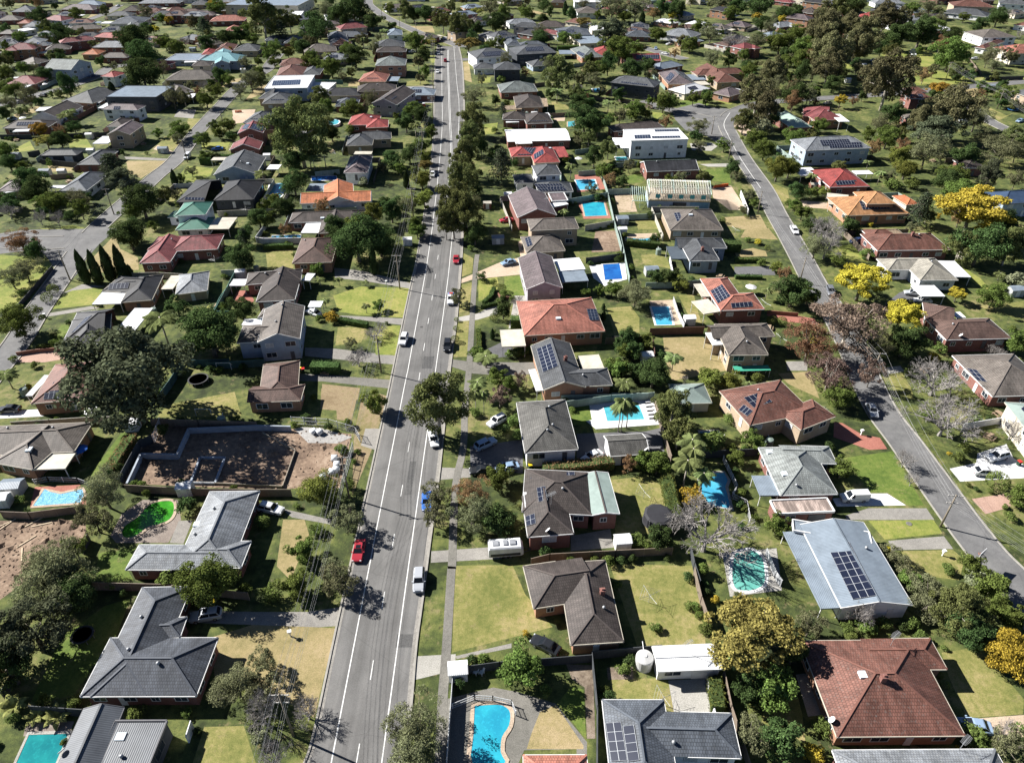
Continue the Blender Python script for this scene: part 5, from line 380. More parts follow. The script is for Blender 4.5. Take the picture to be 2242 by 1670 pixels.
CARS=[['suv','sil','silver wagon with a sunroof parked on the shaded driveway',-46.23,66.02,-2.95],
['suv','sil','silver four-wheel drive parked at the right kerb facing down',-14.75,72.59,-1.51],
['sedan','blk','black sedan half hidden behind the lime ball tree',4.87,61.02,2.6],
['sedan','blu','silver-blue sedan on the sandy drive under the red-brown roof',60.73,49.03,2.97],
['sedan','blk','black sedan on white gravel beside the orange brick house',-104.98,116.41,-3.05],
['suv','whi','white wagon with roof rack on the two-strip driveway',-42.45,87.99,-0.26],
['sedan','red','red sedan parked at the left kerb with open sunroof',-25.33,78.62,-1.56],
['sedan','vbl','vivid blue car under a street tree at the right kerb',-15.18,89.89,-1.48],
['suv','lbl','light blue wagon on the grass in tree shade',-5.2,105.41,0.62],
['suv','whi','white hatchback angled on the dry grass beside palms',-3.05,112.52,-2.41],
['sedan','blk','dark sedan in the deep shade of the parking court',-5.7,97.92,-3.03],
['sedan','lbl','pale blue sedan parked beside the dark one',-0.86,98.64,-2.88],
['sedan','whi','white car nose hidden under the roadside gum',-15.47,106.88,-1.35],
['sedan','whi','white sedan in the driveway beside the dark garage',15.36,101.79,-2.54],
['van','whi','white delivery van on a white concrete slab',61.39,90.84,-3.1],
['sedan','sil','silver sedan parked on the side street under bare branches',74.98,116.07,-1.71],
['suv','whi','white wagon with black roof on the forecourt',93.18,101.82,-2.84],
['sedan','whi','white coupe with dark glass roof on grey paving',88.48,97.58,-0.04],
['suv','whi','white hatchback driving on the left lane',-25.91,143.33,-1.63],
['sedan','whi','white car under the white front carport of the blue gable house',-50.38,156.18,2.52],
['sedan','red','red car parked at the right kerb near sandy drive',-16.07,186.3,-1.54],
['ute','whi','white utility with blue and red load on its tray',-16.0,162.88,-1.54],
['suv','blk','black hatchback parked by the ball-clipped street trees',-15.26,140.69,-1.54],
['sedan','lbl','silver-blue sedan on the sandy driveway',-1.06,184.34,-2.65],
['sedan','whi','white sedan on the winding street under the bare tree',88.09,206.43,-1.66],
['suv','gry','grey wagon on the winding street beside golden tree',84.97,167.26,-1.77],
['suv','nav','dark blue wagon beside the red-brown long house',104.39,198.32,-3.03],
['sedan','sil','silver car nose out of the curved front carport',106.59,166.27,2.87],
['sedan','whi','white car shaded by the front carport edge',107.16,162.37,3.06],
['sedan','whi','white sedan parked beside yellow street trees',-29.27,256.6,-1.57],
['sedan','red','dark red car in the shade under the cedar',-1.81,214.47,-2.87],
['sedan','vbl','blue car parked on a front lawn in the left street',-118.49,285.84,-2.91],
['van','whi','white truck with blue cab at the left street kerb',-126.84,275.87,-1.5],
['sedan','whi','white sedan climbing the winding street',88.11,207.42,-1.69],
['suv','sil','silver hatch parked at the upper left kerb',-44.42,465.67,-1.5],
['sedan','whi','white-blue car parked by the upper left kerb',-41.34,418.78,-1.46],
['suv','red','maroon wagon driving up the main road',-39.16,447.1,1.66],
['van','whi','white van turning at the far junction',-44.88,511.66,2.7],
['sedan','mag','magenta car on the far side road',-58.04,524.67,-1.36],
['sedan','whi','white car in a shady far driveway',-61.45,471.9,-2.8],
['sedan','whi','white car parked on the far hill verge',-103.9,655.88,-2.41],
['sedan','blk','dark car at the kerb behind the junction',-46.64,489.26,-1.45],
['sedan','blu','blue car driving on the far court',90.1,481.98,-1.73],
['sedan','whi','white sedan parked across the far court',93.0,466.18,2.4],
['sedan','whi','white car in a far court driveway',100.55,494.82,-2.52],
['sedan','nav','navy car on the narrow uphill street',-227.35,408.34,-2.49],
['suv','blk','dark wagon on the far left street',-232.57,367.86,2.85],
['sedan','whi','white car at the top of the far street',-322.61,650.1,-1.77],
['sedan','sil','silver car behind the hedge lawn',-244.46,395.48,-2.47],
['sedan','blu','blue car on the front verge beside tan lawn',-224.79,327.57,3.14],
['suv','gry','grey wagon parked under the park gum',211.95,446.88,-2.82],
['suv','gry','pale grey van-like car beside it at the park edge',215.75,446.35,-2.71],
['sedan','whi','white car beside the brick garage near the park',274.09,452.11,2.95],
['sedan','lbl','blue and white car at the far right street end',226.88,324.6,-2.6],
['sedan','crm','cream car parked near golden wattle by the bend',151.59,354.01,-2.78],]
ROAD={'main': [[(-26.93,40.68),(-26.21,44.51),(-25.9,48.45),(-26.13,64.45),(-26.25,77.09),(-26.49,104.28),(-26.72,123.71),(-27.54,171.1),(-27.52,182.82),(-28.27,206.96),(-29.19,230.08),(-30.84,265.39),(-33.54,307.0),(-39.53,378.89),(-44.74,443.66),(-47.66,493.57)],[(-13.94,40.68),(-13.9,46.24),(-13.78,51.76),(-14.1,61.14),(-14.01,69.28),(-13.92,81.59),(-13.75,98.7),(-14.13,130.96),(-14.0,155.12),(-14.4,174.79),(-14.78,190.78),(-15.81,216.57),(-17.4,249.47),(-20.27,303.19),(-24.07,372.6),(-29.03,443.66),(-33.57,487.86)]],'left_line': [(-22.9,39.63),(-22.95,44.51),(-23.21,74.85),(-23.58,124.54),(-23.67,138.6),(-25.14,209.39),(-30.36,312.86),(-35.69,378.89),(-44.68,489.28)],'right_line': [(-16.47,39.63),(-16.54,44.51),(-16.83,74.85),(-17.31,133.87),(-18.52,205.93),(-24.49,339.03),(-29.34,397.91),(-36.96,489.28)],'centre': [(-19.74,41.75),(-19.76,45.39),(-19.81,54.13),(-19.98,68.81),(-20.04,80.9),(-20.25,105.1),(-20.76,133.32),(-21.16,167.77),(-22.04,209.39),(-22.77,249.47)],'double': [(-22.77,249.47),(-24.42,285.25),(-28.16,330.16),(-32.09,378.89),(-36.26,429.69),(-39.9,479.51)]}
STREETS={'right_street': (6.6,[(79.44,59.3),(80.26,70.83),(78.82,78.33),(78.28,86.49),(78.05,96.83),(77.79,106.91),(77.37,115.73),(78.4,126.23),(80.53,139.96),(81.79,151.34),(82.54,159.96),(82.63,171.1),(84.08,186.29),(85.7,205.25),(86.9,221.44),(89.26,244.06),(90.33,274.76),(92.64,303.19),(95.04,321.66),(102.04,339.03),(118.53,354.74),(143.3,363.06),(165.11,367.34),(193.1,374.38),(226.93,384.43),(248.19,391.07),(277.33,399.9)]),'left_street': (6.4,[(-115.78,121.24),(-118.18,140.95),(-121.41,155.8),(-124.46,171.62),(-127.97,189.87),(-130.58,205.93),(-131.21,223.36),(-131.14,246.29),(-131.26,257.48),(-130.93,274.23),(-135.44,308.93),(-139.62,358.03),(-141.48,380.72),(-141.58,401.91),(-138.04,424.1),(-140.22,441.27),(-142.79,468.76)]),'side_street': (9,[(-172.63,199.92),(-156.13,200.25),(-143.93,198.3),(-129.67,200.25)]),'upper_street': (6.5,[(-253.82,345.17),(-238.78,361.37),(-237.94,372.6),(-230.93,383.5),(-228.61,394.95),(-226.42,412.22),(-228.72,429.69),(-219.48,441.27),(-210.26,455.91)]),'far_street': (6,[(-313.99,540.45),(-317.58,563.3),(-317.09,585.96),(-317.69,618.85),(-324.7,657.63)]),'cross_street': (7,[(-144.26,743.96),(-125.68,693.03),(-117.94,657.63),(-97.01,602.0),(-77.04,561.48),(-59.36,528.82),(-41.79,505.35),(-32.12,487.86)]),'court': (7,[(62.39,505.35),(80.95,489.28),(92.77,468.76),(102.86,453.41)]),'close': (7,[(62.08,359.69),(69.35,349.9),(78.41,340.55),(87.08,331.61),(95.72,324.45)]),'park_lane': (6,[(230.71,386.31),(224.42,371.71),(219.09,351.5),(214.56,329.43),(214.93,311.54)]),'junction_stub': (6,[(-32.76,452.17),(-21.93,452.17)])}
PATH=[(-9.46,40.68),(-9.22,44.51),(-9.49,53.07),(-9.54,60.4),(-9.82,74.85),(-9.79,76.61),(-10.4,94.06),(-9.51,105.36),(-9.88,116.35),(-9.75,132.23),(-10.07,155.12),(-10.37,180.83),(-10.21,190.78)]
POLES=[['main',[(-28.6,47.96),(-29.36,91.26),(-29.45,130.51),(-30.27,169.73),(-31.98,217.35),(-35.37,282.76),(-35.55,328.71),(-40.33,381.92),(-46.69,455.28)],10.0],['right',[(73.91,84.42),(79.26,127.09),(78.76,173.14),(80.76,221.1),(84.21,273.8),(85.14,306.68)],7.6],['left',[(-121.58,174.36),(-130.43,220.3),(-125.14,271.05),(-123.21,309.06),(-136.01,397.91)],8.8],['park',[(232.06,401.91),(228.03,345.17),(216.51,285.25)],9.0],['junction',[(-78.5,547.3),(-64.42,523.98),(-100.07,606.14)],9.5]]
FRAME=[55.873,230.701,-0.08,20.105,13.43]
SPOTS={'trampoline_net': [(25.05,84.95,2.6)],'trampoline': [(-63.15,62.57,1.6),(-69.22,126.94,2.2)],'trampoline_blue': [(233.97,342.84,2.4)],'caravan': [(-1.1,78.53)],'goal': [(-65.05,131.54),(-63.78,114.82)],'clothesline': [(21.13,68.8),(20.44,52.26),(23.66,91.09),(-84.84,184.13)],'bin_y': [(-47.77,130.92),(3.43,99.02),(-45.93,68.38)],'bin_r': [(-47.02,130.72),(96.34,99.99)],'bin_g': [(-47.54,68.38)],'umbrella': [(-82.79,102.29),(25.5,270.0)],'tank': [(18.72,58.15,1.3)],'hoop': [(75.5,75.16)],'mailbox': [(71.08,78.04),(69.93,108.87),(-117.77,154.37),(-32.75,62.87),(-34.23,171.96)],'bag': [(-39.86,109.41),(-38.61,109.23),(-34.05,101.46),(-33.24,99.67),(-33.81,97.6),(-33.17,98.23),(-35.17,96.34)],'lounger': [(28.83,118.15),(28.85,116.76),(28.9,115.51),(28.89,114.24),(29.18,119.47)],'chair': [(-5.11,56.89),(-4.29,56.85)],'lamp': [(31.16,65.06)],'shed_w': [(30.94,135.08),(-177.09,300.97),(-166.68,280.73),(18.39,79.89),(-7.55,56.53),(-76.68,110.69),(-59.12,92.56),(-90.59,89.65),(-75.06,176.5),(34.1,205.13),(44.07,151.6)],'shed_g': [(38.83,178.05),(-193.82,275.77),(-172.3,257.26),(-90.54,92.85),(133.51,166.45),(35.14,213.38)],'shed_b': [(106.29,243.04)],'phonebox': [(-41.56,346.7)],'buoy': [(73.21,244.65),(75.77,245.46),(-126.99,340.04)],'manhole': [(68.81,85.08)],'plank': [(-81.36,84.82),(-82.93,85.49),(-81.87,81.03),(-81.11,78.28),(-88.11,84.68),(-87.26,84.95)],'slackframe': [(53.26,129.31)]}

# ---------------------------------------------------------------- the rest of the suburb: plants, sheds, fences and far houses set out on free ground
def seg(p, a, b):
    dx, dy = b[0] - a[0], b[1] - a[1]; L = dx * dx + dy * dy or 1
    k = max(0, min(1, ((p[0] - a[0]) * dx + (p[1] - a[1]) * dy) / L)); return math.hypot(p[0] - a[0] - k * dx, p[1] - a[1] - k * dy)
def inpoly(p, poly):
    r = False; j = len(poly) - 1
    for i in range(len(poly)):
        if (poly[i][1] > p[1]) != (poly[j][1] > p[1]) and p[0] < (poly[j][0] - poly[i][0]) * (p[1] - poly[i][1]) / (poly[j][1] - poly[i][1]) + poly[i][0]: r = not r
        j = i
    return r
MAINP = ROAD['main'][0] + ROAD['main'][1][::-1]
SOFT = ('lawn', 'verge', 'garden_bed')
def on_street(p, rad):
    if inpoly(p, MAINP): return True
    for L in ROAD['main']:
        if min(seg(p, L[i], L[i + 1]) for i in range(len(L) - 1)) < rad + .8: return True
    for wd, L in STREETS.values():
        if min(seg(p, L[i], L[i + 1]) for i in range(len(L) - 1)) < wd / 2 + rad + .5: return True
    return False
def in_house(p, rad):
    for hs in HOUSES:
        if abs(hs[4][0][2] - p[1]) > 40: continue
        for w in hs[4] + [['pat'] + e[2:7] for e in hs[5] if e[0] == 'pat']:
            dx, dy = p[0] - w[1], p[1] - w[2]; a = w[3]
            if abs(dx * math.cos(a) + dy * math.sin(a)) < w[4] / 2 + rad and abs(-dx * math.sin(a) + dy * math.cos(a)) < w[5] / 2 + rad: return True
    return False
TP = [(float(q[1]), float(q[2]), float(q[3])) for q in (r.split() for r in TREES.split(';'))]
EXTRA = []
def free(p, rad, soft=False, trees=True):
    if on_street(p, rad) or min(seg(p, PATH[i], PATH[i + 1]) for i in range(len(PATH) - 1)) < rad + 1 or in_house(p, rad): return False
    if any(inpoly(p, g[2]) for g in PATCHES if not (soft and g[0] in SOFT)) or any(inpoly(p, g[3]) for g in POOLS): return False
    if any(math.hypot(p[0] - k[3], p[1] - k[4]) < 2.6 + rad for k in CARS): return False
    return not trees or not any(math.hypot(p[0] - q[0], p[1] - q[1]) < q[2] * .3 + rad * .6 for q in TP)
def spot(y0, y1):
    """a random point of the ground in view; far ground is wider"""
    Y = 217490 / (rnd.uniform(y0, y1) + 288) - 66.6; return rnd.uniform(-.86, .86) * (Y * .81 + 54), Y
def roof_z(w, u, v): return w[6] + math.tan(math.radians(w[7])) * min(w[4] / 2 - abs(u), w[5] / 2 - abs(v))
RN = dict(gb='grey-brown tiled', db='dark brown tiled', gr='grey tiled', lg='pale grey tiled', rb='red-brown tiled', mg='blue-grey metal roofed', bg='slate tiled', br='brown tiled', pm='mauve tiled', ma='maroon tiled', mw='white roofed', ch='charcoal tiled')
n = t_ = 0
while n < 185 and t_ < 16000:
    t_ += 1; p = spot(-30, 230 if rnd.random() < .5 else 110); ahead = p[1] * .81 + 54
    if -20 < p[0] < 70 and p[1] < 400 or (p[0] / ahead > .5 and 300 < p[1] < 530): continue
    if not free(p, 6.0, True, False): continue
    k, i = min(((k, min(range(len(L) - 1), key=lambda i: seg(p, L[i], L[i + 1]))) for k, (wd, L) in STREETS.items()), key=lambda q: seg(p, STREETS[q[0]][1][q[1]], STREETS[q[0]][1][q[1] + 1]))
    L_ = STREETS[k][1]; a = math.atan2(L_[i + 1][1] - L_[i][1], L_[i + 1][0] - L_[i][0])
    while a > .8: a -= math.pi / 2
    while a < -.8: a += math.pi / 2
    rm = rnd.choice(list(RN)); wm = rnd.choice(['kb', 'ko', 'kt', 'kw', 'kc', 'kb']); Lh, Wh = rnd.uniform(13, 19), rnd.uniform(9, 12.5); hh = rnd.choice([2.8, 2.9, 3, 3, 5.4]); ca, sa = math.cos(a), math.sin(a)
    wl = [['h', p[0], p[1], a, Lh, Wh, hh, 22, '']]; ex = []
    if rnd.random() < .6:
        sx = rnd.choice((-1, 1)) * Lh * .25; wl.append(['w', p[0] + sx * ca + sa * Wh * .3, p[1] + sx * sa - ca * Wh * .3, a, Lh * .42, Wh * .8, hh + .012, 22, ''])
    if rnd.random() < .45:
        q_ = []
        for u, v in ((-.2, -.36), (.1, -.36), (.1, -.16)): q_ += [p[0] + u * Lh * ca - v * Wh * sa, p[1] + u * Lh * sa + v * Wh * ca, roof_z(wl[0], u * Lh, v * Wh)]
        ex.append(['sol'] + q_)
    if rnd.random() < .5: ex.append(['pat', rnd.choice(('mw', 'mc', 'mg')), p[0] + ca * (Lh / 2 + 2), p[1] + sa * (Lh / 2 + 2), a, 4.5, 5.5, 2.5])
    HOUSES.append(['', RN[rm] + (' two-storey' if hh > 5 else '') + ' far house', rm, wm, wl, ex]); n += 1
# side and back fences of the houses in the middle and far distance
for h in list(HOUSES):
    w = h[4][0]
    if w[2] < 175 or rnd.random() < .25: continue
    sd_ = rnd.choice((-1, 1)); ca, sa = math.cos(w[3]), math.sin(w[3])
    q = [(w[1] + u * ca - v * sa, w[2] + u * sa + v * ca) for u, v in ((sd_ * (w[4] / 2 + 1.8), -w[5] / 2), (sd_ * (w[4] / 2 + 1.8), w[5] / 2 + 6), (-sd_ * w[4] * .35, w[5] / 2 + 6))]
    if all(not on_street((a[0] + (b[0] - a[0]) * k / 6, a[1] + (b[1] - a[1]) * k / 6), .5) and not in_house((a[0] + (b[0] - a[0]) * k / 6, a[1] + (b[1] - a[1]) * k / 6), -.2) for a, b in zip(q, q[1:]) for k in range(7)): FENCES.append([rnd.choice(['gg', 'tb', 'tb', 'dk', 'pc', 'gg', 'br']), 1.8, q])
def add_plants(n, y0, y1, r0, r1, kinds, h0, h1, soft=False):
    k = t_ = 0
    while k < n and t_ < 6000:
        t_ += 1; p = spot(y0, y1); r = rnd.uniform(r0, r1)
        if free(p, r * (.8 if r > 1.6 else 1), soft): EXTRA.append((rnd.choice(kinds), p[0], p[1], r * 2, r * rnd.uniform(h0, h1))); TP.append((p[0], p[1], r * 2)); k += 1
for _ in range(40):
    for _t in range(200):
        p = spot(60, 560)
        if free(p, 2.6, True): SPOTS.setdefault(rnd.choice(('shed_w', 'shed_g', 'shed_w', 'shed_b')), []).append(p); TP.append((*p, 4)); break
for kk, nn, rr_ in (('table', 22, 1.6), ('clothesline', 9, 2), ('tank_s', 9, 1.3), ('trampoline', 4, 2.2), ('umbrella', 5, 1.6)):
    for _ in range(nn):
        for _t in range(300):
            p = spot(110, 1000)
            if free(p, rr_, True) and any(math.hypot(p[0] - h[4][0][1], p[1] - h[4][0][2]) < 15 for h in HOUSES): SPOTS.setdefault(kk, []).append((*p, 2.0) if kk == 'trampoline' else p); TP.append((*p, 3)); break
add_plants(330, -25, 250, 2, 5.2, 'DDMOOOGGEERDOG', 1.9, 2.5, True)
add_plants(110, 200, 520, 1.5, 3.2, 'DMOODOMGR', 1.8, 2.4)
add_plants(170, 330, 1690, .5, 1.4, 'ssssddvys', 1.2, 2)
nb = 0
for k_, h_, pp in FENCES:
    for a, b in zip(pp, pp[1:]):
        d = math.dist(a, b); q = .8
        while q < d:
            sg, r = rnd.choice((-1, 1)), rnd.uniform(.5, 1.2); p = (a[0] + (b[0] - a[0]) * q / d - (b[1] - a[1]) / d * sg * (r + .2), a[1] + (b[1] - a[1]) * q / d + (b[0] - a[0]) / d * sg * (r + .2))
            if rnd.random() < .6 and k_ not in ('cn', 'pk') and nb < 280 and free(p, r * .6, True): EXTRA.append((rnd.choice('kkKkK'), p[0], p[1], r * 2, r * rnd.uniform(1.1, 2.4))); nb += 1
            q += rnd.uniform(1.5, 3.2)

# ---------------------------------------------------------------- node helpers
class NT:
    def __init__(s, name):
        s.m = bpy.data.materials.new(name); s.m.use_nodes = True; s.t = s.m.node_tree
        s.b = s.t.nodes['Principled BSDF']; s.out = s.t.nodes['Material Output']
        s.b.inputs['Specular IOR Level'].default_value = 0.25
    def n(s, ty, **kw):
        x = s.t.nodes.new(ty)
        for k, v in kw.items(): setattr(x, k, v)
        return x
    def l(s, a, b): s.t.links.new(a, b)
    def noise(s, scale, vec=None, detail=3, rough=.55):
        x = s.n('ShaderNodeTexNoise'); x.inputs['Scale'].default_value = scale; x.inputs['Detail'].default_value = detail
        x.inputs['Roughness'].default_value = rough
        if vec is not None: s.l(vec, x.inputs['Vector'])
        return x.outputs[0]
    def ramp(s, fac, stops):
        x = s.n('ShaderNodeValToRGB'); e = x.color_ramp.elements
        while len(e) < len(stops): e.new(.5)
        for i, (p, c) in enumerate(stops):
            e[i].position = p; e[i].color = (c, c, c, 1) if not isinstance(c, tuple) else (*c, 1)
        s.l(fac, x.inputs[0]); return x.outputs[0]
    def mix(s, fac, a, b, mode='MIX'):
        x = s.n('ShaderNodeMix', data_type='RGBA', blend_type=mode)
        for sock, v in ((x.inputs[0], fac), (x.inputs[6], a), (x.inputs[7], b)):
            if isinstance(v, (int, float)): sock.default_value = v
            elif isinstance(v, tuple): sock.default_value = (*v, 1)
            else: s.l(v, sock)
        return x.outputs[2]
    def pos(s): return s.n('ShaderNodeNewGeometry').outputs['Position']
    def uv(s): return s.n('ShaderNodeTexCoord').outputs['UV']
    def map(s, vec, sc):
        x = s.n('ShaderNodeMapping'); x.inputs['Scale'].default_value = sc; s.l(vec, x.inputs[0]); return x.outputs[0]
    def vary(s, col, lo=.85, hi=1.15):
        """brightness that differs from object to object"""
        r = s.n('ShaderNodeObjectInfo').outputs['Random']
        mr = s.n('ShaderNodeMapRange'); mr.inputs[3].default_value = lo; mr.inputs[4].default_value = hi; s.l(r, mr.inputs[0])
        return s.mix(1.0, col, mr.outputs[0], 'MULTIPLY')
    def bump(s, h, strength=.3, dist=.05):
        x = s.n('ShaderNodeBump'); x.inputs['Strength'].default_value = strength; x.inputs['Distance'].default_value = dist
        s.l(h, x.inputs['Height']); s.l(x.outputs[0], s.b.inputs['Normal'])
    def base(s, c, rough=.7):
        if isinstance(c, tuple): s.b.inputs['Base Color'].default_value = (*c, 1)
        else: s.l(c, s.b.inputs['Base Color'])
        s.b.inputs['Roughness'].default_value = rough
        return s.m

def mul(c, k): return tuple(min(1, v * k) for v in c)
MATS = {}
def plain(name, c, rough=.6, metal=0.0, v=.12, sc=1.2):
    if name in MATS: return MATS[name]
    t = NT(name); p = t.pos()
    col = t.mix(t.ramp(t.noise(sc, p), [(.3, 0.0), (.7, 1.0)]), mul(c, 1 - v), mul(c, 1 + v))
    t.b.inputs['Metallic'].default_value = metal
    MATS[name] = t.base(col, rough); return MATS[name]

TILE = dict(ch=(.034, .035, .040), sb=(.066, .073, .087), gr=(.088, .093, .1), bg=(.085, .096, .113), lg=(.215, .23, .25), br=(.105, .068, .057), db=(.072, .06, .055),
            rb=(.145, .068, .052), rd=(.27, .06, .055), ro=(.42, .15, .07), tn=(.3, .23, .16), pm=(.135, .108, .113), gb=(.13, .113, .10),
            ma=(.2, .06, .062), gg=(.16, .18, .175), wg=(.19, .205, .2), tg=(.25, .235, .2), dg=(.1, .097, .09), to=(.4, .21, .1))
TILE['or'] = (.33, .135, .1)
METAL = dict(mg=(.225, .27, .32), dm=(.12, .13, .145), mw=(.72, .73, .74), mn=(.27, .335, .31), md=(.09, .11, .13), mc=(.58, .54, .45), gn=(.075, .2, .15),
             gp=(.33, .43, .37), mb=(.05, .08, .14), ru=(.3, .24, .21), tq=(.2, .37, .40))
TILE_NAME = dict(ch='charcoal', sb='slate', gr='grey', bg='slate_blue', lg='pale_grey', br='brown', db='dark_brown', rb='red_brown', rd='red', ro='terracotta', tn='tan', pm='mauve', gb='grey_brown', ma='maroon', gg='grey_green', wg='weathered_grey', tg='tan_grey', dg='dark_grey', to='tan_orange')
def roof_mat(k):
    key = 'roof_' + k
    if key in MATS: return MATS[key]
    if k in TILE:
        c = TILE[k]; t = NT('roof_tiles_' + TILE_NAME.get(k, 'orange')); uv = t.uv(); p = t.pos()
        b = t.n('ShaderNodeTexBrick'); b.offset = .5; t.l(uv, b.inputs['Vector'])
        b.inputs['Scale'].default_value = 1; b.inputs['Brick Width'].default_value = .34; b.inputs['Row Height'].default_value = .42
        b.inputs['Mortar Size'].default_value = .045; b.inputs['Mortar Smooth'].default_value = .6; b.inputs['Bias'].default_value = -.1
        b.inputs['Color1'].default_value = (*mul(c, 1.12), 1); b.inputs['Color2'].default_value = (*mul(c, .86), 1); b.inputs['Mortar'].default_value = (*mul(c, .42), 1)
        wea = t.ramp(t.noise(.35, p, 5, .65), [(.28, .62), (.5, 1.0), (.72, 1.38)])
        streak = t.ramp(t.noise(1.0, t.map(uv, (1.6, .12, 1)), 3), [(.35, .78), (.65, 1.16)])
        col = t.mix(1, b.outputs[0], wea, 'MULTIPLY'); col = t.mix(1, col, streak, 'MULTIPLY')
        lich = t.ramp(t.noise(2.6, p, 4, .7), [(.56, 0.0), (.72, .55 if k in ('pm', 'wg', 'gb', 'rb', 'ma', 'lg') else .22)])
        g = sum(c) / 3
        col = t.mix(lich, col, (g * 1.5 + .03, g * 1.5 + .03, g * 1.4 + .025))
        col = t.vary(col, .86, 1.16)
        t.bump(b.outputs['Fac'], -.5, .06)
        MATS[key] = t.base(col, .62)
    else:
        c = METAL.get(k, (.3, .1, .08)); t = NT('roof_metal_' + dict(mg='blue_grey', dm='mid_grey', mw='white', mn='pale_green', md='dark', mc='cream', gn='green', gp='sage', mb='navy', ru='rusty', tq='turquoise').get(k, 'plain')); uv = t.uv(); p = t.pos()
        w = t.n('ShaderNodeTexWave'); w.bands_direction = 'X'; w.inputs['Scale'].default_value = 1.15; t.l(uv, w.inputs[0])
        lo = .86 if k == 'mw' else .72
        st = t.ramp(w.outputs[1], [(0, lo), (.5, 1.0), (1, 1.02)])
        dirt = t.ramp(t.noise(.5, p, 5, .65), [(.3, .78 if k != 'mw' else .92), (.6, 1.05)])
        if k == 'ru': dirt = t.ramp(t.noise(.8, t.map(uv, (1, .15, 1)), 5, .7), [(.3, .45), (.5, .9), (.62, 1.9)])
        col = t.mix(1, t.mix(1, st, dirt, 'MULTIPLY'), c, 'MULTIPLY')
        col = t.vary(col, .92, 1.08)
        t.bump(w.outputs[1], .35, .04)
        MATS[key] = t.base(col, .42)
    return MATS[key]
WALL = dict(kb=(.2, .07, .05), ko=(.36, .18, .1), kt=(.4, .3, .2), kc=(.58, .53, .43), kw=(.72, .73, .74), kg=(.3, .36, .44), kd=(.06, .066, .076), kl=(.34, .31, .35), kp=(.42, .22, .16))
WALL_NAME = dict(kb='red_brick', ko='orange_brick', kt='tan_brick', kc='cream_render', kw='white_render', kg='blue_grey_boards', kd='dark_render', kl='mauve_render', kp='pink_brick')
def wall_mat(k):
    key = 'wall_' + k
    if key in MATS: return MATS[key]
    c = WALL[k]; t = NT('wall_' + WALL_NAME[k]); uv = t.uv(); p = t.pos()
    b = t.n('ShaderNodeTexBrick'); t.l(uv, b.inputs[0]); b.inputs['Scale'].default_value = 1
    brick = k in ('kb', 'ko', 'kt', 'kp')
    b.inputs['Brick Width'].default_value = .24 if brick else 6; b.inputs['Row Height'].default_value = .086 if brick else .22
    b.inputs['Mortar Size'].default_value = .012; b.inputs['Color1'].default_value = (*mul(c, 1.1), 1); b.inputs['Color2'].default_value = (*mul(c, .85 if brick else 1), 1)
    b.inputs['Mortar'].default_value = (*(mul(c, .8) if not brick else tuple(.6 * v + .12 for v in c)), 1)
    d = t.ramp(t.noise(.7, p, 4), [(.3, .84), (.7, 1.1)])
    MATS[key] = t.base(t.vary(t.mix(1, b.outputs[0], d, 'MULTIPLY'), .9, 1.1), .85); return MATS[key]

def ground_mat(name, cols, s1=.12, s2=1.3, rough=.95, fine=.25, stretch=None):
    """ground cover mixed from a few colours by noise of two sizes"""
    if name in MATS: return MATS[name]
    t = NT(name); p = t.pos()
    q = t.map(p, stretch) if stretch else p
    n1 = t.noise(s1, q, 4, .6); n2 = t.noise(s2, q, 3, .6)
    f = t.mix(.38, n1, n2); k = len(cols)
    col = t.ramp(f, [(.37 + .26 * i / max(1, k - 1), c) for i, c in enumerate(cols)])
    if 'lawn' in name or 'ground' in name:
        col = t.mix(t.ramp(t.noise(.75, t.map(p, (1.3, 1, 1)), 5, .7), [(.54, 0.0), (.66, .75)]), col, mul(cols[0], 1.05)); col = t.mix(t.ramp(t.noise(.33, p, 6, .75), [(.58, 0.0), (.68, .6)]), col, (.27, .205, .115))
    g = t.ramp(t.noise(7, p, 2), [(.3, 1 - fine), (.7, 1 + fine)])
    MATS[name] = t.base(t.mix(1, col, g, 'MULTIPLY'), rough); return MATS[name]
GM = dict(gra=('gravel_pile', [(.26, .25, .24), (.4, .39, .37)]), drk=('dark_soil', [(.085, .06, .045), (.15, .105, .078), (.22, .158, .115), (.3, .22, .16)]),
    grn=('lawn_green', [(.115, .13, .034), (.195, .188, .06), (.295, .245, .11)]), lus=('lawn_lush', [(.06, .1, .018), (.11, .155, .03), (.17, .19, .05)]),
    lim=('lawn_lime', [(.12, .16, .03), (.2, .22, .05), (.29, .265, .085)]), dry=('lawn_dry', [(.2, .17, .075), (.28, .225, .11), (.34, .265, .15)]),
    dbr=('lawn_brown', [(.19, .14, .08), (.26, .2, .12), (.17, .15, .06)]), dirt=('bare_soil', [(.085, .058, .042), (.16, .112, .08), (.24, .17, .12), (.33, .25, .185)]),
    drt2=('sandy_soil', [(.3, .22, .15), (.42, .33, .24), (.25, .2, .12)]), snd=('sandstone_paving', [(.38, .29, .21), (.5, .4, .3)]),
    conc=('concrete_grey', [(.19, .18, .165), (.29, .275, .25)]), con2=('concrete_pale', [(.3, .29, .26), (.39, .375, .345)]), con3=('concrete_dark', [(.13, .125, .11), (.2, .19, .17)]),
    whp=('concrete_white', [(.55, .55, .55), (.68, .68, .68)]), asp=('asphalt_drive', [(.09, .09, .095), (.14, .14, .145)]), brk=('brick_paving_red', [(.26, .1, .075), (.36, .15, .115)]),
    bkp=('brick_paving_pink', [(.33, .21, .165), (.43, .29, .23)]), pav=('paving_brown', [(.17, .14, .12), (.27, .23, .2)]), mul=('bark_mulch', [(.1, .075, .055), (.2, .16, .12), (.27, .22, .18)]), dck=('timber_deck', [(.26, .23, .19), (.36, .33, .28)]))
def gmat(k): return asph2 if k == 'as2' else ground_mat(GM[k][0], GM[k][1])

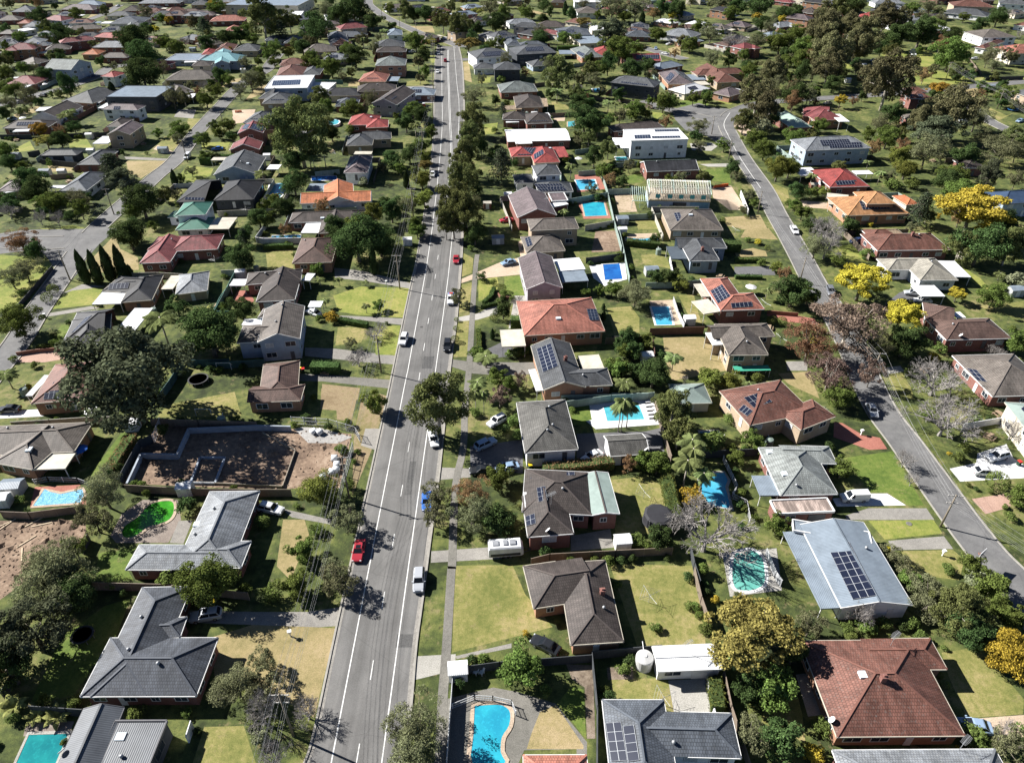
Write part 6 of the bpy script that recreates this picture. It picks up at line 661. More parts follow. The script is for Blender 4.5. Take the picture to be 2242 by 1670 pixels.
# ---------------------------------------------------------------- mesh helpers
def uv_world(me):
    """UVs in metres: u level along the face, v up its slope"""
    n = len(me.loops)
    if not n: return
    uvl = me.uv_layers.new(name='UVMap'); data = np.zeros((n, 2))
    for f in me.polygons:
        nz = f.normal; e = Vector((-nz.y, nz.x, 0))
        if e.length < .02: e = Vector((1, 0, 0))
        e.normalize(); sl_ = nz.cross(e)
        for li in f.loop_indices:
            co = me.vertices[me.loops[li].vertex_index].co; data[li] = (co.dot(e), co.dot(sl_))
    uvl.data.foreach_set('uv', data.ravel())
class MB:
    """collects vertices and faces of one mesh"""
    def __init__(s): s.v = []; s.f = []
    def face(s, pts):
        i = len(s.v); s.v += [tuple(p) for p in pts]; s.f.append(tuple(range(i, i + len(pts))))
    def box(s, x0, y0, z0, x1, y1, z1, M=None):
        c = [(x0, y0, z0), (x1, y0, z0), (x1, y1, z0), (x0, y1, z0), (x0, y0, z1), (x1, y0, z1), (x1, y1, z1), (x0, y1, z1)]
        if M: c = [tuple(M @ Vector(p)) for p in c]
        i = len(s.v); s.v += c
        s.f += [tuple(i + k for k in q) for q in ((0, 3, 2, 1), (4, 5, 6, 7), (0, 1, 5, 4), (1, 2, 6, 5), (2, 3, 7, 6), (3, 0, 4, 7))]
    def beam(s, a, b, w, h, up=Vector((0, 0, 1))):
        a = Vector(a); b = Vector(b); d = b - a
        if d.length < 1e-4: return
        x = d.normalized(); y = up.cross(x)
        if y.length < 1e-3: y = Vector((0, 1, 0)).cross(x)
        y.normalize(); z = x.cross(y); i = len(s.v)
        for p in (a, b):
            for sy, sz in ((-1, -1), (1, -1), (1, 1), (-1, 1)): s.v.append(tuple(p + y * (sy * w / 2) + z * (sz * h / 2)))
        s.f += [tuple(i + k for k in q) for q in ((0, 3, 2, 1), (4, 5, 6, 7), (0, 1, 5, 4), (1, 2, 6, 5), (2, 3, 7, 6), (3, 0, 4, 7))]
    def tube(s, pts, rad, n=6, cap=True):
        pts = [Vector(p) for p in pts]; rings = []
        for k, p in enumerate(pts):
            d = (pts[min(k + 1, len(pts) - 1)] - pts[max(k - 1, 0)]).normalized()
            y = d.cross(Vector((0, 0, 1)))
            if y.length < .01: y = Vector((1, 0, 0))
            y.normalize(); z = y.cross(d); r = rad[k] if isinstance(rad, (list, tuple)) else rad
            rings.append(len(s.v))
            for j in range(n):
                an = 2 * math.pi * j / n; s.v.append(tuple(p + y * (r * math.cos(an)) + z * (r * math.sin(an))))
        for k in range(len(pts) - 1):
            for j in range(n): s.f.append((rings[k] + j, rings[k] + (j + 1) % n, rings[k + 1] + (j + 1) % n, rings[k + 1] + j))
        if cap: s.f.append(tuple(rings[-1] + j for j in range(n))); s.f.append(tuple(rings[0] + j for j in reversed(range(n))))
    def lathe(s, prof, n=12, c=(0, 0, 0)):
        rings = []
        for r, z in prof:
            rings.append(len(s.v))
            for j in range(n): an = 2 * math.pi * j / n; s.v.append((c[0] + r * math.cos(an), c[1] + r * math.sin(an), c[2] + z))
        for k in range(len(prof) - 1):
            for j in range(n): s.f.append((rings[k] + j, rings[k] + (j + 1) % n, rings[k + 1] + (j + 1) % n, rings[k + 1] + j))
        s.f.append(tuple(rings[-1] + j for j in range(n)))
    def mesh(s, name, uv=False, smooth=False):
        me = bpy.data.meshes.new(name); me.from_pydata(s.v, [], s.f); me.update()
        if uv: uv_world(me)
        if smooth: me.polygons.foreach_set('use_smooth', [True] * len(me.polygons))
        return me
def link(name, me, mat=None, parent=None, loc=None, rz=None):
    if mat is not None and len(me.materials) == 0: me.materials.append(None)
    o = bpy.data.objects.new(name, me); COL.objects.link(o)
    if mat is not None: o.material_slots[0].link = 'OBJECT'; o.material_slots[0].material = mat
    if parent: o.parent = parent
    if loc is not None: o.location = loc
    if rz is not None: o.rotation_euler = (0, 0, rz)
    return o
def part(name, mb, mat, parent, uv=False, smooth=False):
    """a mesh built in world metres, hung under its thing"""
    me = mb.mesh(name, uv, smooth)
    if parent is not None:
        me.transform(parent.matrix_basis.inverted())
    return link(name, me, mat, parent)
def tag(o, label=None, cat=None, group=None, kind=None):
    for k, v in (('label', label), ('category', cat), ('group', group), ('kind', kind)):
        if v: o[k] = v
    return o
def empty(name, loc, rz=0):
    o = bpy.data.objects.new(name, None); COL.objects.link(o); o.empty_display_size = .5
    o.location = loc; o.rotation_euler = (0, 0, rz); o.matrix_basis = Matrix.Translation(loc) @ Matrix.Rotation(rz, 4, 'Z'); return o
def copy_tree(o, parent=None):
    c = o.copy(); COL.objects.link(c); c.parent = parent
    for ch in o.children: copy_tree(ch, c)
    return c

# ---------------------------------------------------------------- labels that single a thing out by its look and its nearest house
ANCH = [(h[0], h[4][0][1], h[4][0][2]) for h in HOUSES if h[0] and len(h[0].split()) <= 7]
PEND = []
def say(o, desc, x, y): PEND.append((o, desc, x, y))
def relation(x, y, a):
    dx, dy = x - a[1], y - a[2]
    if abs(dx) > abs(dy): return 'right of' if dx > 0 else 'left of'
    return 'behind' if dy > 0 else 'in front of'
def give_labels():
    cand = []
    for i, (o, desc, x, y) in enumerate(PEND):
        near = sorted((math.hypot(x - a[1], y - a[2]), k) for k, a in enumerate(ANCH))[:14]
        cand += [(d, i, k) for d, k in near]
    cand.sort(); used = set(); done = set()
    for d, i, k in cand:
        if i in done: continue
        o, desc, x, y = PEND[i]; r = relation(x, y, ANCH[k]); key = (desc, r, k)
        if key in used: continue
        used.add(key); done.add(i); o['label'] = f'{desc} {r} the {ANCH[k][0]}'
    for i, (o, desc, x, y) in enumerate(PEND):
        if i in done: continue
        a = sorted((math.hypot(x - a[1], y - a[2]), k) for k, a in enumerate(ANCH))
        for (d1, k1) in a[:10]:
            key = (desc, 'further', relation(x, y, ANCH[k1]), k1)
            if key not in used: used.add(key); o['label'] = f'further {desc} {key[2]} the {ANCH[k1][0]}'; break

# ---------------------------------------------------------------- ground, roads, paths
def flat(name, pts, z, mat, kind='structure', uv=False):
    mb = MB(); mb.face([(x, y, z) for x, y in pts]); me = mb.mesh(name, uv)
    if me.polygons[0].normal.z < 0: me.flip_normals()
    return tag(link(name, me, mat), kind=kind)
g = ground_mat('suburb_ground', [(.024, .032, .012), (.045, .06, .019), (.08, .1, .028), (.13, .142, .042), (.2, .178, .08)], .06, .5, fine=.3)
flat('ground', [(-1600, -150), (1600, -150), (1600, 2600), (-1600, 2600)], 0, g)
asph = ground_mat('asphalt', [(.12, .117, .113), (.143, .14, .136), (.168, .164, .158)], .9, .5, .9, .12, (1.0, .045, 1))
def worn(m):
    t = m.node_tree; b = t.nodes['Principled BSDF']; src = b.inputs['Base Color'].links[0].from_socket
    def mk(ty, **k):
        n = t.nodes.new(ty)
        for a, v in k.items(): setattr(n, a, v)
        return n
    g = mk('ShaderNodeNewGeometry')
    def ramp(fac, st):
        r = mk('ShaderNodeValToRGB'); e = r.color_ramp.elements
        for i, (p_, c_) in enumerate(st): e[i].position = p_; e[i].color = (c_, c_, c_, 1)
        t.links.new(fac, r.inputs[0]); return r.outputs[0]
    v = mk('ShaderNodeTexVoronoi', feature='DISTANCE_TO_EDGE'); v.inputs['Scale'].default_value = .09; wn_ = mk('ShaderNodeTexNoise'); wn_.inputs['Scale'].default_value = .9
    ad = mk('ShaderNodeMix', data_type='VECTOR'); ad.inputs[0].default_value = .12; t.links.new(g.outputs['Position'], wn_.inputs[0]); t.links.new(g.outputs['Position'], ad.inputs[4]); t.links.new(wn_.outputs[1], ad.inputs[5]); t.links.new(ad.outputs[1], v.inputs['Vector'])
    cr = ramp(v.outputs[0], [(.002, .86), (.008, 1.0)]); n1 = mk('ShaderNodeTexNoise'); n1.inputs['Scale'].default_value = .22; n1.inputs['Detail'].default_value = 5; t.links.new(g.outputs['Position'], n1.inputs[0])
    bl = ramp(n1.outputs[0], [(.36, .88), (.6, 1.05)]); v2 = mk('ShaderNodeTexVoronoi', feature='F1', distance='CHEBYCHEV'); v2.inputs['Scale'].default_value = .07; t.links.new(g.outputs['Position'], v2.inputs['Vector'])
    pt = ramp(v2.outputs[0], [(.1, .9), (.112, 1.0)]); c = src
    for q in (cr, bl, pt):
        x = mk('ShaderNodeMix', data_type='RGBA', blend_type='MULTIPLY'); x.inputs[0].default_value = 1; t.links.new(c, x.inputs[6]); t.links.new(q, x.inputs[7]); c = x.outputs[2]
    t.links.new(c, b.inputs['Base Color'])
worn(asph)
asph2 = ground_mat('asphalt_side', [(.122, .121, .122), (.147, .146, .146), (.172, .17, .167)], .2, 1.0, .9, .12)
worn(asph2)
kerbm = plain('kerb_concrete', (.3, .285, .255), .9)
def ribbon(mb, pts, w, z):
    for k in range(len(pts) - 1):
        a, b = Vector(pts[k]), Vector(pts[k + 1])
        def nrm(i):
            d = Vector(pts[min(i + 1, len(pts) - 1)]) - Vector(pts[max(i - 1, 0)]); d.normalize(); return Vector((-d.y, d.x))
        n0, n1 = nrm(k), nrm(k + 1)
        mb.face([(*(a + n0 * w / 2), z), (*(a - n0 * w / 2), z), (*(b - n1 * w / 2), z), (*(b + n1 * w / 2), z)])
def smooth_line(pts, sub=4):
    P = [Vector(p) for p in pts]; out = []
    for i in range(len(P) - 1):
        p0, p1, p2, p3 = P[max(i - 1, 0)], P[i], P[i + 1], P[min(i + 2, len(P) - 1)]
        for k in range(sub):
            t = k / sub
            out.append(.5 * ((2 * p1) + (p2 - p0) * t + (2 * p0 - 5 * p1 + 4 * p2 - p3) * t * t + (3 * p1 - p0 - 3 * p2 + p3) * t ** 3))
    out.append(P[-1]); return [tuple(p) for p in out]
def offset(pts, d):
    out = []
    for i in range(len(pts)):
        t = Vector(pts[min(i + 1, len(pts) - 1)]) - Vector(pts[max(i - 1, 0)]); t.normalize(); out.append((pts[i][0] - t.y * d, pts[i][1] + t.x * d))
    return out
Lk, Rk = [smooth_line(q, 3) for q in ROAD['main']]
flat('road', Lk + Rk[::-1], .045, asph)
for i, (nm, (w, pts)) in enumerate(STREETS.items()):
    sp = smooth_line(pts, 5); mb = MB(); ribbon(mb, sp, w, .03 + .002 * i)
    tag(part('side_road', mb, asph2, None), kind='structure')
    kb = MB()
    for sgn in (-1, 1):
        e = offset(sp, sgn * (w / 2 + .12))
        for a, b in zip(e, e[1:]):
            m = ((a[0] + b[0]) / 2, (a[1] + b[1]) / 2)
            if any(abs(m[0] - q[1][k][0]) + abs(m[1] - q[1][k][1]) < 11 for n2, q in STREETS.items() if n2 != nm for k in range(len(q[1]))): continue
            kb.beam((*a, .05), (*b, .05), .28, .2)
    tag(part('kerb', kb, kerbm, None), kind='structure')
kb = MB()
for e in (offset(Lk, .15), offset(Rk, -.15)):
    for a, b in zip(e, e[1:]): kb.beam((*a, .06), (*b, .06), .3, .22)
tag(part('kerb', kb, kerbm, None), kind='structure')
gut = MB(); ribbon(gut, offset(Lk, -.25), .5, .052); ribbon(gut, offset(Rk, .25), .5, .052)
tag(part('gutter_strip', gut, gmat('conc'), None), kind='structure')
t = NT('road_paint'); paint = t.base(t.mix(t.ramp(t.noise(3.5, t.pos(), 5, .7), [(.3, .0), (.5, 1.0)]), (.34, .335, .325), (.68, .68, .66)), .7)
mk = MB()
for nm, w in (('left_line', .16), ('right_line', .16)): ribbon(mk, smooth_line(ROAD[nm], 3), w, .058)
dl = smooth_line(ROAD['double'], 3); ribbon(mk, offset(dl, .28), .17, .058); ribbon(mk, offset(dl, -.28), .17, .058)
cl = smooth_line(ROAD['centre'], 12); acc = -2.0
for a, b in zip(cl, cl[1:]):
    d = math.dist(a, b); k = 0.0
    while k < d:
        st = min(.25, d - k)
        if (acc % 11.95) < 3.0:
            t0, t1 = k / d, (k + st) / d
            ribbon(mk, [(a[0] + (b[0] - a[0]) * t0, a[1] + (b[1] - a[1]) * t0), (a[0] + (b[0] - a[0]) * t1, a[1] + (b[1] - a[1]) * t1)], .13, .058)
        k += st; acc += st
bend = STREETS['right_street'][1]
ribbon(mk, offset(smooth_line(bend[15:20], 6), 1.0), .22, .05)
tag(part('road_markings', mk, paint, None), kind='structure')
mb = MB(); ribbon(mb, smooth_line(PATH, 3), 1.35, .034); tag(part('footpath', mb, gmat('con3'), None), kind='structure')
for i, (nm, k, pts) in enumerate(PATCHES): flat(nm, pts, .029 if nm == 'side_road' else (.05 if 'terrace' in nm else .006 + .00012 * i), gmat(k))

rb_ = MB()
for g_ in [q for q in PATCHES if q[0] == 'dirt_yard'][:2]:
    xs = [q[0] for q in g_[2]]; ys = [q[1] for q in g_[2]]
    for _ in range(420):
        p = (rnd.uniform(min(xs), max(xs)), rnd.uniform(min(ys), max(ys)))
        if not inpoly(p, g_[2]): continue
        r = rnd.choice((.12, .15, .2, .3, .3)) if rnd.random() < .96 else .9; i = len(rb_.v)
        rb_.v += [(p[0] + r * math.cos(k) * rnd.uniform(.6, 1.2), p[1] + r * math.sin(k) * rnd.uniform(.6, 1.2), .02) for k in (0, 1.26, 2.5, 3.8, 5)] + [(p[0] + rnd.uniform(-.3, .3) * r, p[1], .02 + r * rnd.uniform(.4, .8))]
        rb_.f += [(i + k, i + (k + 1) % 5, i + 5) for k in range(5)]
tag(part('rubble', rb_, gmat('dirt'), None), 'loose clods and rubble lying on the bare building lots', None, None, 'stuff')
for x, y, w, l in ((-19.5, 92, 1.2, 9), (-17, 61, 3, 2.2), (-20.5, 132, 2.4, 5), (-23.5, 170, 1.2, 12), (-15.8, 108, 2.2, 3), (-24, 236, 3, 5), (-14.6, 77, .9, 14)):
    flat('road_patch', [(x, y), (x + w, y), (x + w, y + l), (x, y + l)], .049, ground_mat('asphalt_patch', [(.075, .075, .075), (.11, .108, .105)]))
for x, y in ((-20.2, 66), (-16.5, 118), (-22.4, 150), (-14.9, 96)):
    mb = MB(); mb.lathe([(.38, .0), (.38, .012), (.3, .016)], 14); o = link('manhole_cover', mb.mesh('manhole_cover'), plain('cast_iron', (.07, .068, .065), .6), None, (x, y, .05)); tag(o, 'round iron manhole cover set in the main road asphalt', 'manhole', 'manhole covers in the main road')
# ---------------------------------------------------------------- houses
trim_w = plain('trim_white', (.68, .68, .67), .5); trim_d = plain('trim_dark', (.1, .1, .11), .5); trim_c = plain('trim_cream', (.5, .46, .38), .5)
glass = plain('window_glass', (.03, .038, .05), .08); pane_blind = plain('window_blind', (.45, .46, .48), .4)
t = NT('solar_cells'); uv = t.uv()
b = t.n('ShaderNodeTexBrick'); b.offset = 0; t.l(uv, b.inputs[0]); b.inputs['Scale'].default_value = 1; b.inputs['Brick Width'].default_value = 1.0; b.inputs['Row Height'].default_value = 1.7
b.inputs['Mortar Size'].default_value = .035; b.inputs['Color1'].default_value = (.012, .016, .032, 1); b.inputs['Color2'].default_value = (.018, .022, .042, 1); b.inputs['Mortar'].default_value = (.36, .38, .4, 1)
solar_m = t.base(b.outputs[0], .22); t.b.inputs['Specular IOR Level'].default_value = .5
steel = plain('galvanised_steel', (.34, .35, .36), .45, .3); white_pl = plain('white_plastic', (.74, .74, .74), .5); dark_m = plain('dark_metal', (.05, .05, .055), .5)
brick_c = wall_mat('kb'); skym = plain('skylight_glass', (.6, .66, .7), .15)
def box_mesh(name, x0, y0, z0, x1, y1, z1):
    mb = MB(); mb.box(x0, y0, z0, x1, y1, z1); return mb.mesh(name)
def frame_mesh(w, h):
    mb = MB(); f = .1
    mb.box(-w / 2, -.05, 0, w / 2, .06, f); mb.box(-w / 2, -.05, h - f, w / 2, .06, h); mb.box(-w / 2, -.05, f, -w / 2 + f, .06, h - f); mb.box(w / 2 - f, -.05, f, w / 2, .06, h - f); mb.box(-.035, -.04, f, .035, .05, h - f)
    return mb.mesh('window')
WIN = [(frame_mesh(w, h), box_mesh('pane', -w / 2 + .1, -.03, .1, w / 2 - .1, .025, h - .1)) for w, h in ((1.8, 1.2), (1.2, 1.1), (2.4, 1.4))]
DOOR = box_mesh('door', -.45, -.05, 0, .45, .05, 2.05); GDOOR = box_mesh('garage_door', -1.5, -.05, 0, 1.5, .05, 2.15)
mb = MB(); mb.lathe([(.12, -.3), (.12, .12), (.24, .16), (.26, .3), (.18, .45), (.05, .5)], 10); VENT = mb.mesh('roof_vent', smooth=True)
mb = MB(); mb.lathe([(.5, .16), (.46, .1), (.3, .03), (.02, 0)], 14); me = mb.mesh('d'); me.transform(Matrix.Translation((0, 0, .5)) @ Matrix.Rotation(math.radians(50), 4, 'Y')); DISH = me
mb = MB(); mb.tube([(0, 0, -.6), (0, 0, 2.6)], .035, 5); mb.beam((-.9, 0, 2.5), (.9, 0, 2.5), .05, .05)
for k in range(-4, 5): mb.beam((k * .2, -.45 + abs(k) * .03, 2.5), (k * .2, .45 - abs(k) * .03, 2.5), .03, .03)
ANT = mb.mesh('antenna')
mb = MB(); mb.box(-.35, -.3, -1, .35, .3, .9); mb.box(-.42, -.37, .9, .42, .37, 1.0); mb.box(-.15, -.15, 1.0, .15, .15, 1.3); CHIM = mb.mesh('chimney', uv=True)
mb = MB(); mb.box(-.6, -.5, -.25, .6, .5, .14); SKY = mb.mesh('skylight')
POST = box_mesh('post', -.06, -.06, 0, .06, .06, 1)

def wing_pts(w):
    ty, mx, my, a, L, W, h, p, mt = w
    ca, sa = math.cos(a), math.sin(a)
    return lambda u, v, z: (mx + u * ca - v * sa, my + u * sa + v * ca, z)
def wing_roof(w, roof, cap, gut):
    ty, mx, my, a, L, W, h, p, mt = w; X = wing_pts(w); A, B = L / 2, W / 2; tn = math.tan(math.radians(p))
    c = [X(-A, -B, h), X(A, -B, h), X(A, B, h), X(-A, B, h)]
    def edge(i, j, m=gut, dz=-.1): m.beam(Vector(c[i]) + Vector((0, 0, dz)), Vector(c[j]) + Vector((0, 0, dz)), .16, .2)
    def capl(p, q): cap.beam(Vector(p) + Vector((0, 0, .03)), Vector(q) + Vector((0, 0, .03)), .26, .1)
    if ty == 'f':
        mbx = [X(-A, -B, h - .22), X(A, -B, h - .22), X(A, B, h - .22), X(-A, B, h - .22)]
        roof.face(c)
        for i in range(4):
            j = (i + 1) % 4; gut.beam(Vector(c[i]) + Vector((0, 0, -.02)), Vector(c[j]) + Vector((0, 0, -.02)), .2, .42)
        return
    if ty == 'h':
        if A >= B: r0, r1 = X(-(A - B), 0, h + tn * B), X(A - B, 0, h + tn * B)
        else: r0, r1 = X(0, -(B - A), h + tn * A), X(0, B - A, h + tn * A)
        if A >= B:
            roof.face([c[0], c[1], r1, r0]); roof.face([c[2], c[3], r0, r1]); roof.face([c[1], c[2], r1]); roof.face([c[3], c[0], r0]); prs = ((0, r0), (3, r0), (1, r1), (2, r1))
        else:
            roof.face([c[0], c[1], r0]); roof.face([c[1], c[2], r1, r0]); roof.face([c[2], c[3], r1]); roof.face([c[3], c[0], r0, r1]); prs = ((0, r0), (1, r0), (2, r1), (3, r1))
        for i, r in prs: capl(c[i], r)
        if math.dist(r0, r1) > .3: capl(r0, r1)
        for i in range(4): edge(i, (i + 1) % 4)
    elif ty == 'w':
        s = min(-B + A, B - .3); r0, r1 = X(0, s, h + tn * A), X(0, B, h + tn * A)
        roof.face([c[0], c[1], r0]); roof.face([c[1], c[2], r1, r0]); roof.face([c[3], c[0], r0, r1]); capl(c[0], r0); capl(c[1], r0); capl(r0, r1)
        edge(0, 1)
        k = .55; q1 = X(A, -B + W * k, h); q0 = X(-A, -B + W * k, h); dz = Vector((0, 0, -.1))
        gut.beam(Vector(c[1]) + dz, Vector(q1) + dz, .16, .2); gut.beam(Vector(c[0]) + dz, Vector(q0) + dz, .16, .2)
    elif ty == 'g':
        r0, r1 = X(0, -B, h + tn * A), X(0, B, h + tn * A)
        roof.face([c[1], c[2], r1, r0]); roof.face([c[3], c[0], r0, r1]); capl(r0, r1); edge(1, 2); edge(3, 0)
        for q, r in ((0, r0), (1, r0), (2, r1), (3, r1)): gut.beam(Vector(c[q]) + Vector((0, 0, -.08)), Vector(r) + Vector((0, 0, -.08)), .1, .24)
    elif ty == 'ga':
        r0, r1 = X(-A, 0, h + tn * B), X(A, 0, h + tn * B)
        roof.face([c[0], c[1], r1, r0]); roof.face([c[2], c[3], r0, r1]); capl(r0, r1); edge(0, 1); edge(2, 3)
        for q, r in ((0, r0), (3, r0), (1, r1), (2, r1)): gut.beam(Vector(c[q]) + Vector((0, 0, -.08)), Vector(r) + Vector((0, 0, -.08)), .1, .24)
INS = .45
def wing_wall(w, wall):
    ty, mx, my, a, L, W, h, p, mt = w; X = wing_pts(w); tn = math.tan(math.radians(p)); i = INS if ty != 'f' else .12
    A, B = L / 2 - i, W / 2 - i
    if ty == 'g': B = W / 2 - .25
    if ty == 'ga': A = L / 2 - .25
    z1 = h + tn * INS - .1 if ty != 'f' else h - .1
    lo = [X(-A, -B, -.05), X(A, -B, -.05), X(A, B, -.05), X(-A, B, -.05)]; hi = [(q[0], q[1], z1) for q in lo]
    for k in range(4):
        if ty == 'w' and k == 2: continue
        j = (k + 1) % 4; wall.face([lo[k], lo[j], hi[j], hi[k]])
    if ty == 'g':
        zt = h + tn * L / 2 - .12
        wall.face([hi[0], hi[1], X(0, -B, zt)]); wall.face([hi[2], hi[3], X(0, B, zt)])
    if ty == 'ga':
        zt = h + tn * W / 2 - .12
        wall.face([hi[1], hi[2], X(A, 0, zt)]); wall.face([hi[3], hi[0], X(-A, 0, zt)])
def inside(w, x, y, m=0.2):
    ty, mx, my, a, L, W = w[:6]; dx, dy = x - mx, y - my
    u = dx * math.cos(a) + dy * math.sin(a); v = -dx * math.sin(a) + dy * math.cos(a)
    return abs(u) < L / 2 - INS + m and abs(v) < W / 2 - INS + m
FRAME_BLD = []
def build_house(H):
    short, det, rm, wm, wings, exs = H
    auto = not short; short = short or 'far roof %d' % int(wings[0][1] * 7 + wings[0][2])
    w0 = wings[0]; nm = 'garage' if 'garage' in short else ('shed' if 'shed' in short and 'house' not in short else ('school_building' if 'school' in short else ('two_storey_house' if max(w[6] for w in wings) > 4.5 else 'house')))
    root = empty(nm, (w0[1], w0[2], 0)); tag(root, None if auto else short + ' ' + det, 'house' if 'house' in nm else nm.split('_')[0])
    if auto: say(root, det, w0[1], w0[2])
    far = math.hypot(w0[1], w0[2]); wall = MB(); cap = MB(); gut = MB(); roofs = {}
    for w in wings:
        k = w[8] or rm; roofs.setdefault(k, MB()); wing_roof(w, roofs[k], cap, gut); wing_wall(w, wall)
    part('wall', wall, wall_mat(wm), root, uv=True)
    for k, mbr in roofs.items():
        ro = part('roof', mbr, roof_mat(k), root, uv=True)
    if cap.v and rm in TILE:
        c = TILE[rm]; part('ridge_cap', cap, plain('ridge_' + TILE_NAME.get(rm, 'orange'), mul(c, 1.25) if rm not in ('lg',) else mul(c, .8), .7), root)
    elif cap.v: part('ridge_cap', cap, roof_mat(rm), root)
    part('gutter', gut, trim_d if wm == 'kd' or rm in ('md', 'mb') else (trim_c if wm in ('kt', 'kc', 'ko') else trim_w), root)
    # windows along each outer wall, two rows on two-storey walls
    rr = random.Random(short); nw = 0; door_done = False
    for w in wings:
        ty, mx, my, a, L, W, h, p, mt = w; X = wing_pts(w); i = INS if ty != 'f' else .12
        for k, (hl, off, ax) in enumerate(((L / 2 - i, -(W / 2 - i), 'u'), (W / 2 - i, L / 2 - i, 'v'), (L / 2 - i, W / 2 - i, 'u'), (W / 2 - i, -(L / 2 - i), 'v'))):
            if ty == 'w' and k == 2: continue
            if ty == 'g' and ax == 'u': off = math.copysign(W / 2 - .25, off)
            if ty == 'ga' and ax == 'v': off = math.copysign(L / 2 - .25, off)
            na = a + (-math.pi / 2, 0, math.pi / 2, math.pi)[k]; n = Vector((math.cos(na), math.sin(na)))
            mid = X(0, off, 0) if ax == 'u' else X(off, 0, 0)
            tc = Vector((-mid[0], -mid[1])).normalized()
            fc = n.dot(tc)
            if fc < (-.35 if far < 190 else .25): continue
            cnt = int(2 * hl / (3.6 if far < 260 else 5)); cnt = min(cnt, 5)
            for q in range(cnt):
                s = -hl + 2 * hl * (q + .5) / cnt + rr.uniform(-.3, .3)
                pt = X(s, off, 0) if ax == 'u' else X(off, s, 0)
                if any(inside(w2, pt[0] + n.x * .5, pt[1] + n.y * .5) for w2 in wings if w2 is not w): continue
                rz = na + math.pi / 2
                rows = [1.0] if h < 4.7 else [1.0, 3.6]
                if 3.3 < h < 4.7: rows = [h - 2.3 + .3]
                for zr in rows:
                    if nw > 16: break
                    vi = rr.choice((0, 0, 1, 2)) if hl * 2 > 4 else 1
                    if not door_done and zr == rows[0] and far < 330 and q == cnt // 2:
                        door_done = True; dm = GDOOR if nm == 'garage' else DOOR
                        z0 = 0 if h < 3.4 or h > 4.7 or nm == 'garage' else max(0, h - 2.9)
                        d_ = link('garage_door' if nm == 'garage' else 'door', dm, trim_w if rr.random() < .6 else trim_d, root, (pt[0] - w0[1] + n.x * .04, pt[1] - w0[2] + n.y * .04, z0), rz)
                        continue
                    loc = (pt[0] - w0[1] + n.x * .03, pt[1] - w0[2] + n.y * .03, min(zr, h - 1.75) + (0 if vi != 2 else -.1))
                    wd = link('window', WIN[vi][0], trim_d if wm in ('kd',) else trim_w, root, loc, rz)
                    link('pane', WIN[vi][1], pane_blind if rr.random() < .18 else glass, wd); nw += 1
    for e in exs:
        k = e[0]
        if k == 'pat':
            _, mt, x, y, a, L, W, h = e
            M = Matrix.Translation((x, y, 0)) @ Matrix.Rotation(a, 4, 'Z'); mbp = MB(); mbp.box(-L / 2, -W / 2, h - .07, L / 2, W / 2, h + .03, M)
            for sx in (-1, 1): mbp.box(sx * L / 2 - .06, -W / 2 - .05, h - .2, sx * L / 2 + .06, W / 2 + .05, h + .06, M)
            mbp.box(-L / 2 + .06, -W / 2 - .06, h - .2, L / 2 - .06, -W / 2 + .06, h + .05, M)
            po = part('patio_roof', mbp, roof_mat(mt), root, uv=True)
            for sx in (-1, 1):
                for sy in (-1, 1):
                    v = M @ Vector((sx * (L / 2 - .15), sy * (W / 2 - .15), 0))
                    if any(inside(w, v.x, v.y) for w in wings): continue
                    ps = link('post', POST, trim_w, po, (v.x - w0[1], v.y - w0[2], 0)); ps.scale = (1, 1, h - .1)
        elif k == 'sol':
            A_, B_, C_ = [Vector(e[1 + 3 * q:4 + 3 * q]) for q in range(3)]; D_ = A_ + (C_ - B_)
            n = (B_ - A_).cross(C_ - B_)
            if n.length < .2: continue
            n.normalize()
            if n.z < 0: n = -n
            if n.z < .6: n = Vector((n.x * .4, n.y * .4, 1)).normalized()
            la, lb = (B_ - A_).length, (C_ - B_).length
            mbs = MB(); up = n * .13; lo = n * .05
            mbs.face([A_ + up, B_ + up, C_ + up, D_ + up])
            for p_, q_ in ((A_, B_), (B_, C_), (C_, D_), (D_, A_)): mbs.face([p_ + lo, q_ + lo, q_ + up, p_ + up])
            me = mbs.mesh('solar_panel_array')
            if me.polygons[0].normal.z < 0: me.flip_normals()
            uvl = me.uv_layers.new(name='UVMap'); na_, nb_ = max(1, round(la / 1.0)), max(1, round(lb / 1.25))
            if la > lb * 1.0 and lb < 3: na_, nb_ = max(1, round(la / 1.0)), max(1, round(lb / 1.25))
            cv = {0: (0, 0), 1: (na_, 0), 2: (na_, nb_ * 1.7), 3: (0, nb_ * 1.7)}
            for li in me.polygons[0].loop_indices:
                vi = me.loops[li].vertex_index; uvl.data[li].uv = Vector(cv[vi % 4]) + Vector((0.0, 0.0))
            me.transform(Matrix.Translation((-w0[1], -w0[2], 0))); link('solar_panel_array', me, solar_m, root)
        else:
            me, mt, nn = dict(vent=(VENT, steel, 'roof_vent'), sky=(SKY, skym, 'skylight'), chim=(CHIM, brick_c, 'chimney'), ant=(ANT, steel, 'antenna'), dish=(DISH, white_pl, 'satellite_dish'))[k]
            o = link(nn, me, mt, root, (e[1] - w0[1], e[2] - w0[2], e[3]), w0[3] if k in ('sky', 'chim') else (2.6 if k == 'dish' else .6))
    return root
for H in HOUSES: build_house(H)

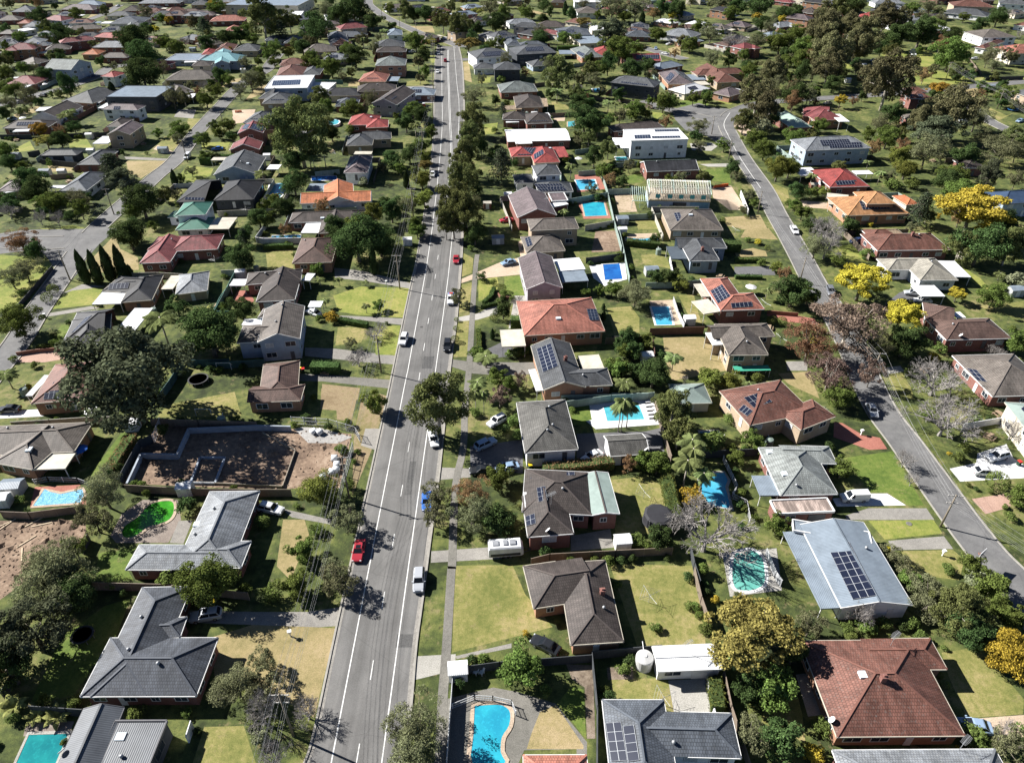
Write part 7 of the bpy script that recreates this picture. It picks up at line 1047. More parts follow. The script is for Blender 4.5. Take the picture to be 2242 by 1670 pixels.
# timber-framed house under construction
def frame_house():
    mx, my, a, L, W = FRAME; W = 11.0; root = empty('unfinished_house', (mx, my, 0), a)
    tag(root, 'two-storey house under construction with bare pale timber roof trusses', 'building frame')
    pine = plain('pine_timber', (.68, .66, .56), .8); green = plain('treated_timber', (.56, .7, .64), .8); lowm = wall_mat('kg'); yel = plain('yellow_formply', (.36, .3, .18), .7); blue = plain('blue_wrap', (.16, .3, .42), .6); teal = plain('teal_wrap', (.09, .36, .37), .6)
    def lp(name, mb, m): return link(name, mb.mesh(name, uv=True), m, root)
    mb = MB(); mb.box(-L / 2, -W / 2, 0, L / 2, W / 2, 2.5); lp('ground_floor_wall', mb, lowm)
    mb = MB(); mb.box(-L / 2 - .1, -W / 2 - .1, 2.5, L / 2 + .1, W / 2 + .1, 2.85); lp('floor_band', mb, yel)
    mb = MB()
    for s in (-1, 1):
        for k in range(int(L / .6)): x = -L / 2 + .3 + k * .6; mb.box(x - .03, s * W / 2 - .06, 2.85, x + .03, s * W / 2 + .06, 5.3)
        for k in range(int(W / .6)): y = -W / 2 + .3 + k * .6; mb.box(s * L / 2 - .06, y - .03, 2.85, s * L / 2 + .06, y + .03, 5.3)
        mb.box(-L / 2, s * W / 2 - .07, 5.3, L / 2, s * W / 2 + .07, 5.4); mb.box(s * L / 2 - .07, -W / 2 + .07, 5.3, s * L / 2 + .07, W / 2 - .07, 5.4)
    lp('stud_wall', mb, pine)
    mb = MB(); mb.box(-L / 2 + .4, -W / 2 + .2, 2.86, L / 2 - .4, W / 2 - .2, 3.0); lp('upper_floor', mb, plain('chipboard_floor', (.36, .3, .23), .8))
    mb = MB()
    for x in (-.36, -.16, .02, .2, .38): mb.box(L * x - .75, -W / 2 - .09, 3.5, L * x + .75, -W / 2 - .065, 4.9)
    lp('window_wrap', mb, teal)
    mb = MB(); mb.box(-L * .1, -W / 2 - .06, .2, L * .12, -W / 2 - .02, 2.2); lp('sliding_door', mb, glass)
    mb = MB(); mb.box(L * .18, -W / 2 - .06, .3, L * .48, -W / 2 - .02, 2.4); lp('wall_wrap', mb, blue)
    tr = MB(); zt = 5.45 + W / 2 * .42; hw = W / 2 + .5
    tr.beam((0, -hw, 5.3), (0, 0, zt), .09, .16); tr.beam((0, hw, 5.3), (0, 0, zt), .09, .16); tr.beam((0, -W / 2, 5.48), (0, W / 2, 5.48), .07, .12)
    for s in (-1, 1): tr.beam((0, s * W * .25, 5.5), (0, s * W * .12, zt - W * .05), .05, .08); tr.beam((0, 0, zt - .1), (0, s * W * .2, 5.5), .05, .08)
    tm = tr.mesh('truss'); n = int(L / .8)
    for k in range(n + 1): link('truss', tm, pine if k % 5 else green, root, (-L / 2 + k * L / n, 0, 0))
    bt = MB()
    for s in (-1, 1):
        for k in range(1, 7): y = s * hw * k / 7; z = zt - (zt - 5.3) * k / 7 + .13; bt.beam((-L / 2, y, z), (L / 2, y, z), .06, .05)
    lp('roof_batten', bt, pine)
    # low porch roof on the left end
    px0 = -L / 2 - 5.5; mb = MB()
    for k in range(8): x = px0 + .3 + k * .7; mb.beam((x, -W / 2 - .8, 2.6), (x, W * .2, 4.4), .08, .14)
    mb.beam((px0, -W / 2 - .6, 2.5), (-L / 2, -W / 2 - .6, 2.5), .12, .2)
    for x in (px0 + .1, px0 + 2.7): mb.box(x - .06, -W / 2 - .6, 0, x + .06, -W / 2 - .45, 2.5); mb.box(x - .06, W * .2, 0, x + .06, W * .2 + .12, 4.3)
    lp('porch_frame', mb, green)
frame_house()

# ---------------------------------------------------------------- pools
def water_mat(name, c, deep):
    t = NT(name); p = t.pos()
    f = t.ramp(t.noise(.35, p, 2), [(.35, 0.0), (.65, 1.0)]); col = t.mix(f, deep, c)
    w = t.ramp(t.noise(2.2, p, 3, .6), [(.52, 0.0), (.68, .28)]); col = t.mix(w, col, mul(c, 1.5))  # paler flecks mixed into the water colour stand in for caustic light
    t.bump(t.noise(2.5, p, 2), .08, .05); m = t.base(col, .07); t.b.inputs['Specular IOR Level'].default_value = .5; return m
WATER = dict(te=water_mat('water_teal', (.02, .25, .25), (.012, .16, .18)), cy=water_mat('water_cyan', (.03, .35, .45), (.02, .24, .36)), gr=water_mat('water_green', (.06, .3, .025), (.02, .13, .015)),
             aq=water_mat('water_aqua', (.1, .4, .46), (.06, .33, .4)), bl=water_mat('water_blue', (.05, .22, .36), (.03, .14, .27)), sk=water_mat('water_sky', (.08, .38, .53), (.05, .3, .46)),
             mt=water_mat('water_mint', (.14, .4, .34), (.08, .29, .25)), db=water_mat('water_deep', (.02, .13, .4), (.012, .07, .28)))
t = NT('pool_cover_blue'); p = t.pos(); t.bump(t.noise(1.6, t.map(p, (1, 3, 1)), 4, .7), .9, .25)
WATER['cv'] = t.base(t.mix(t.ramp(t.noise(1.5, t.map(p, (1, 3, 1)), 4, .7), [(.4, 0.0), (.62, 1.0)]), (.06, .3, .55), (.25, .55, .75)), .3)
COPE = dict(co=gmat('con2'), sd=ground_mat('coping_sandstone', [(.36, .28, .21), (.46, .37, .28)]), wh=gmat('whp'))
for lab, k, ck, pts in POOLS:
    if len(pts) > 8 or 'wavy' in lab: pts = smooth_line(pts + [pts[0]], 3)[:-1]
    area = sum(pts[i - 1][0] * pts[i][1] - pts[i][0] * pts[i - 1][1] for i in range(len(pts)))
    if area < 0: pts = pts[::-1]
    cx_ = sum(q[0] for q in pts) / len(pts); cy_ = sum(q[1] for q in pts) / len(pts)
    n = len(pts); outp = []
    for i in range(n):
        d = Vector(pts[(i + 1) % n]) - Vector(pts[i - 1]); d.normalize(); outp.append((pts[i][0] + d.y * .55, pts[i][1] - d.x * .55))
    hz = .09 if 'above-ground' not in lab else 1.1
    root = empty('swimming_pool', (cx_, cy_, 0)); tag(root, lab, 'swimming pool', 'backyard swimming pools')
    mb = MB(); mb.face([(x, y, hz - .035) for x, y in pts]); part('water', mb, WATER[k], root)
    mb = MB()
    for i in range(n):
        j = (i + 1) % n; a, b_, c_, d_ = pts[i], pts[j], outp[j], outp[i]
        mb.face([(*a, hz), (*d_, hz), (*c_, hz), (*b_, hz)]); mb.face([(*a, hz - .07), (*a, hz), (*b_, hz), (*b_, hz - .07)]); mb.face([(*d_, 0), (*c_, 0), (*c_, hz), (*d_, hz)])
    part('coping', mb, COPE[ck], root)

# ---------------------------------------------------------------- fences, hedges
FC = dict(tb=((.2, .16, .125), 'brown timber paling fence', 'timber fence'), dk=((.06, .065, .07), 'dark grey metal fence', 'metal fence'), wh=((.66, .66, .66), 'white low wall fence', 'wall'),
          wm=((.62, .63, .64), 'pale open mesh fence', 'mesh fence'), pg=((.42, .43, .44), 'pale grey metal fence', 'metal fence'), pc=((.42, .4, .35), 'cream panelled fence', 'panel fence'),
          gg=((.26, .33, .3), 'grey-green metal fence', 'metal fence'), gn=((.1, .2, .17), 'green metal fence', 'metal fence'), dg=((.055, .11, .11), 'dark green metal fence', 'metal fence'),
          bk=((.26, .13, .09), 'low brick garden wall', 'garden wall'), br=((.13, .075, .06), 'dark brown timber fence', 'timber fence'), pk=((.3, .27, .22), 'low timber-edged post fence', 'post fence'), cn=((.32, .36, .42), 'blue-grey concrete retaining wall', 'retaining wall'))
def fence_mat(k):
    c = FC[k][0]; key = 'fence_' + FC[k][1].replace(' ', '_')
    if key in MATS: return MATS[key]
    t = NT(key); uv = t.uv(); w = t.n('ShaderNodeTexWave'); w.bands_direction = 'X'; w.inputs['Scale'].default_value = 1.4; t.l(uv, w.inputs[0])
    col = t.mix(1, t.ramp(w.outputs[1], [(0, .72), (.4, 1.0)]), t.ramp(t.noise(.6, t.pos(), 4), [(.3, .8), (.7, 1.15)]), 'MULTIPLY')
    MATS[key] = t.base(t.mix(1, col, c, 'MULTIPLY'), .75); return MATS[key]
for k, h, pts in FENCES:
    c, desc, cat = FC[k]; mid = pts[len(pts) // 2] if len(pts) > 2 else ((pts[0][0] + pts[1][0]) / 2, (pts[0][1] + pts[1][1]) / 2)
    if math.dist(pts[0], pts[-1]) < 1 and len(pts) < 3: continue
    root = empty('retaining_wall' if k == 'cn' else ('garden_wall' if k in ('bk', 'wh') else 'fence'), (*mid, 0)); tag(root, cat=cat, group='boundary fences and garden walls'); say(root, desc, *mid)
    pan, pos_ = MB(), MB(); th = .35 if k == 'cn' else (.2 if k in ('bk', 'wh') else .05)
    for a, b_ in zip(pts, pts[1:]):
        if k == 'wm':
            for z in (.08, h * .5, h - .05): pan.beam((*a, z), (*b_, z), .05, .06)
            d = math.dist(a, b_); n = max(1, int(d / .22))
            for q in range(n): x = a[0] + (b_[0] - a[0]) * q / n; y = a[1] + (b_[1] - a[1]) * q / n; pan.box(x - .015, y - .015, .1, x + .015, y + .015, h - .05)
        else: pan.beam((*a, h / 2), (*b_, h / 2), th, h)
        if k not in ('cn', 'bk'):
            d = math.dist(a, b_); n = max(1, round(d / 2.4))
            for q in range(n + 1): x = a[0] + (b_[0] - a[0]) * q / n; y = a[1] + (b_[1] - a[1]) * q / n; pos_.box(x - .06, y - .06, 0, x + .06, y + .06, h + .08)
            if k != 'wm': pos_.beam((*a, h + .02), (*b_, h + .02), .09, .06)
    part('fence_panel' if k not in ('cn', 'bk') else 'wall_face', pan, fence_mat(k), root, uv=True)
    if pos_.v: part('fence_rail', pos_, plain('rail_' + FC[k][1].replace(' ', '_'), mul(c, 1.15), .7), root)

# ---------------------------------------------------------------- plants
rng = np.random.default_rng(11)
def leaf_mesh(name, C, N, size, jitter=.75, asp=.6):
    n = len(C); N = N + rng.normal(0, jitter, (n, 3)); N /= np.linalg.norm(N, axis=1)[:, None] + 1e-9
    R = rng.normal(0, 1, (n, 3)); T = np.cross(N, R); T /= np.linalg.norm(T, axis=1)[:, None] + 1e-9; B = np.cross(N, T)
    s = (size * rng.uniform(.6, 1.35, n))[:, None]
    V = np.stack([C - T * s, C - B * s * asp + N * s * .15, C + T * s, C + B * s * asp + N * s * .15], 1).reshape(-1, 3)
    me = bpy.data.meshes.new(name); me.vertices.add(4 * n); me.vertices.foreach_set('co', V.ravel().astype(np.float32))
    me.loops.add(4 * n); me.loops.foreach_set('vertex_index', np.arange(4 * n, dtype=np.int32)); me.polygons.add(n)
    me.polygons.foreach_set('loop_start', np.arange(0, 4 * n, 4, dtype=np.int32)); me.polygons.foreach_set('loop_total', np.full(n, 4, dtype=np.int32))
    me.update(calc_edges=True); me.validate(); return me
def sphere_dirs(n):
    v = rng.normal(0, 1, (n, 3)); return v / np.linalg.norm(v, axis=1)[:, None]
def blobs(nb, rb, per, cz, ez, rmin=.35, rmax=.86, up=.25, er=.5):
    """leaf clumps spread through an ellipsoid crown of unit width"""
    Cs, Ns = [], []; centres = []
    lob = sphere_dirs(4); la = rng.uniform(.05, .16, 4)
    for i in range(nb):
        d = sphere_dirs(1)[0]; d[2] = d[2] * .9 + up; d /= np.linalg.norm(d)
        k = rng.uniform(rmin, rmax) * (1 + sum(a * max(0, d @ l) for a, l in zip(la, lob)) - .06)
        r = rb * rng.uniform(.7, 1.3); c = np.array([d[0] * er, d[1] * er, d[2] * ez]) * k + [0, 0, cz]; centres.append(c)
        m = int(per * rng.uniform(.7, 1.3)); q = sphere_dirs(m); keep = (q @ d > -.55) & (q[:, 2] > -.75); q = q[keep]
        rr = r * rng.uniform(.55, 1.08, len(q))[:, None]
        Cs.append(c + q * rr * [1, 1, ez / er * .9]); Ns.append(q * .8 + d * .3 + [0, 0, .25])
    return np.concatenate(Cs), np.concatenate(Ns), centres
def trunk_mesh(name, centres, r0=.03, z0=.32, nl=9, bend=.03):
    mb = MB(); b1 = (rng.uniform(-bend, bend), rng.uniform(-bend, bend), z0); top = (b1[0] * 1.5, b1[1] * 1.5, z0 + .18)
    mb.tube([(0, 0, -.02), (b1[0] * .5, b1[1] * .5, z0 * .5), b1, top], [r0 * 1.25, r0, r0 * .8, r0 * .5], 6)
    idx = rng.permutation(len(centres))[:nl]
    for i in idx:
        c = Vector(centres[i]); s = Vector(b1) + (Vector(top) - Vector(b1)) * rng.uniform(-.3, .8); m = s.lerp(c, .5) + Vector((0, 0, -.03))
        mb.tube([s, m, c], [r0 * .5, r0 * .32, r0 * .12], 4)
    return mb.mesh(name, smooth=True)
GEO = {}
def geo(cls):
    if cls in GEO: return GEO[cls]
    out = []
    for v in range(3):
        if cls.startswith('clump'):
            big = cls.endswith('B'); C, N, ce = blobs(64 if big else 36, .1 if big else .125, 360 if big else 230, .56, .45, .25, .92, up=.12); out.append((leaf_mesh('crown', C, N, .0165 if big else .0275), trunk_mesh('trunk', ce, .026, .36, 12)))
        elif cls.startswith('dense'):
            big = cls.endswith('B'); C, N, ce = blobs(56 if big else 34, .125 if big else .14, 370 if big else 240, .52, .47, .2, .84, .02); out.append((leaf_mesh('crown', C, N, .0162 if big else .027), trunk_mesh('trunk', ce, .03, .25, 7)))
        elif cls.startswith('mid'):
            big = cls.endswith('B'); C, N, ce = blobs(58 if big else 36, .115 if big else .13, 320 if big else 210, .54, .44, .2, .86, .1); out.append((leaf_mesh('crown', C, N, .017 if big else .0275, .9), trunk_mesh('trunk', ce, .027, .3, 10)))
        elif cls.startswith('umb'):
            C, N, ce = blobs(80, .09, 290, .62, .34, .25, .92, .4); out.append((leaf_mesh('crown', C, N, .0165, .9), trunk_mesh('trunk', ce, .026, .35, 12)))
        elif cls.startswith('airy'):
            big = cls.endswith('B'); C, N, ce = blobs(60 if big else 42, .1, 240 if big else 170, .55, .44, .2, .92, .12); out.append((leaf_mesh('crown', C, N, .0145 if big else .022, 1.1, .5), trunk_mesh('trunk', ce, .022, .28, 26)))
        elif cls == 'shrub':
            C, N, ce = blobs(16, .19, 120, .48, .46, .2, .75, .2); out.append((leaf_mesh('foliage', C, N, .045, .9), None))
        elif cls == 'ball':
            q = sphere_dirs(1300); q = q[q[:, 2] > -.8]; out.append((leaf_mesh('foliage', q * [.47, .47, .46] * rng.uniform(.93, 1.03, (len(q), 1)) + [0, 0, .5], q, .035, .5), None))
        elif cls == 'cyp':
            z = rng.uniform(0, 1, 3800); an = rng.uniform(0, 6.283, 3800); r = .5 * np.minimum(1, z * 6 + .3) ** .6 * (1 - z ** 3.2) ** .8 * (1 + .16 * np.sin(an * 3 + z * 14)) * rng.uniform(.8, 1.05, 3800)
            D_ = np.stack([np.cos(an), np.sin(an), np.full(3800, .3)], 1); out.append((leaf_mesh('crown', np.stack([r * np.cos(an), r * np.sin(an), z * .97 + .03], 1), D_, .06, .35, .4), None))
        elif cls == 'pine':
            Cs, Ns, ce = [], [], []
            for ti in range(9):
                z = .2 + ti * .085; R = .5 * (1 - (z - .15) / .95) ** .8 + .03
                for bi in range(9):
                    an = bi * .7 + ti * .37 + rng.uniform(-.2, .2); L_ = R * rng.uniform(.75, 1.05); m = 42; q = rng.uniform(.1, 1, m)[:, None]
                    Cs.append(np.concatenate([q * L_ * math.cos(an), q * L_ * math.sin(an), z - .03 * q], 1) + rng.normal(0, .022, (m, 3)) * [1, 1, .5]); Ns.append(np.tile([0, 0, 1.], (m, 1))); ce.append((L_ * .8 * math.cos(an), L_ * .8 * math.sin(an), z))
            out.append((leaf_mesh('crown', np.concatenate(Cs), np.concatenate(Ns), .03, .6, .4), trunk_mesh('trunk', ce, .018, .75, 30, .005)))
        elif cls == 'bare':
            mb = MB()
            def grow(p, d, L_, r, lv):
                q = p + d * L_; m = p.lerp(q, .5) + Vector(rng.normal(0, .05, 3)) * L_
                mb.tube([p, m, q], [r, r * .82, r * .62], 4 if lv < 3 else 3, False)
                if lv >= 6: return
                for i in range(3 if lv < 6 else 2):
                    e = (d + Vector(rng.normal(0, .5, 3)) + Vector((0, 0, .1))).normalized(); grow(p.lerp(q, rng.uniform(.55, 1)), e, L_ * rng.uniform(.6, .84), max(r * .6, .0017), lv + 1)
            for i in range(7):
                an = i * .9 + rng.uniform(-.3, .3); sp_ = rng.uniform(.45, 1.1); grow(Vector((0, 0, .1)), Vector((math.cos(an) * sp_, math.sin(an) * sp_, .85)).normalized(), .2, .014, 1)
            me = mb.mesh('branches'); co = np.array([x for v_ in me.vertices for x in v_.co]).reshape(-1, 3)
            co[:, :2] -= 0; m = np.percentile(np.abs(co[:, :2]), 99); co[:, :2] *= .5 / m; co[:, 2] *= 1 / np.percentile(co[:, 2], 99.5); me.vertices.foreach_set('co', co.ravel()); me.update()
            tb = MB(); tb.tube([(0, 0, -.02), (0, 0, .14)], [.035, .022], 6); out.append((me, tb.mesh('trunk')))
        elif cls in ('palm', 'banana'):
            mb = MB(); nf = 17 if cls == 'palm' else 9
            for i in range(nf):
                an = i * 2.4 + rng.uniform(-.2, .2); el = rng.uniform(-.2, 1.0) if cls == 'palm' else rng.uniform(.4, 1.2); h0 = .8 if cls == 'palm' else .1; wz = .25 if cls == 'palm' else .85
                L_ = .5; pts = []
                for s in range(7):
                    t_ = s / 6; rr = L_ * t_ * (1 - .12 * t_); z = h0 + wz * (math.sin(el) * t_ - (.95 if cls == 'palm' else .75) * t_ * t_ * .8) ; pts.append(Vector((rr * math.cos(an), rr * math.sin(an), z)))
                side = Vector((-math.sin(an), math.cos(an), 0))
                if cls == 'palm':
                    for s in range(6):
                        for k in range(4):
                            t_ = k / 4; p0 = pts[s].lerp(pts[s + 1], t_); wl = .115 * math.sin(math.pi * min(1, (s + t_) / 6 * .9 + .12)) + .015; fw = (pts[s + 1] - pts[s]).normalized() * .05
                            for sg in (-1, 1): mb.face([p0, p0 + fw * .4, p0 + side * sg * wl + fw - Vector((0, 0, wl * .45)), p0 + side * sg * wl * .8 + fw * .4 - Vector((0, 0, wl * .4))])
                else:
                    for s in range(6):
                        w0_, w1_ = [.1 * math.sin(math.pi * min(1, q / 6 * .93 + .04)) for q in (s, s + 1)]
                        for sg in (-1, 1): mb.face([pts[s], pts[s + 1], pts[s + 1] + side * sg * w1_ - Vector((0, 0, w1_ * .3)), pts[s] + side * sg * w0_ - Vector((0, 0, w0_ * .3))])
            tb = None
            if cls == 'palm': tb = MB(); tb.tube([(0, 0, -.02), (.01, 0, .4), (0, 0, .82)], [.035, .026, .022], 7); tb = tb.mesh('trunk', smooth=True)
            out.append((mb.mesh('crown' if cls == 'palm' else 'leaf_crown'), tb))
    for me, tm in out:
        co = np.empty(len(me.vertices) * 3); me.vertices.foreach_get('co', co); co = co.reshape(-1, 3)
        m = co[:, :2].mean(0) if cls not in ('palm', 'banana', 'bare') else np.zeros(2)
        r = np.percentile(np.hypot(*(co[:, :2] - m).T), 96); k = .5 / r; z = np.percentile(co[:, 2], 99.5); kz = 1 / z if cls not in ('palm', 'banana') else 1
        for q in (me, tm):
            if q is None: continue
            c2 = np.empty(len(q.vertices) * 3); q.vertices.foreach_get('co', c2); c2 = c2.reshape(-1, 3); c2[:, :2] = (c2[:, :2] - (m if q is me else 0)) * k; c2[:, 2] *= kz; q.vertices.foreach_set('co', c2.ravel()); q.update()
    GEO[cls] = out; return out
def foliage_mat(name, c, var=.35, hue=.02, trans=.22):
    t = NT(name); ge = t.n('ShaderNodeNewGeometry')
    mr = t.n('ShaderNodeMapRange'); mr.inputs[3].default_value = 1 - var; mr.inputs[4].default_value = 1 + var * 1.2; t.l(ge.outputs['Random Per Island'], mr.inputs[0])
    col = t.mix(1, c, mr.outputs[0], 'MULTIPLY')
    cl_ = t.ramp(t.noise(.55, ge.outputs['Position'], 3), [(.32, .72), (.68, 1.3)]); col = t.mix(1, col, cl_, 'MULTIPLY')
    hs = t.n('ShaderNodeHueSaturation'); oi = t.n('ShaderNodeObjectInfo'); m2 = t.n('ShaderNodeMapRange'); m2.inputs[3].default_value = .5 - hue; m2.inputs[4].default_value = .5 + hue; t.l(oi.outputs['Random'], m2.inputs[0]); t.l(m2.outputs[0], hs.inputs['Hue'])
    m3 = t.n('ShaderNodeMapRange'); m3.inputs[3].default_value = .78; m3.inputs[4].default_value = 1.25; t.l(oi.outputs['Random'], m3.inputs[0]); t.l(m3.outputs[0], hs.inputs['Value']); t.l(col, hs.inputs['Color'])
    df = t.n('ShaderNodeBsdfDiffuse'); tr = t.n('ShaderNodeBsdfTranslucent'); mx = t.n('ShaderNodeMixShader'); mx.inputs[0].default_value = trans
    t.l(hs.outputs[0], df.inputs[0]); t.l(hs.outputs[0], tr.inputs[0]); t.l(df.outputs[0], mx.inputs[1]); t.l(tr.outputs[0], mx.inputs[2]); t.l(mx.outputs[0], t.out.inputs[0]); return t.m
FM = dict(G=foliage_mat('leaves_olive', (0.127, 0.143, 0.052)), E=foliage_mat('leaves_brown_olive', (.135, .13, .065)), Q=foliage_mat('leaves_grey_green', (0.100, 0.117, 0.069)), D=foliage_mat('leaves_dark_green', (0.065, 0.100, 0.035)),
          M=foliage_mat('leaves_mid_green', (0.114, 0.155, 0.040)), L=foliage_mat('leaves_lime', (.165, .185, .045)), O=foliage_mat('leaves_grey_olive', (0.163, 0.170, 0.090)), A=foliage_mat('leaves_golden', (.26, .235, .07), hue=.03),
          Y=foliage_mat('leaves_yellow', (.4, .3, .05), hue=.03), U=foliage_mat('leaves_purple_brown', (.2, .145, .115)), R=foliage_mat('leaves_rusty', (0.244, 0.155, 0.081)), C=foliage_mat('leaves_cypress', (0.048, 0.073, 0.029)), N=foliage_mat('leaves_conifer', (0.081, 0.108, 0.062)),
          P=foliage_mat('fronds_palm', (0.138, 0.170, 0.065)), v=foliage_mat('leaves_silver', (0.227, 0.244, 0.146)), y=foliage_mat('leaves_gold_shrub', (.4, .315, .045)), t=foliage_mat('leaves_clipped', (0.122, 0.146, 0.040)), b=foliage_mat('fronds_banana', (0.260, 0.277, 0.098)))
FM['F'] = FM['M']; FM['J'] = FM['y']; FM['K'] = FM['D']; FM['k'] = FM['M']; FM['s'] = foliage_mat('leaves_shrub', (0.122, 0.163, 0.046)); FM['d'] = FM['D']
bark = plain('bark_grey', (.16, .14, .115), .9, v=.3, sc=3); bark_w = plain('bark_pale', (.4, .36, .31), .9, v=.25, sc=3); bark_b = plain('bark_bare', (.27, .25, .235), .9, v=.2, sc=3)
KIND = dict(G=('gum_tree', 'clump', 'olive-green gum tree', 'gum tree'), E=('gum_tree', 'clump', 'brownish-olive gum tree', 'gum tree'), Q=('gum_tree', 'clump', 'dark grey-green spreading tree', 'gum tree'), D=('evergreen_tree', 'dense', 'dark green dense tree', 'evergreen tree'),
            M=('garden_tree', 'mid', 'mid-green leafy tree', 'tree'), F=('garden_tree', 'dense', 'full round mid-green tree', 'tree'), J=('wattle_tree', 'dense', 'dense golden-yellow tree', 'wattle tree'), L=('garden_tree', 'dense', 'lime-green leafy tree', 'tree'), O=('olive_tree', 'airy', 'grey-olive open-crowned tree', 'tree'), A=('autumn_tree', 'umb', 'golden-leaved tree', 'tree'),
            Y=('wattle_tree', 'umb', 'yellow-flowering tree', 'wattle tree'), U=('sheoak_tree', 'airy', 'purple-brown thin-leaved tree', 'tree'), R=('sheoak_tree', 'airy', 'rusty-brown tree', 'tree'), B=('bare_tree', 'bare', 'leafless grey-branched tree', 'bare tree'),
            C=('cypress_tree', 'cyp', 'dark narrow cypress', 'cypress'), N=('conifer_tree', 'pine', 'layered conifer', 'conifer'), P=('palm_tree', 'palm', 'green palm', 'palm'), s=('shrub', 'shrub', 'green shrub', 'shrub'), d=('shrub', 'shrub', 'dark green shrub', 'shrub'),
            v=('shrub', 'shrub', 'silvery green shrub', 'shrub'), y=('shrub', 'shrub', 'golden-yellow shrub', 'shrub'), t=('clipped_shrub', 'ball', 'clipped ball shrub', 'clipped shrub'), k=('garden_bush', 'shrub', 'leafy green bush', 'bush'), K=('garden_bush', 'shrub', 'dark leafy bush', 'bush'), b=('banana_plant', 'banana', 'pale banana plant', 'banana plant'))
for k, x, y, w, h in [(q[0], *map(float, q[1:])) for q in (r.split() for r in TREES.split(';'))] + EXTRA:
    nm, cls, desc, cat = KIND[k]
    c2 = cls + ('B' if cls in ('clump', 'dense', 'mid', 'airy') and w > 6.5 else '')
    me, tm = geo(c2)[rnd.randrange(3)]; rz = rnd.uniform(0, 6.28)
    if tm is None:
        o = link(nm, me, FM[k], None, (x, y, 0), rz); o.scale = (w, w * rnd.uniform(.9, 1.1), h)
    else:
        o = empty(nm, (x, y, 0), rz); o.scale = (w, w, h)
        link(me.name.split('.')[0], me, FM[k] if k != 'B' else bark_b, o); link('trunk', tm, bark_w if k in 'GEUP' else (bark_b if k == 'B' else bark), o)
    size = 'tall ' if h > 10.5 else ('small ' if h < (4.2 if tm else 1.5) else ('broad ' if w > 9 else ''))
    tag(o, cat=cat, group=dict(shrub='garden shrubs', palm='palms between the gardens').get(cat, cat + 's among the houses')); say(o, size + desc, x, y)
for k, w, h, pts in HEDGES:
    n = 0; Cs, Ns = [], []
    for a, b_ in zip(pts, pts[1:]):
        d = math.dist(a, b_); m = int(120 * d); q = rng.uniform(0, 1, m); s = rng.integers(0, 3, m); off = rng.uniform(-1, 1, m)
        t0 = np.array([(b_[0] - a[0]) / d, (b_[1] - a[1]) / d]); nn = np.array([-t0[1], t0[0]])
        lat = np.where(s == 0, off * w / 2, np.where(s == 1, w / 2, -w / 2)) + rng.normal(0, .07, m); z = np.where(s == 0, h, rng.uniform(.05, 1, m) * h) + rng.normal(0, .09, m)
        xy = np.array(a) + q[:, None] * d * t0 + lat[:, None] * nn; Cs.append(np.concatenate([xy, z[:, None]], 1))
        Ns.append(np.concatenate([(np.sign(lat) * (s > 0))[:, None] * nn, (s == 0).astype(float)[:, None]], 1))
    mid = pts[len(pts) // 2] if len(pts) > 2 else ((pts[0][0] + pts[1][0]) / 2, (pts[0][1] + pts[1][1]) / 2)
    core = MB()
    root = empty('hedge', (*mid, 0)); tag(root, cat='hedge', group='clipped hedges'); say(root, dict(m='green clipped hedge', d='dark green clipped hedge', r='rust-tinged hedge')[k], *mid)
    for a, b_ in zip(pts, pts[1:]): core.beam((*a, h * .46), (*b_, h * .46), w * .85, h * .88)
    part('hedge_core', core, FM['D'], root)
    me = leaf_mesh('foliage', np.concatenate(Cs) - [mid[0], mid[1], 0], np.concatenate(Ns), .13, .7); link('foliage', me, {'m': FM['t'], 'd': FM['D'], 'r': FM['R']}[k], root)

# ---------------------------------------------------------------- cars
CARC = dict(sil=(.42, .44, .47), whi=(.7, .71, .72), blk=(.02, .022, .026), blu=(.28, .38, .52), red=(.36, .03, .045), vbl=(.05, .16, .5), lbl=(.25, .36, .5), gry=(.17, .18, .2), nav=(.03, .05, .12), mag=(.45, .06, .3), crm=(.55, .5, .38))
CARN = dict(sil='silver', whi='white', blk='black', blu='silver_blue', red='red', vbl='blue', lbl='light_blue', gry='grey', nav='navy', mag='magenta', crm='cream')
def car_paint(k):
    key = 'car_paint_' + CARN[k]
    if key not in MATS:
        t = NT(key); t.b.inputs['Coat Weight'].default_value = .6; t.b.inputs['Coat Roughness'].default_value = .06; t.b.inputs['Metallic'].default_value = .15; MATS[key] = t.base(CARC[k], .35)
    return MATS[key]
tyre = plain('tyre_rubber', (.02, .02, .02), .8); rim = plain('wheel_rim', (.4, .4, .42), .3, .7); lampm = plain('lamp_clear', (.7, .72, .75), .1); tailm = plain('lamp_red', (.35, .02, .02), .2); cglass = plain('car_glass', (.012, .015, .02), .05)
def loft(mb, secs):
    """cross-sections (x, [(y, z)...]) joined along the car"""
    n = len(secs[0][1]); r = []
    for x, pr in secs: r.append(len(mb.v)); mb.v += [(x, y, z) for y, z in pr]
    for a, b_ in zip(r, r[1:]):
        for j in range(n): mb.f.append((a + j, a + (j + 1) % n, b_ + (j + 1) % n, b_ + j))
    mb.f.append(tuple(r[0] + j for j in reversed(range(n)))); mb.f.append(tuple(r[-1] + j for j in range(n)))
def sec(w, z0, z1, c=.12): return [(-w + .06, z0), (w - .06, z0), (w, z0 + .15), (w, z1 - c), (w - c, z1), (-w + c, z1), (-w, z1 - c), (-w, z0 + .15)]
CARS_GEO = {}
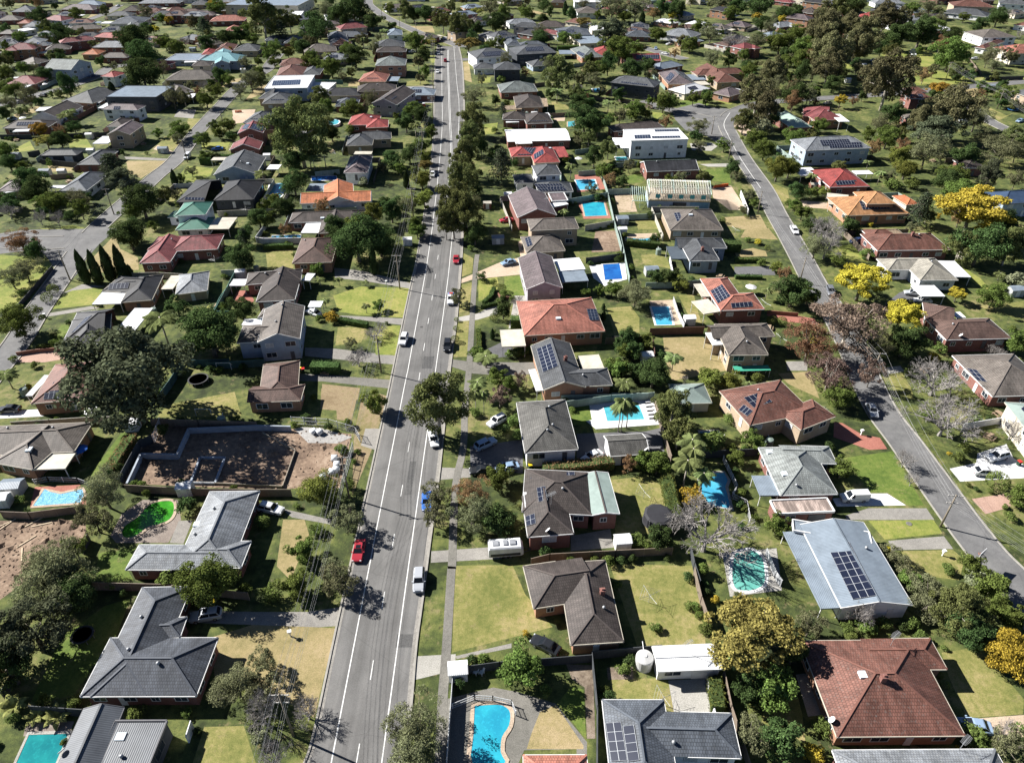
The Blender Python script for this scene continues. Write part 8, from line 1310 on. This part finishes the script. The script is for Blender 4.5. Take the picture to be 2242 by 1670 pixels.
def car_geo(ty):
    if ty in CARS_GEO: return CARS_GEO[ty]
    L = dict(sedan=4.6, suv=4.7, ute=5.2, van=4.9)[ty]; hl = L / 2; hb = MB(); gl = MB(); z = dict(sedan=.92, suv=1.05, ute=1.08, van=1.1)[ty]
    loft(hb, [(hl, sec(.68, .35, .62)), (hl - .12, sec(.82, .25, z - .22)), (hl - .45, sec(.88, .22, z - .12)), (hl - 1.35, sec(.9, .22, z)), (-hl + .9, sec(.9, .22, z + .03)), (-hl + .15, sec(.86, .24, z)), (-hl, sec(.76, .35, z - .15))])
    zt = dict(sedan=1.44, suv=1.68, ute=1.72, van=1.86)[ty]
    f0, f1, r1, r0 = dict(sedan=(1.0, .25, -1.05, -1.75), suv=(1.0, .35, -1.75, -2.15), ute=(.95, .4, -.75, -.95), van=(1.35, .7, -2.25, -2.4))[ty]
    loft(gl, [(f0, [(-.76, z - .06), (.76, z - .06), (.76, z - .04), (-.76, z - .04)]), (f1, [(-.8, z - .06), (.8, z - .06), (.64, zt - .03), (-.64, zt - .03)]), (r1, [(-.8, z - .06), (.8, z - .06), (.63, zt - .03), (-.63, zt - .03)]), (r0, [(-.74, z - .06), (.74, z - .06), (.72, z + .0), (-.72, z + .0)])])
    loft(hb, [(f1 + .06, [(-.6, zt - .06), (.6, zt - .06), (.58, zt - .03), (-.58, zt - .03)]), (f1 - .15, [(-.67, zt - .07), (.67, zt - .07), (.58, zt + .02), (-.58, zt + .02)]), (r1 + .1, [(-.67, zt - .07), (.67, zt - .07), (.58, zt + .01), (-.58, zt + .01)]), (r1 - .06, [(-.6, zt - .07), (.6, zt - .07), (.56, zt - .04), (-.56, zt - .04)])])
    for s in (-1, 1):
        for xa, xb in (((f0 + 0, f1), (r1, r0)) if ty != 'van' else ((f0, f1),)):
            hb.beam((xa, s * .78, z - .03) if xa == f0 else (xa, s * .65, zt - .04), (xb, s * .65, zt - .04) if xa == f0 else (xb, s * .76, z), .09, .06)
        xm = (f1 + r1) / 2; hb.beam((xm, s * .81, z - .03), (xm, s * .655, zt - .04), .1, .05)
        hb.box(f0 - .35, s * .9 - (.0 if s > 0 else .18), z + .02, f0 - .15, s * .9 + (.18 if s > 0 else .0), z + .17)
    if ty == 'van': loft(hb, [(.35, [(-.86, z - .1), (.86, z - .1), (.72, zt + .0), (-.72, zt + .0)]), (-2.42, [(-.86, z - .1), (.86, z - .1), (.72, zt + .0), (-.72, zt + .0)])])
    if ty == 'ute':
        for s in (-1, 1): hb.box(-hl + .1, s * .84 - .05, z, -.98, s * .84 + .05, z + .12)
    wh = MB(); wh.lathe([(.0, -.11), (.3, -.11), (.33, -.07), (.33, .07), (.3, .11), (.0, .11)], 14); wm = wh.mesh('wheel'); wm.transform(Matrix.Rotation(math.pi / 2, 4, 'X'))
    rm_ = MB(); rm_.lathe([(.0, -.125), (.2, -.12), (.21, 0), (.2, .12), (.0, .125)], 10); rmm = rm_.mesh('rim'); rmm.transform(Matrix.Rotation(math.pi / 2, 4, 'X'))
    hlm = box_mesh('headlight', hl - .32, -.15, z - .36, hl - .02, .12, z - .22); tlm = box_mesh('taillight', -hl - .01, -.13, z - .3, -hl + .2, .13, z - .12)
    gb = MB(); gb.box(hl - .06, -.5, .42, hl + .015, .5, .58)
    CARS_GEO[ty] = (hb.mesh('body'), gl.mesh('glasshouse'), wm, rmm, hlm, tlm, L, gb.mesh('grille'))
    return CARS_GEO[ty]
CAR_NAME = dict(sedan='parked_car', suv='station_wagon', ute='utility_truck', van='delivery_van')
for ty, col, lab, x, y, a in CARS:
    hb, gl, wm, rmm, hlm, tlm, L, gb = car_geo(ty); o = empty(CAR_NAME[ty], (x, y, .055), a)
    tag(o, lab, 'van' if ty == 'van' else 'car', 'cars parked and driving')
    link('body', hb, car_paint(col), o); link('window_glass', gl, cglass, o); link('grille', gb, dark_m, o)
    for sx in (L * .29, -L * .29):
        for sy in (-.82, .82):
            w_ = link('wheel', wm, tyre, o, (sx, sy, .33)); link('rim', rmm, rim, w_)
    for sy in (-.62, .62): link('headlight', hlm, lampm, o, (0, sy, 0)); link('taillight', tlm, tailm, o, (0, sy, 0))
    if 'sunroof' in lab: mb = MB(); mb.box(-.35, -.4, 0, .35, .4, .03); link('sunroof', mb.mesh('sunroof'), cglass, o, (-.1, 0, 1.44 if ty == 'sedan' else 1.69))
    if 'roof rack' in lab:
        for sy in (-.55, .55): mb = MB(); mb.beam((-1.3, sy, 1.78), (.2, sy, 1.78), .05, .05); link('roof_rack', mb.mesh('roof_rack'), steel, o)
    if ty == 'ute':
        mb = MB(); mb.box(-2.3, -.7, 1.09, -1.1, .75, 1.3); link('load_cover', mb.mesh('load_cover'), plain('blue_tarp', (.03, .12, .4), .6), o)
        mb = MB(); mb.box(-1.9, -.4, 1.3, -1.2, .5, 1.55); link('load_box', mb.mesh('load_box'), plain('red_box', (.45, .04, .04), .5), o)

# ---------------------------------------------------------------- power poles and wires
armm = plain('crossarm_timber', (.4, .38, .35), .9); wood = plain('pole_timber', (.2, .17, .13), .9, v=.25, sc=2); insul = plain('insulator', (.55, .53, .5), .3); wirem = plain('wire_metal', (.24, .24, .24), .5)
for pn, pts, h in POLES:
    arms = []
    for i, p in enumerate(pts):
        d = Vector(pts[min(i + 1, len(pts) - 1)]) - Vector(pts[max(i - 1, 0)]); d.normalize(); sd_ = Vector((-d.y, d.x, 0))
        if pn == 'junction': sd_ = Vector((1, 0, 0))
        arms.append(sd_); o = empty('power_pole', (*p, 0)); tag(o, cat='power pole', group='power poles along the streets')
        say(o, ('tall ' if h > 9 else '') + 'timber power pole with crossarms', *p)
        mb = MB(); mb.tube([(0, 0, -.1), (0, 0, h)], [.19, .12], 8); link('pole', mb.mesh('pole', smooth=True), wood, o)
        for z, w in ((h - .25, 1.25), (h - 1.9, .95)):
            mb = MB(); mb.beam(sd_ * -w + Vector((0, 0, z)), sd_ * w + Vector((0, 0, z)), .1, .13); ar = link('crossarm', mb.mesh('crossarm'), armm, o)
            for q in (-.92, -.35, .35, .92): mb = MB(); mb.lathe([(.05, 0), (.06, .08), (.03, .16)], 6, tuple(sd_ * w * q + Vector((0, 0, z + .06)))); link('insulator', mb.mesh('insulator'), insul, ar)
    if len(pts) > 2 and pn != 'junction':
        for z, w in ((h - .05, 1.25), (h - 1.75, .95)):
            for q in (-.92, .35, .92) if z > h - 1 else (-.92, -.35, .35, .92):
                mb = MB(); line = []
                P2 = [Vector((*p, z)) + s_ * (w * q) for p, s_ in zip(pts, arms)]
                if pn == 'main': P2 = [Vector((P2[0].x + 1, -10, z))] + P2
                if pn == 'right': P2 = [Vector((110, 30, z))] + P2
                for a, b_ in zip(P2, P2[1:]):
                    for k in range(8): t_ = k / 8; v = a.lerp(b_, t_); v.z -= 1.1 * 4 * t_ * (1 - t_) * min(1, (b_ - a).length / 45); line.append(v)
                line.append(P2[-1]); mb.tube(line, .015, 4)
                tag(part('power_line', mb, wirem, None), dict(main='thin overhead wire strung along the left kerb of the main road', right='thin overhead wire strung along the winding right street', left='thin overhead wire strung along the left street', park='thin overhead wire crossing beside the park').get(pn), 'wire', 'overhead wires')

# ---------------------------------------------------------------- small things in the gardens
def sp(k): return SPOTS.get(k, [])
def thing(name, desc, cat, x, y, rz=0, group=None):
    o = empty(name, (x, y, 0), rz); tag(o, cat=cat, group=group); say(o, desc, x, y); return o
net = plain('black_netting', (.03, .03, .035), .7); bluep = plain('blue_padding', (.05, .25, .6), .6)
def trampoline(x, y, r, netted, pad):
    o = thing('trampoline', 'round trampoline with tall black net' if netted else ('blue-rimmed trampoline' if pad is bluep else 'round dark trampoline'), 'trampoline', x, y)
    mb = MB(); mb.lathe([(0, .86), (r - .3, .86)], 20); link('mat', mb.mesh('mat'), net, o)
    mb = MB(); mb.lathe([(r - .3, .87), (r, .88), (r, .8)], 20); me = mb.mesh('rim_pad'); bm = bmesh.new(); bm.from_mesh(me); bm.faces.ensure_lookup_table(); bmesh.ops.delete(bm, geom=[bm.faces[-1]], context='FACES_ONLY'); bm.to_mesh(me); link('rim_pad', me, pad, o)
    lg = MB()
    for k in range(8): an = k * .785; lg.tube([(r * .96 * math.cos(an), r * .96 * math.sin(an), 0), (r * .96 * math.cos(an), r * .96 * math.sin(an), 2.7 if netted else .82)], .035, 5)
    link('frame', lg.mesh('frame'), steel, o)
    if netted:
        mb = MB(); mb.lathe([(r * .97, .9), (r * .97, 2.5), (r * .8, 2.72), (0, 2.75)], 10); link('net', mb.mesh('net'), net, o)
for q in sp('trampoline_net'): trampoline(q[0], q[1], q[2], True, dark_m)
for q in sp('trampoline'): trampoline(q[0], q[1], q[2], False, dark_m)
for q in sp('trampoline_blue'): trampoline(q[0], q[1], q[2], False, bluep)
for q in sp('table'):
    o = thing('garden_table', 'outdoor table with benches', 'table', q[0], q[1], rnd.uniform(0, 3)); wd_ = plain('garden_timber', (.3, .22, .15), .8); mb = MB(); mb.box(-.9, -.45, .7, .9, .45, .76); link('table_top', mb.mesh('table_top'), wd_, o)
    for s in (-1, 1):
        mb = MB(); mb.box(-.85, s * .85 - .17, .42, .85, s * .85 + .17, .47); link('bench', mb.mesh('bench'), wd_, o)
        mb = MB(); mb.box(s * .7 - .05, -1, 0, s * .7 + .05, 1, .42); mb.box(s * .7 - .05, -.06, .42, s * .7 + .05, .06, .7); link('trestle', mb.mesh('trestle'), wd_, o)
for q in sp('tank_s'):
    o = thing('water_tank', 'slim green-grey rainwater tank', 'water tank', q[0], q[1]); mb = MB(); mb.lathe([(.8, 0), (.8, 1.7), (.7, 1.8), (.1, 1.95)], 16); link('tank_body', mb.mesh('tank_body'), plain('tank_green', (.2, .25, .22), .5), o); mb = MB(); mb.tube([(0, .7, 1.75), (0, 1.3, 1.9)], .05, 6); link('pipe', mb.mesh('pipe'), white_pl, o)
for q in sp('goal'):
    o = thing('goal_frame', 'white football goal frame', 'goal', q[0], q[1]); mb = MB()
    for s in (-1, 1): mb.tube([(s * 1.6, 0, 0), (s * 1.6, 0, 1.9)], .05, 6); mb.tube([(s * 1.6, 0, 1.88), (s * 1.6, 1.3, 0)], .035, 5)
    mb.tube([(-1.6, 0, 1.9), (1.6, 0, 1.9)], .05, 6); link('goal_post', mb.mesh('goal_post'), white_pl, o)
for q in sp('clothesline'):
    o = thing('clothesline', 'rotary clothesline', 'clothesline', q[0], q[1], .4); mb = MB(); mb.tube([(0, 0, 0), (0, 0, 2.1)], .04, 6); link('mast', mb.mesh('mast'), steel, o); mb = MB()
    for k in range(4): an = k * 1.571; mb.tube([(0, 0, 1.75), (1.9 * math.cos(an), 1.9 * math.sin(an), 2.05)], .025, 4)
    for r in (.8, 1.3, 1.85):
        for k in range(4): a0, a1 = k * 1.571, (k + 1) * 1.571; mb.tube([(r * math.cos(a0), r * math.sin(a0), 1.95), (r * math.cos(a1), r * math.sin(a1), 1.95)], .012, 3)
    link('arm', mb.mesh('arm'), steel, o)
binm = plain('bin_green', (.02, .045, .03), .5)
for k, c, d in (('bin_y', (.6, .45, .02), 'yellow'), ('bin_r', (.5, .03, .03), 'red'), ('bin_g', (.03, .3, .2), 'green')):
    for q in sp(k):
        o = thing('wheelie_bin', f'wheeled bin with {d} lid', 'bin', q[0], q[1], .3); mb = MB(); loft(mb, [(0, [(-.26, -.26), (.26, -.26), (.26, .26), (-.26, .26)]), (.95, [(-.32, -.32), (.32, -.32), (.32, .32), (-.32, .32)])]); me = mb.mesh('bin_body'); me.transform(Matrix.Rotation(-math.pi / 2, 4, 'Y')); link('bin_body', me, binm, o)
        mb = MB(); mb.box(-.35, -.36, .95, .36, .36, 1.04); link('lid', mb.mesh('lid'), plain('bin_lid_' + d, c, .5), o)
for i, q in enumerate(sp('umbrella')):
    o = thing('garden_umbrella', 'blue garden umbrella' if i == 0 else 'white garden umbrella', 'umbrella', q[0], q[1]); mb = MB(); mb.tube([(0, 0, 0), (0, 0, 2.4)], .03, 6); link('pole', mb.mesh('pole'), steel, o)
    mb = MB(); mb.lathe([(1.5, 1.95), (.75, 2.28), (.03, 2.5)], 8); link('canopy', mb.mesh('canopy'), plain('canopy_blue', (.03, .12, .45), .8) if i == 0 else white_pl, o)
for q in sp('tank'):
    o = thing('water_tank', 'round grey-white water tank', 'water tank', q[0], q[1]); mb = MB(); mb.lathe([(1.25, 0), (1.25, 2.0), (1.15, 2.1), (.3, 2.35), (.28, 2.42)], 24); link('tank_body', mb.mesh('tank_body'), plain('tank_plastic', (.5, .5, .49), .5), o); mb = MB(); mb.tube([(0, 1.2, 2.0), (0, 2.4, 2.2)], .05, 6); link('pipe', mb.mesh('pipe'), white_pl, o)
for q in sp('hoop'):
    o = thing('basketball_hoop', 'basketball hoop with outlined backboard', 'basketball hoop', q[0], q[1], 2.2); mb = MB(); mb.tube([(0, 0, 0), (0, 0, 3.1), (.5, 0, 3.3)], .06, 6); link('pole', mb.mesh('pole'), dark_m, o)
    mb = MB(); mb.box(.5, -.9, 2.9, .55, .9, 4.0); bd = link('backboard', mb.mesh('backboard'), plain('backboard_grey', (.3, .3, .32), .3), o); mb = MB()
    for a_, b_ in (((.56, -.9, 2.9), (.56, .9, 2.9)), ((.56, -.9, 4), (.56, .9, 4)), ((.56, -.9, 2.9), (.56, -.9, 4)), ((.56, .9, 2.9), (.56, .9, 4)), ((.57, -.3, 3.1), (.57, .3, 3.1)), ((.57, -.3, 3.5), (.57, .3, 3.5)), ((.57, -.3, 3.1), (.57, -.3, 3.5)), ((.57, .3, 3.1), (.57, .3, 3.5))): mb.beam(a_, b_, .06, .07)
    link('board_outline', mb.mesh('board_outline'), white_pl, bd); mb = MB()
    for k in range(10): a0, a1 = k * .628, (k + 1) * .628; mb.tube([(.85 + .23 * math.cos(a0), .23 * math.sin(a0), 3.05), (.85 + .23 * math.cos(a1), .23 * math.sin(a1), 3.05)], .02, 4)
    link('ring', mb.mesh('ring'), plain('hoop_orange', (.5, .12, .03), .5), o)
for q in sp('mailbox'):
    o = thing('mailbox', 'white letterbox on a post', 'letterbox', q[0], q[1], .3); mb = MB(); mb.box(-.08, -.08, 0, .08, .08, .9); link('post', mb.mesh('post'), white_pl, o); mb = MB(); mb.box(-.25, -.2, .9, .25, .2, 1.25); mb.box(-.3, -.25, 1.25, .3, .25, 1.3); link('box', mb.mesh('box'), white_pl, o)
for q in sp('bag'):
    mb = MB(); loft(mb, [(0, [(-.5, -.5), (.5, -.5), (.5, .5), (-.5, .5)]), (.4, [(-.62, -.6), (.6, -.62), (.62, .6), (-.6, .62)]), (.85, [(-.55, -.56), (.56, -.53), (.53, .56), (-.56, .53)]), (1.0, [(-.35, -.3), (.3, -.35), (.36, .3), (-.3, .36)])]); me = mb.mesh('bulk_bag', smooth=True); me.transform(Matrix.Rotation(-math.pi / 2, 4, 'Y'))
    o = link('bulk_bag', me, plain('bag_white', (.62, .64, .66), .8, v=.3, sc=4), None, (q[0], q[1], .03), rnd.uniform(0, 3)); tag(o, cat='bulk bag', group='white bulk bags on the building site'); say(o, 'white bulk building bag', q[0], q[1])
for q in sp('lounger'):
    o = thing('sun_lounger', 'white pool lounger', 'lounger', q[0], q[1], 0.1, 'loungers beside the pool'); mb = MB(); mb.box(-.9, -.3, .3, .4, .3, .38); link('seat', mb.mesh('seat'), white_pl, o); mb = MB(); mb.beam((.4, 0, .35), (1.0, 0, .75), .6, .07); link('backrest', mb.mesh('backrest'), white_pl, o)
    for a_, b_ in ((-.8, -.25), (-.8, .25), (.5, -.25), (.5, .25)): mb = MB(); mb.box(a_ - .03, b_ - .03, 0, a_ + .03, b_ + .03, .3); link('leg', mb.mesh('leg'), white_pl, o)
for q in sp('chair'):
    o = thing('garden_chair', 'white slatted garden chair', 'chair', q[0], q[1], -.6, 'garden chairs'); mb = MB(); mb.box(-.3, -.3, .38, .3, .3, .43); link('seat', mb.mesh('seat'), white_pl, o); mb = MB(); mb.beam((0, .3, .4), (0, .5, 1.0), .55, .06, Vector((0, -1, .3))); link('backrest', mb.mesh('backrest'), white_pl, o)
    for a_, b_ in ((-.27, -.27), (.27, -.27), (-.27, .27), (.27, .27)): mb = MB(); mb.box(a_ - .03, b_ - .03, 0, a_ + .03, b_ + .03, .38); link('leg', mb.mesh('leg'), white_pl, o)
for q in sp('lamp'):
    o = thing('garden_lamp_post', 'thin dark lamp post on the open lawn', 'lamp post', q[0], q[1]); mb = MB(); mb.tube([(0, 0, 0), (0, 0, 3.6)], .04, 6); link('pole', mb.mesh('pole'), dark_m, o); mb = MB(); mb.lathe([(.12, 3.6), (.18, 3.75), (.14, 3.95), (.02, 4.02)], 8); link('lamp_head', mb.mesh('lamp_head'), dark_m, o)
def shed(x, y, wall, roofk, desc, L=2.6, W=2.0, h=2.0, rz=0.1):
    o = thing('garden_shed', desc, 'shed', x, y, rz); mb = MB(); mb.box(-L / 2, -W / 2, 0, L / 2, W / 2, h)
    for s in (-1, 1): mb.face([(s * L / 2, -W / 2, h), (s * L / 2, W / 2, h), (s * L / 2, 0, h + .42)])
    link('wall', mb.mesh('wall', uv=True), wall, o); mb = MB(); A, B = L / 2 + .1, W / 2 + .12
    mb.face([(-A, -B, h), (A, -B, h), (A, 0, h + .47), (-A, 0, h + .47)]); mb.face([(A, B, h), (-A, B, h), (-A, 0, h + .47), (A, 0, h + .47)]); link('roof', mb.mesh('roof', uv=True), roof_mat(roofk), o)
    mb = MB(); mb.box(-.55, -W / 2 - .04, .05, .55, -W / 2 - .005, 1.85); link('door', mb.mesh('door'), trim_w, o)
for i, q in enumerate(sp('shed_w')): shed(q[0], q[1], plain('shed_wall_white', (.6, .6, .58), .6), 'mw', 'small white garden shed')
for i, q in enumerate(sp('shed_g')): shed(q[0], q[1], plain('shed_wall_grey', (.36, .37, .37), .6), 'mg', 'small grey garden shed', 3.6, 2.6)
for i, q in enumerate(sp('shed_b')): shed(q[0], q[1], plain('shed_wall_brown', (.2, .1, .07), .6), 'mc', 'small brown garden shed')
for q in sp('phonebox'):
    o = thing('portable_toilet', 'bright red portable toilet cabin', 'portable toilet', q[0], q[1]); mb = MB(); mb.box(-.65, -.65, 0, .65, .65, 2.3); link('cabin', mb.mesh('cabin'), plain('cabin_red', (.55, .03, .06), .5), o); mb = MB(); loft(mb, [(0, [(-.7, -.7), (.7, -.7), (.7, .7), (-.7, .7)]), (.25, [(-.5, -.5), (.5, -.5), (.5, .5), (-.5, .5)])]); me = mb.mesh('lid'); me.transform(Matrix.Translation((0, 0, 2.3)) @ Matrix.Rotation(-math.pi / 2, 4, 'Y')); link('roof', me, white_pl, o)
    mb = MB(); mb.box(-.4, -.7, .1, .4, -.655, 2.0); link('door', mb.mesh('door'), plain('cabin_door', (.4, .02, .04), .5), o)
for q in sp('buoy'):
    mb = MB()
    for k in range(5): mb.box(-1.5 + k * .6, -.12, 0, -1.0 + k * .6, .12, 1.0); mb.box(-1.55 + k * .6, -.25, 0, -.95 + k * .6, .25, .3)
    o = link('safety_barrier', mb.mesh('safety_barrier'), plain('barrier_orange', (.65, .12, .03), .5), None, (q[0], q[1], .03), .3); tag(o, cat='barrier', group='orange safety barriers'); say(o, 'orange plastic safety barrier', q[0], q[1])
for q in sp('plank'):
    mb = MB(); mb.box(-1.6, -.1, 0, 1.6, .1, .1); o = link('timber_plank', mb.mesh('timber_plank'), plain('plank_timber', (.5, .4, .28), .8), None, (q[0], q[1], .03), rnd.uniform(.3, 2.2)); tag(o, cat='plank', group='loose timber planks'); say(o, 'pale loose timber plank', q[0], q[1])
for q in sp('manhole'):
    mb = MB(); mb.lathe([(.5, 0), (.5, .05), (.42, .07)], 16); o = link('manhole_cover', mb.mesh('manhole_cover'), gmat('con3'), None, (q[0], q[1], .01)); tag(o, 'round concrete manhole cover on the lime verge', 'manhole')
for q in sp('slackframe'):
    o = thing('shade_frame', 'green netted shade frame', 'shade frame', q[0], q[1], .05); mb = MB(); mb.box(-4, -1, 2.0, 4, 1, 2.06); link('net_roof', mb.mesh('net_roof'), plain('green_net', (.05, .3, .2), .7), o)
    for x in (-3.9, -1.3, 1.3, 3.9):
        for y in (-.9, .9): mb = MB(); mb.tube([(x, y, 0), (x, y, 2)], .04, 5); link('leg', mb.mesh('leg'), white_pl, o)
for q in sp('caravan'):
    o = empty('caravan', (q[0], q[1], 0), .1); tag(o, 'white and grey caravan parked nose-in beside the brick house', 'caravan')
    mb = MB(); loft(mb, [(2.9, sec(1.0, .5, 1.7, .2)), (2.5, sec(1.15, .45, 2.5, .2)), (-2.6, sec(1.15, .45, 2.6, .2)), (-2.8, sec(1.1, .5, 2.4, .2))]); link('body', mb.mesh('body'), plain('caravan_white', (.62, .63, .64), .4), o)
    mb = MB(); mb.box(-2.5, -1.17, .7, 2.4, -1.155, 1.3); mb.box(-2.5, 1.155, .7, 2.4, 1.17, 1.3); link('side_stripe', mb.mesh('side_stripe'), dark_m, o)
    for x, w in ((-1.6, .5), (0, .35), (1.2, .5)): mb = MB(); mb.box(x - w, -.5, 2.56, x + w, .5, 2.72); link('roof_hatch', mb.mesh('roof_hatch'), plain('hatch_grey', (.25, .26, .28), .3), o)
    mb = MB(); mb.beam((2.8, -.6, .5), (4.3, 0, .5), .1, .1); mb.beam((2.8, .6, .5), (4.3, 0, .5), .1, .1); link('drawbar', mb.mesh('drawbar'), dark_m, o)
    for sy in (-1, 1):
        for x in (-.45, .4): link('wheel', car_geo('suv')[2], tyre, o, (x, sy, .33))
give_labels()
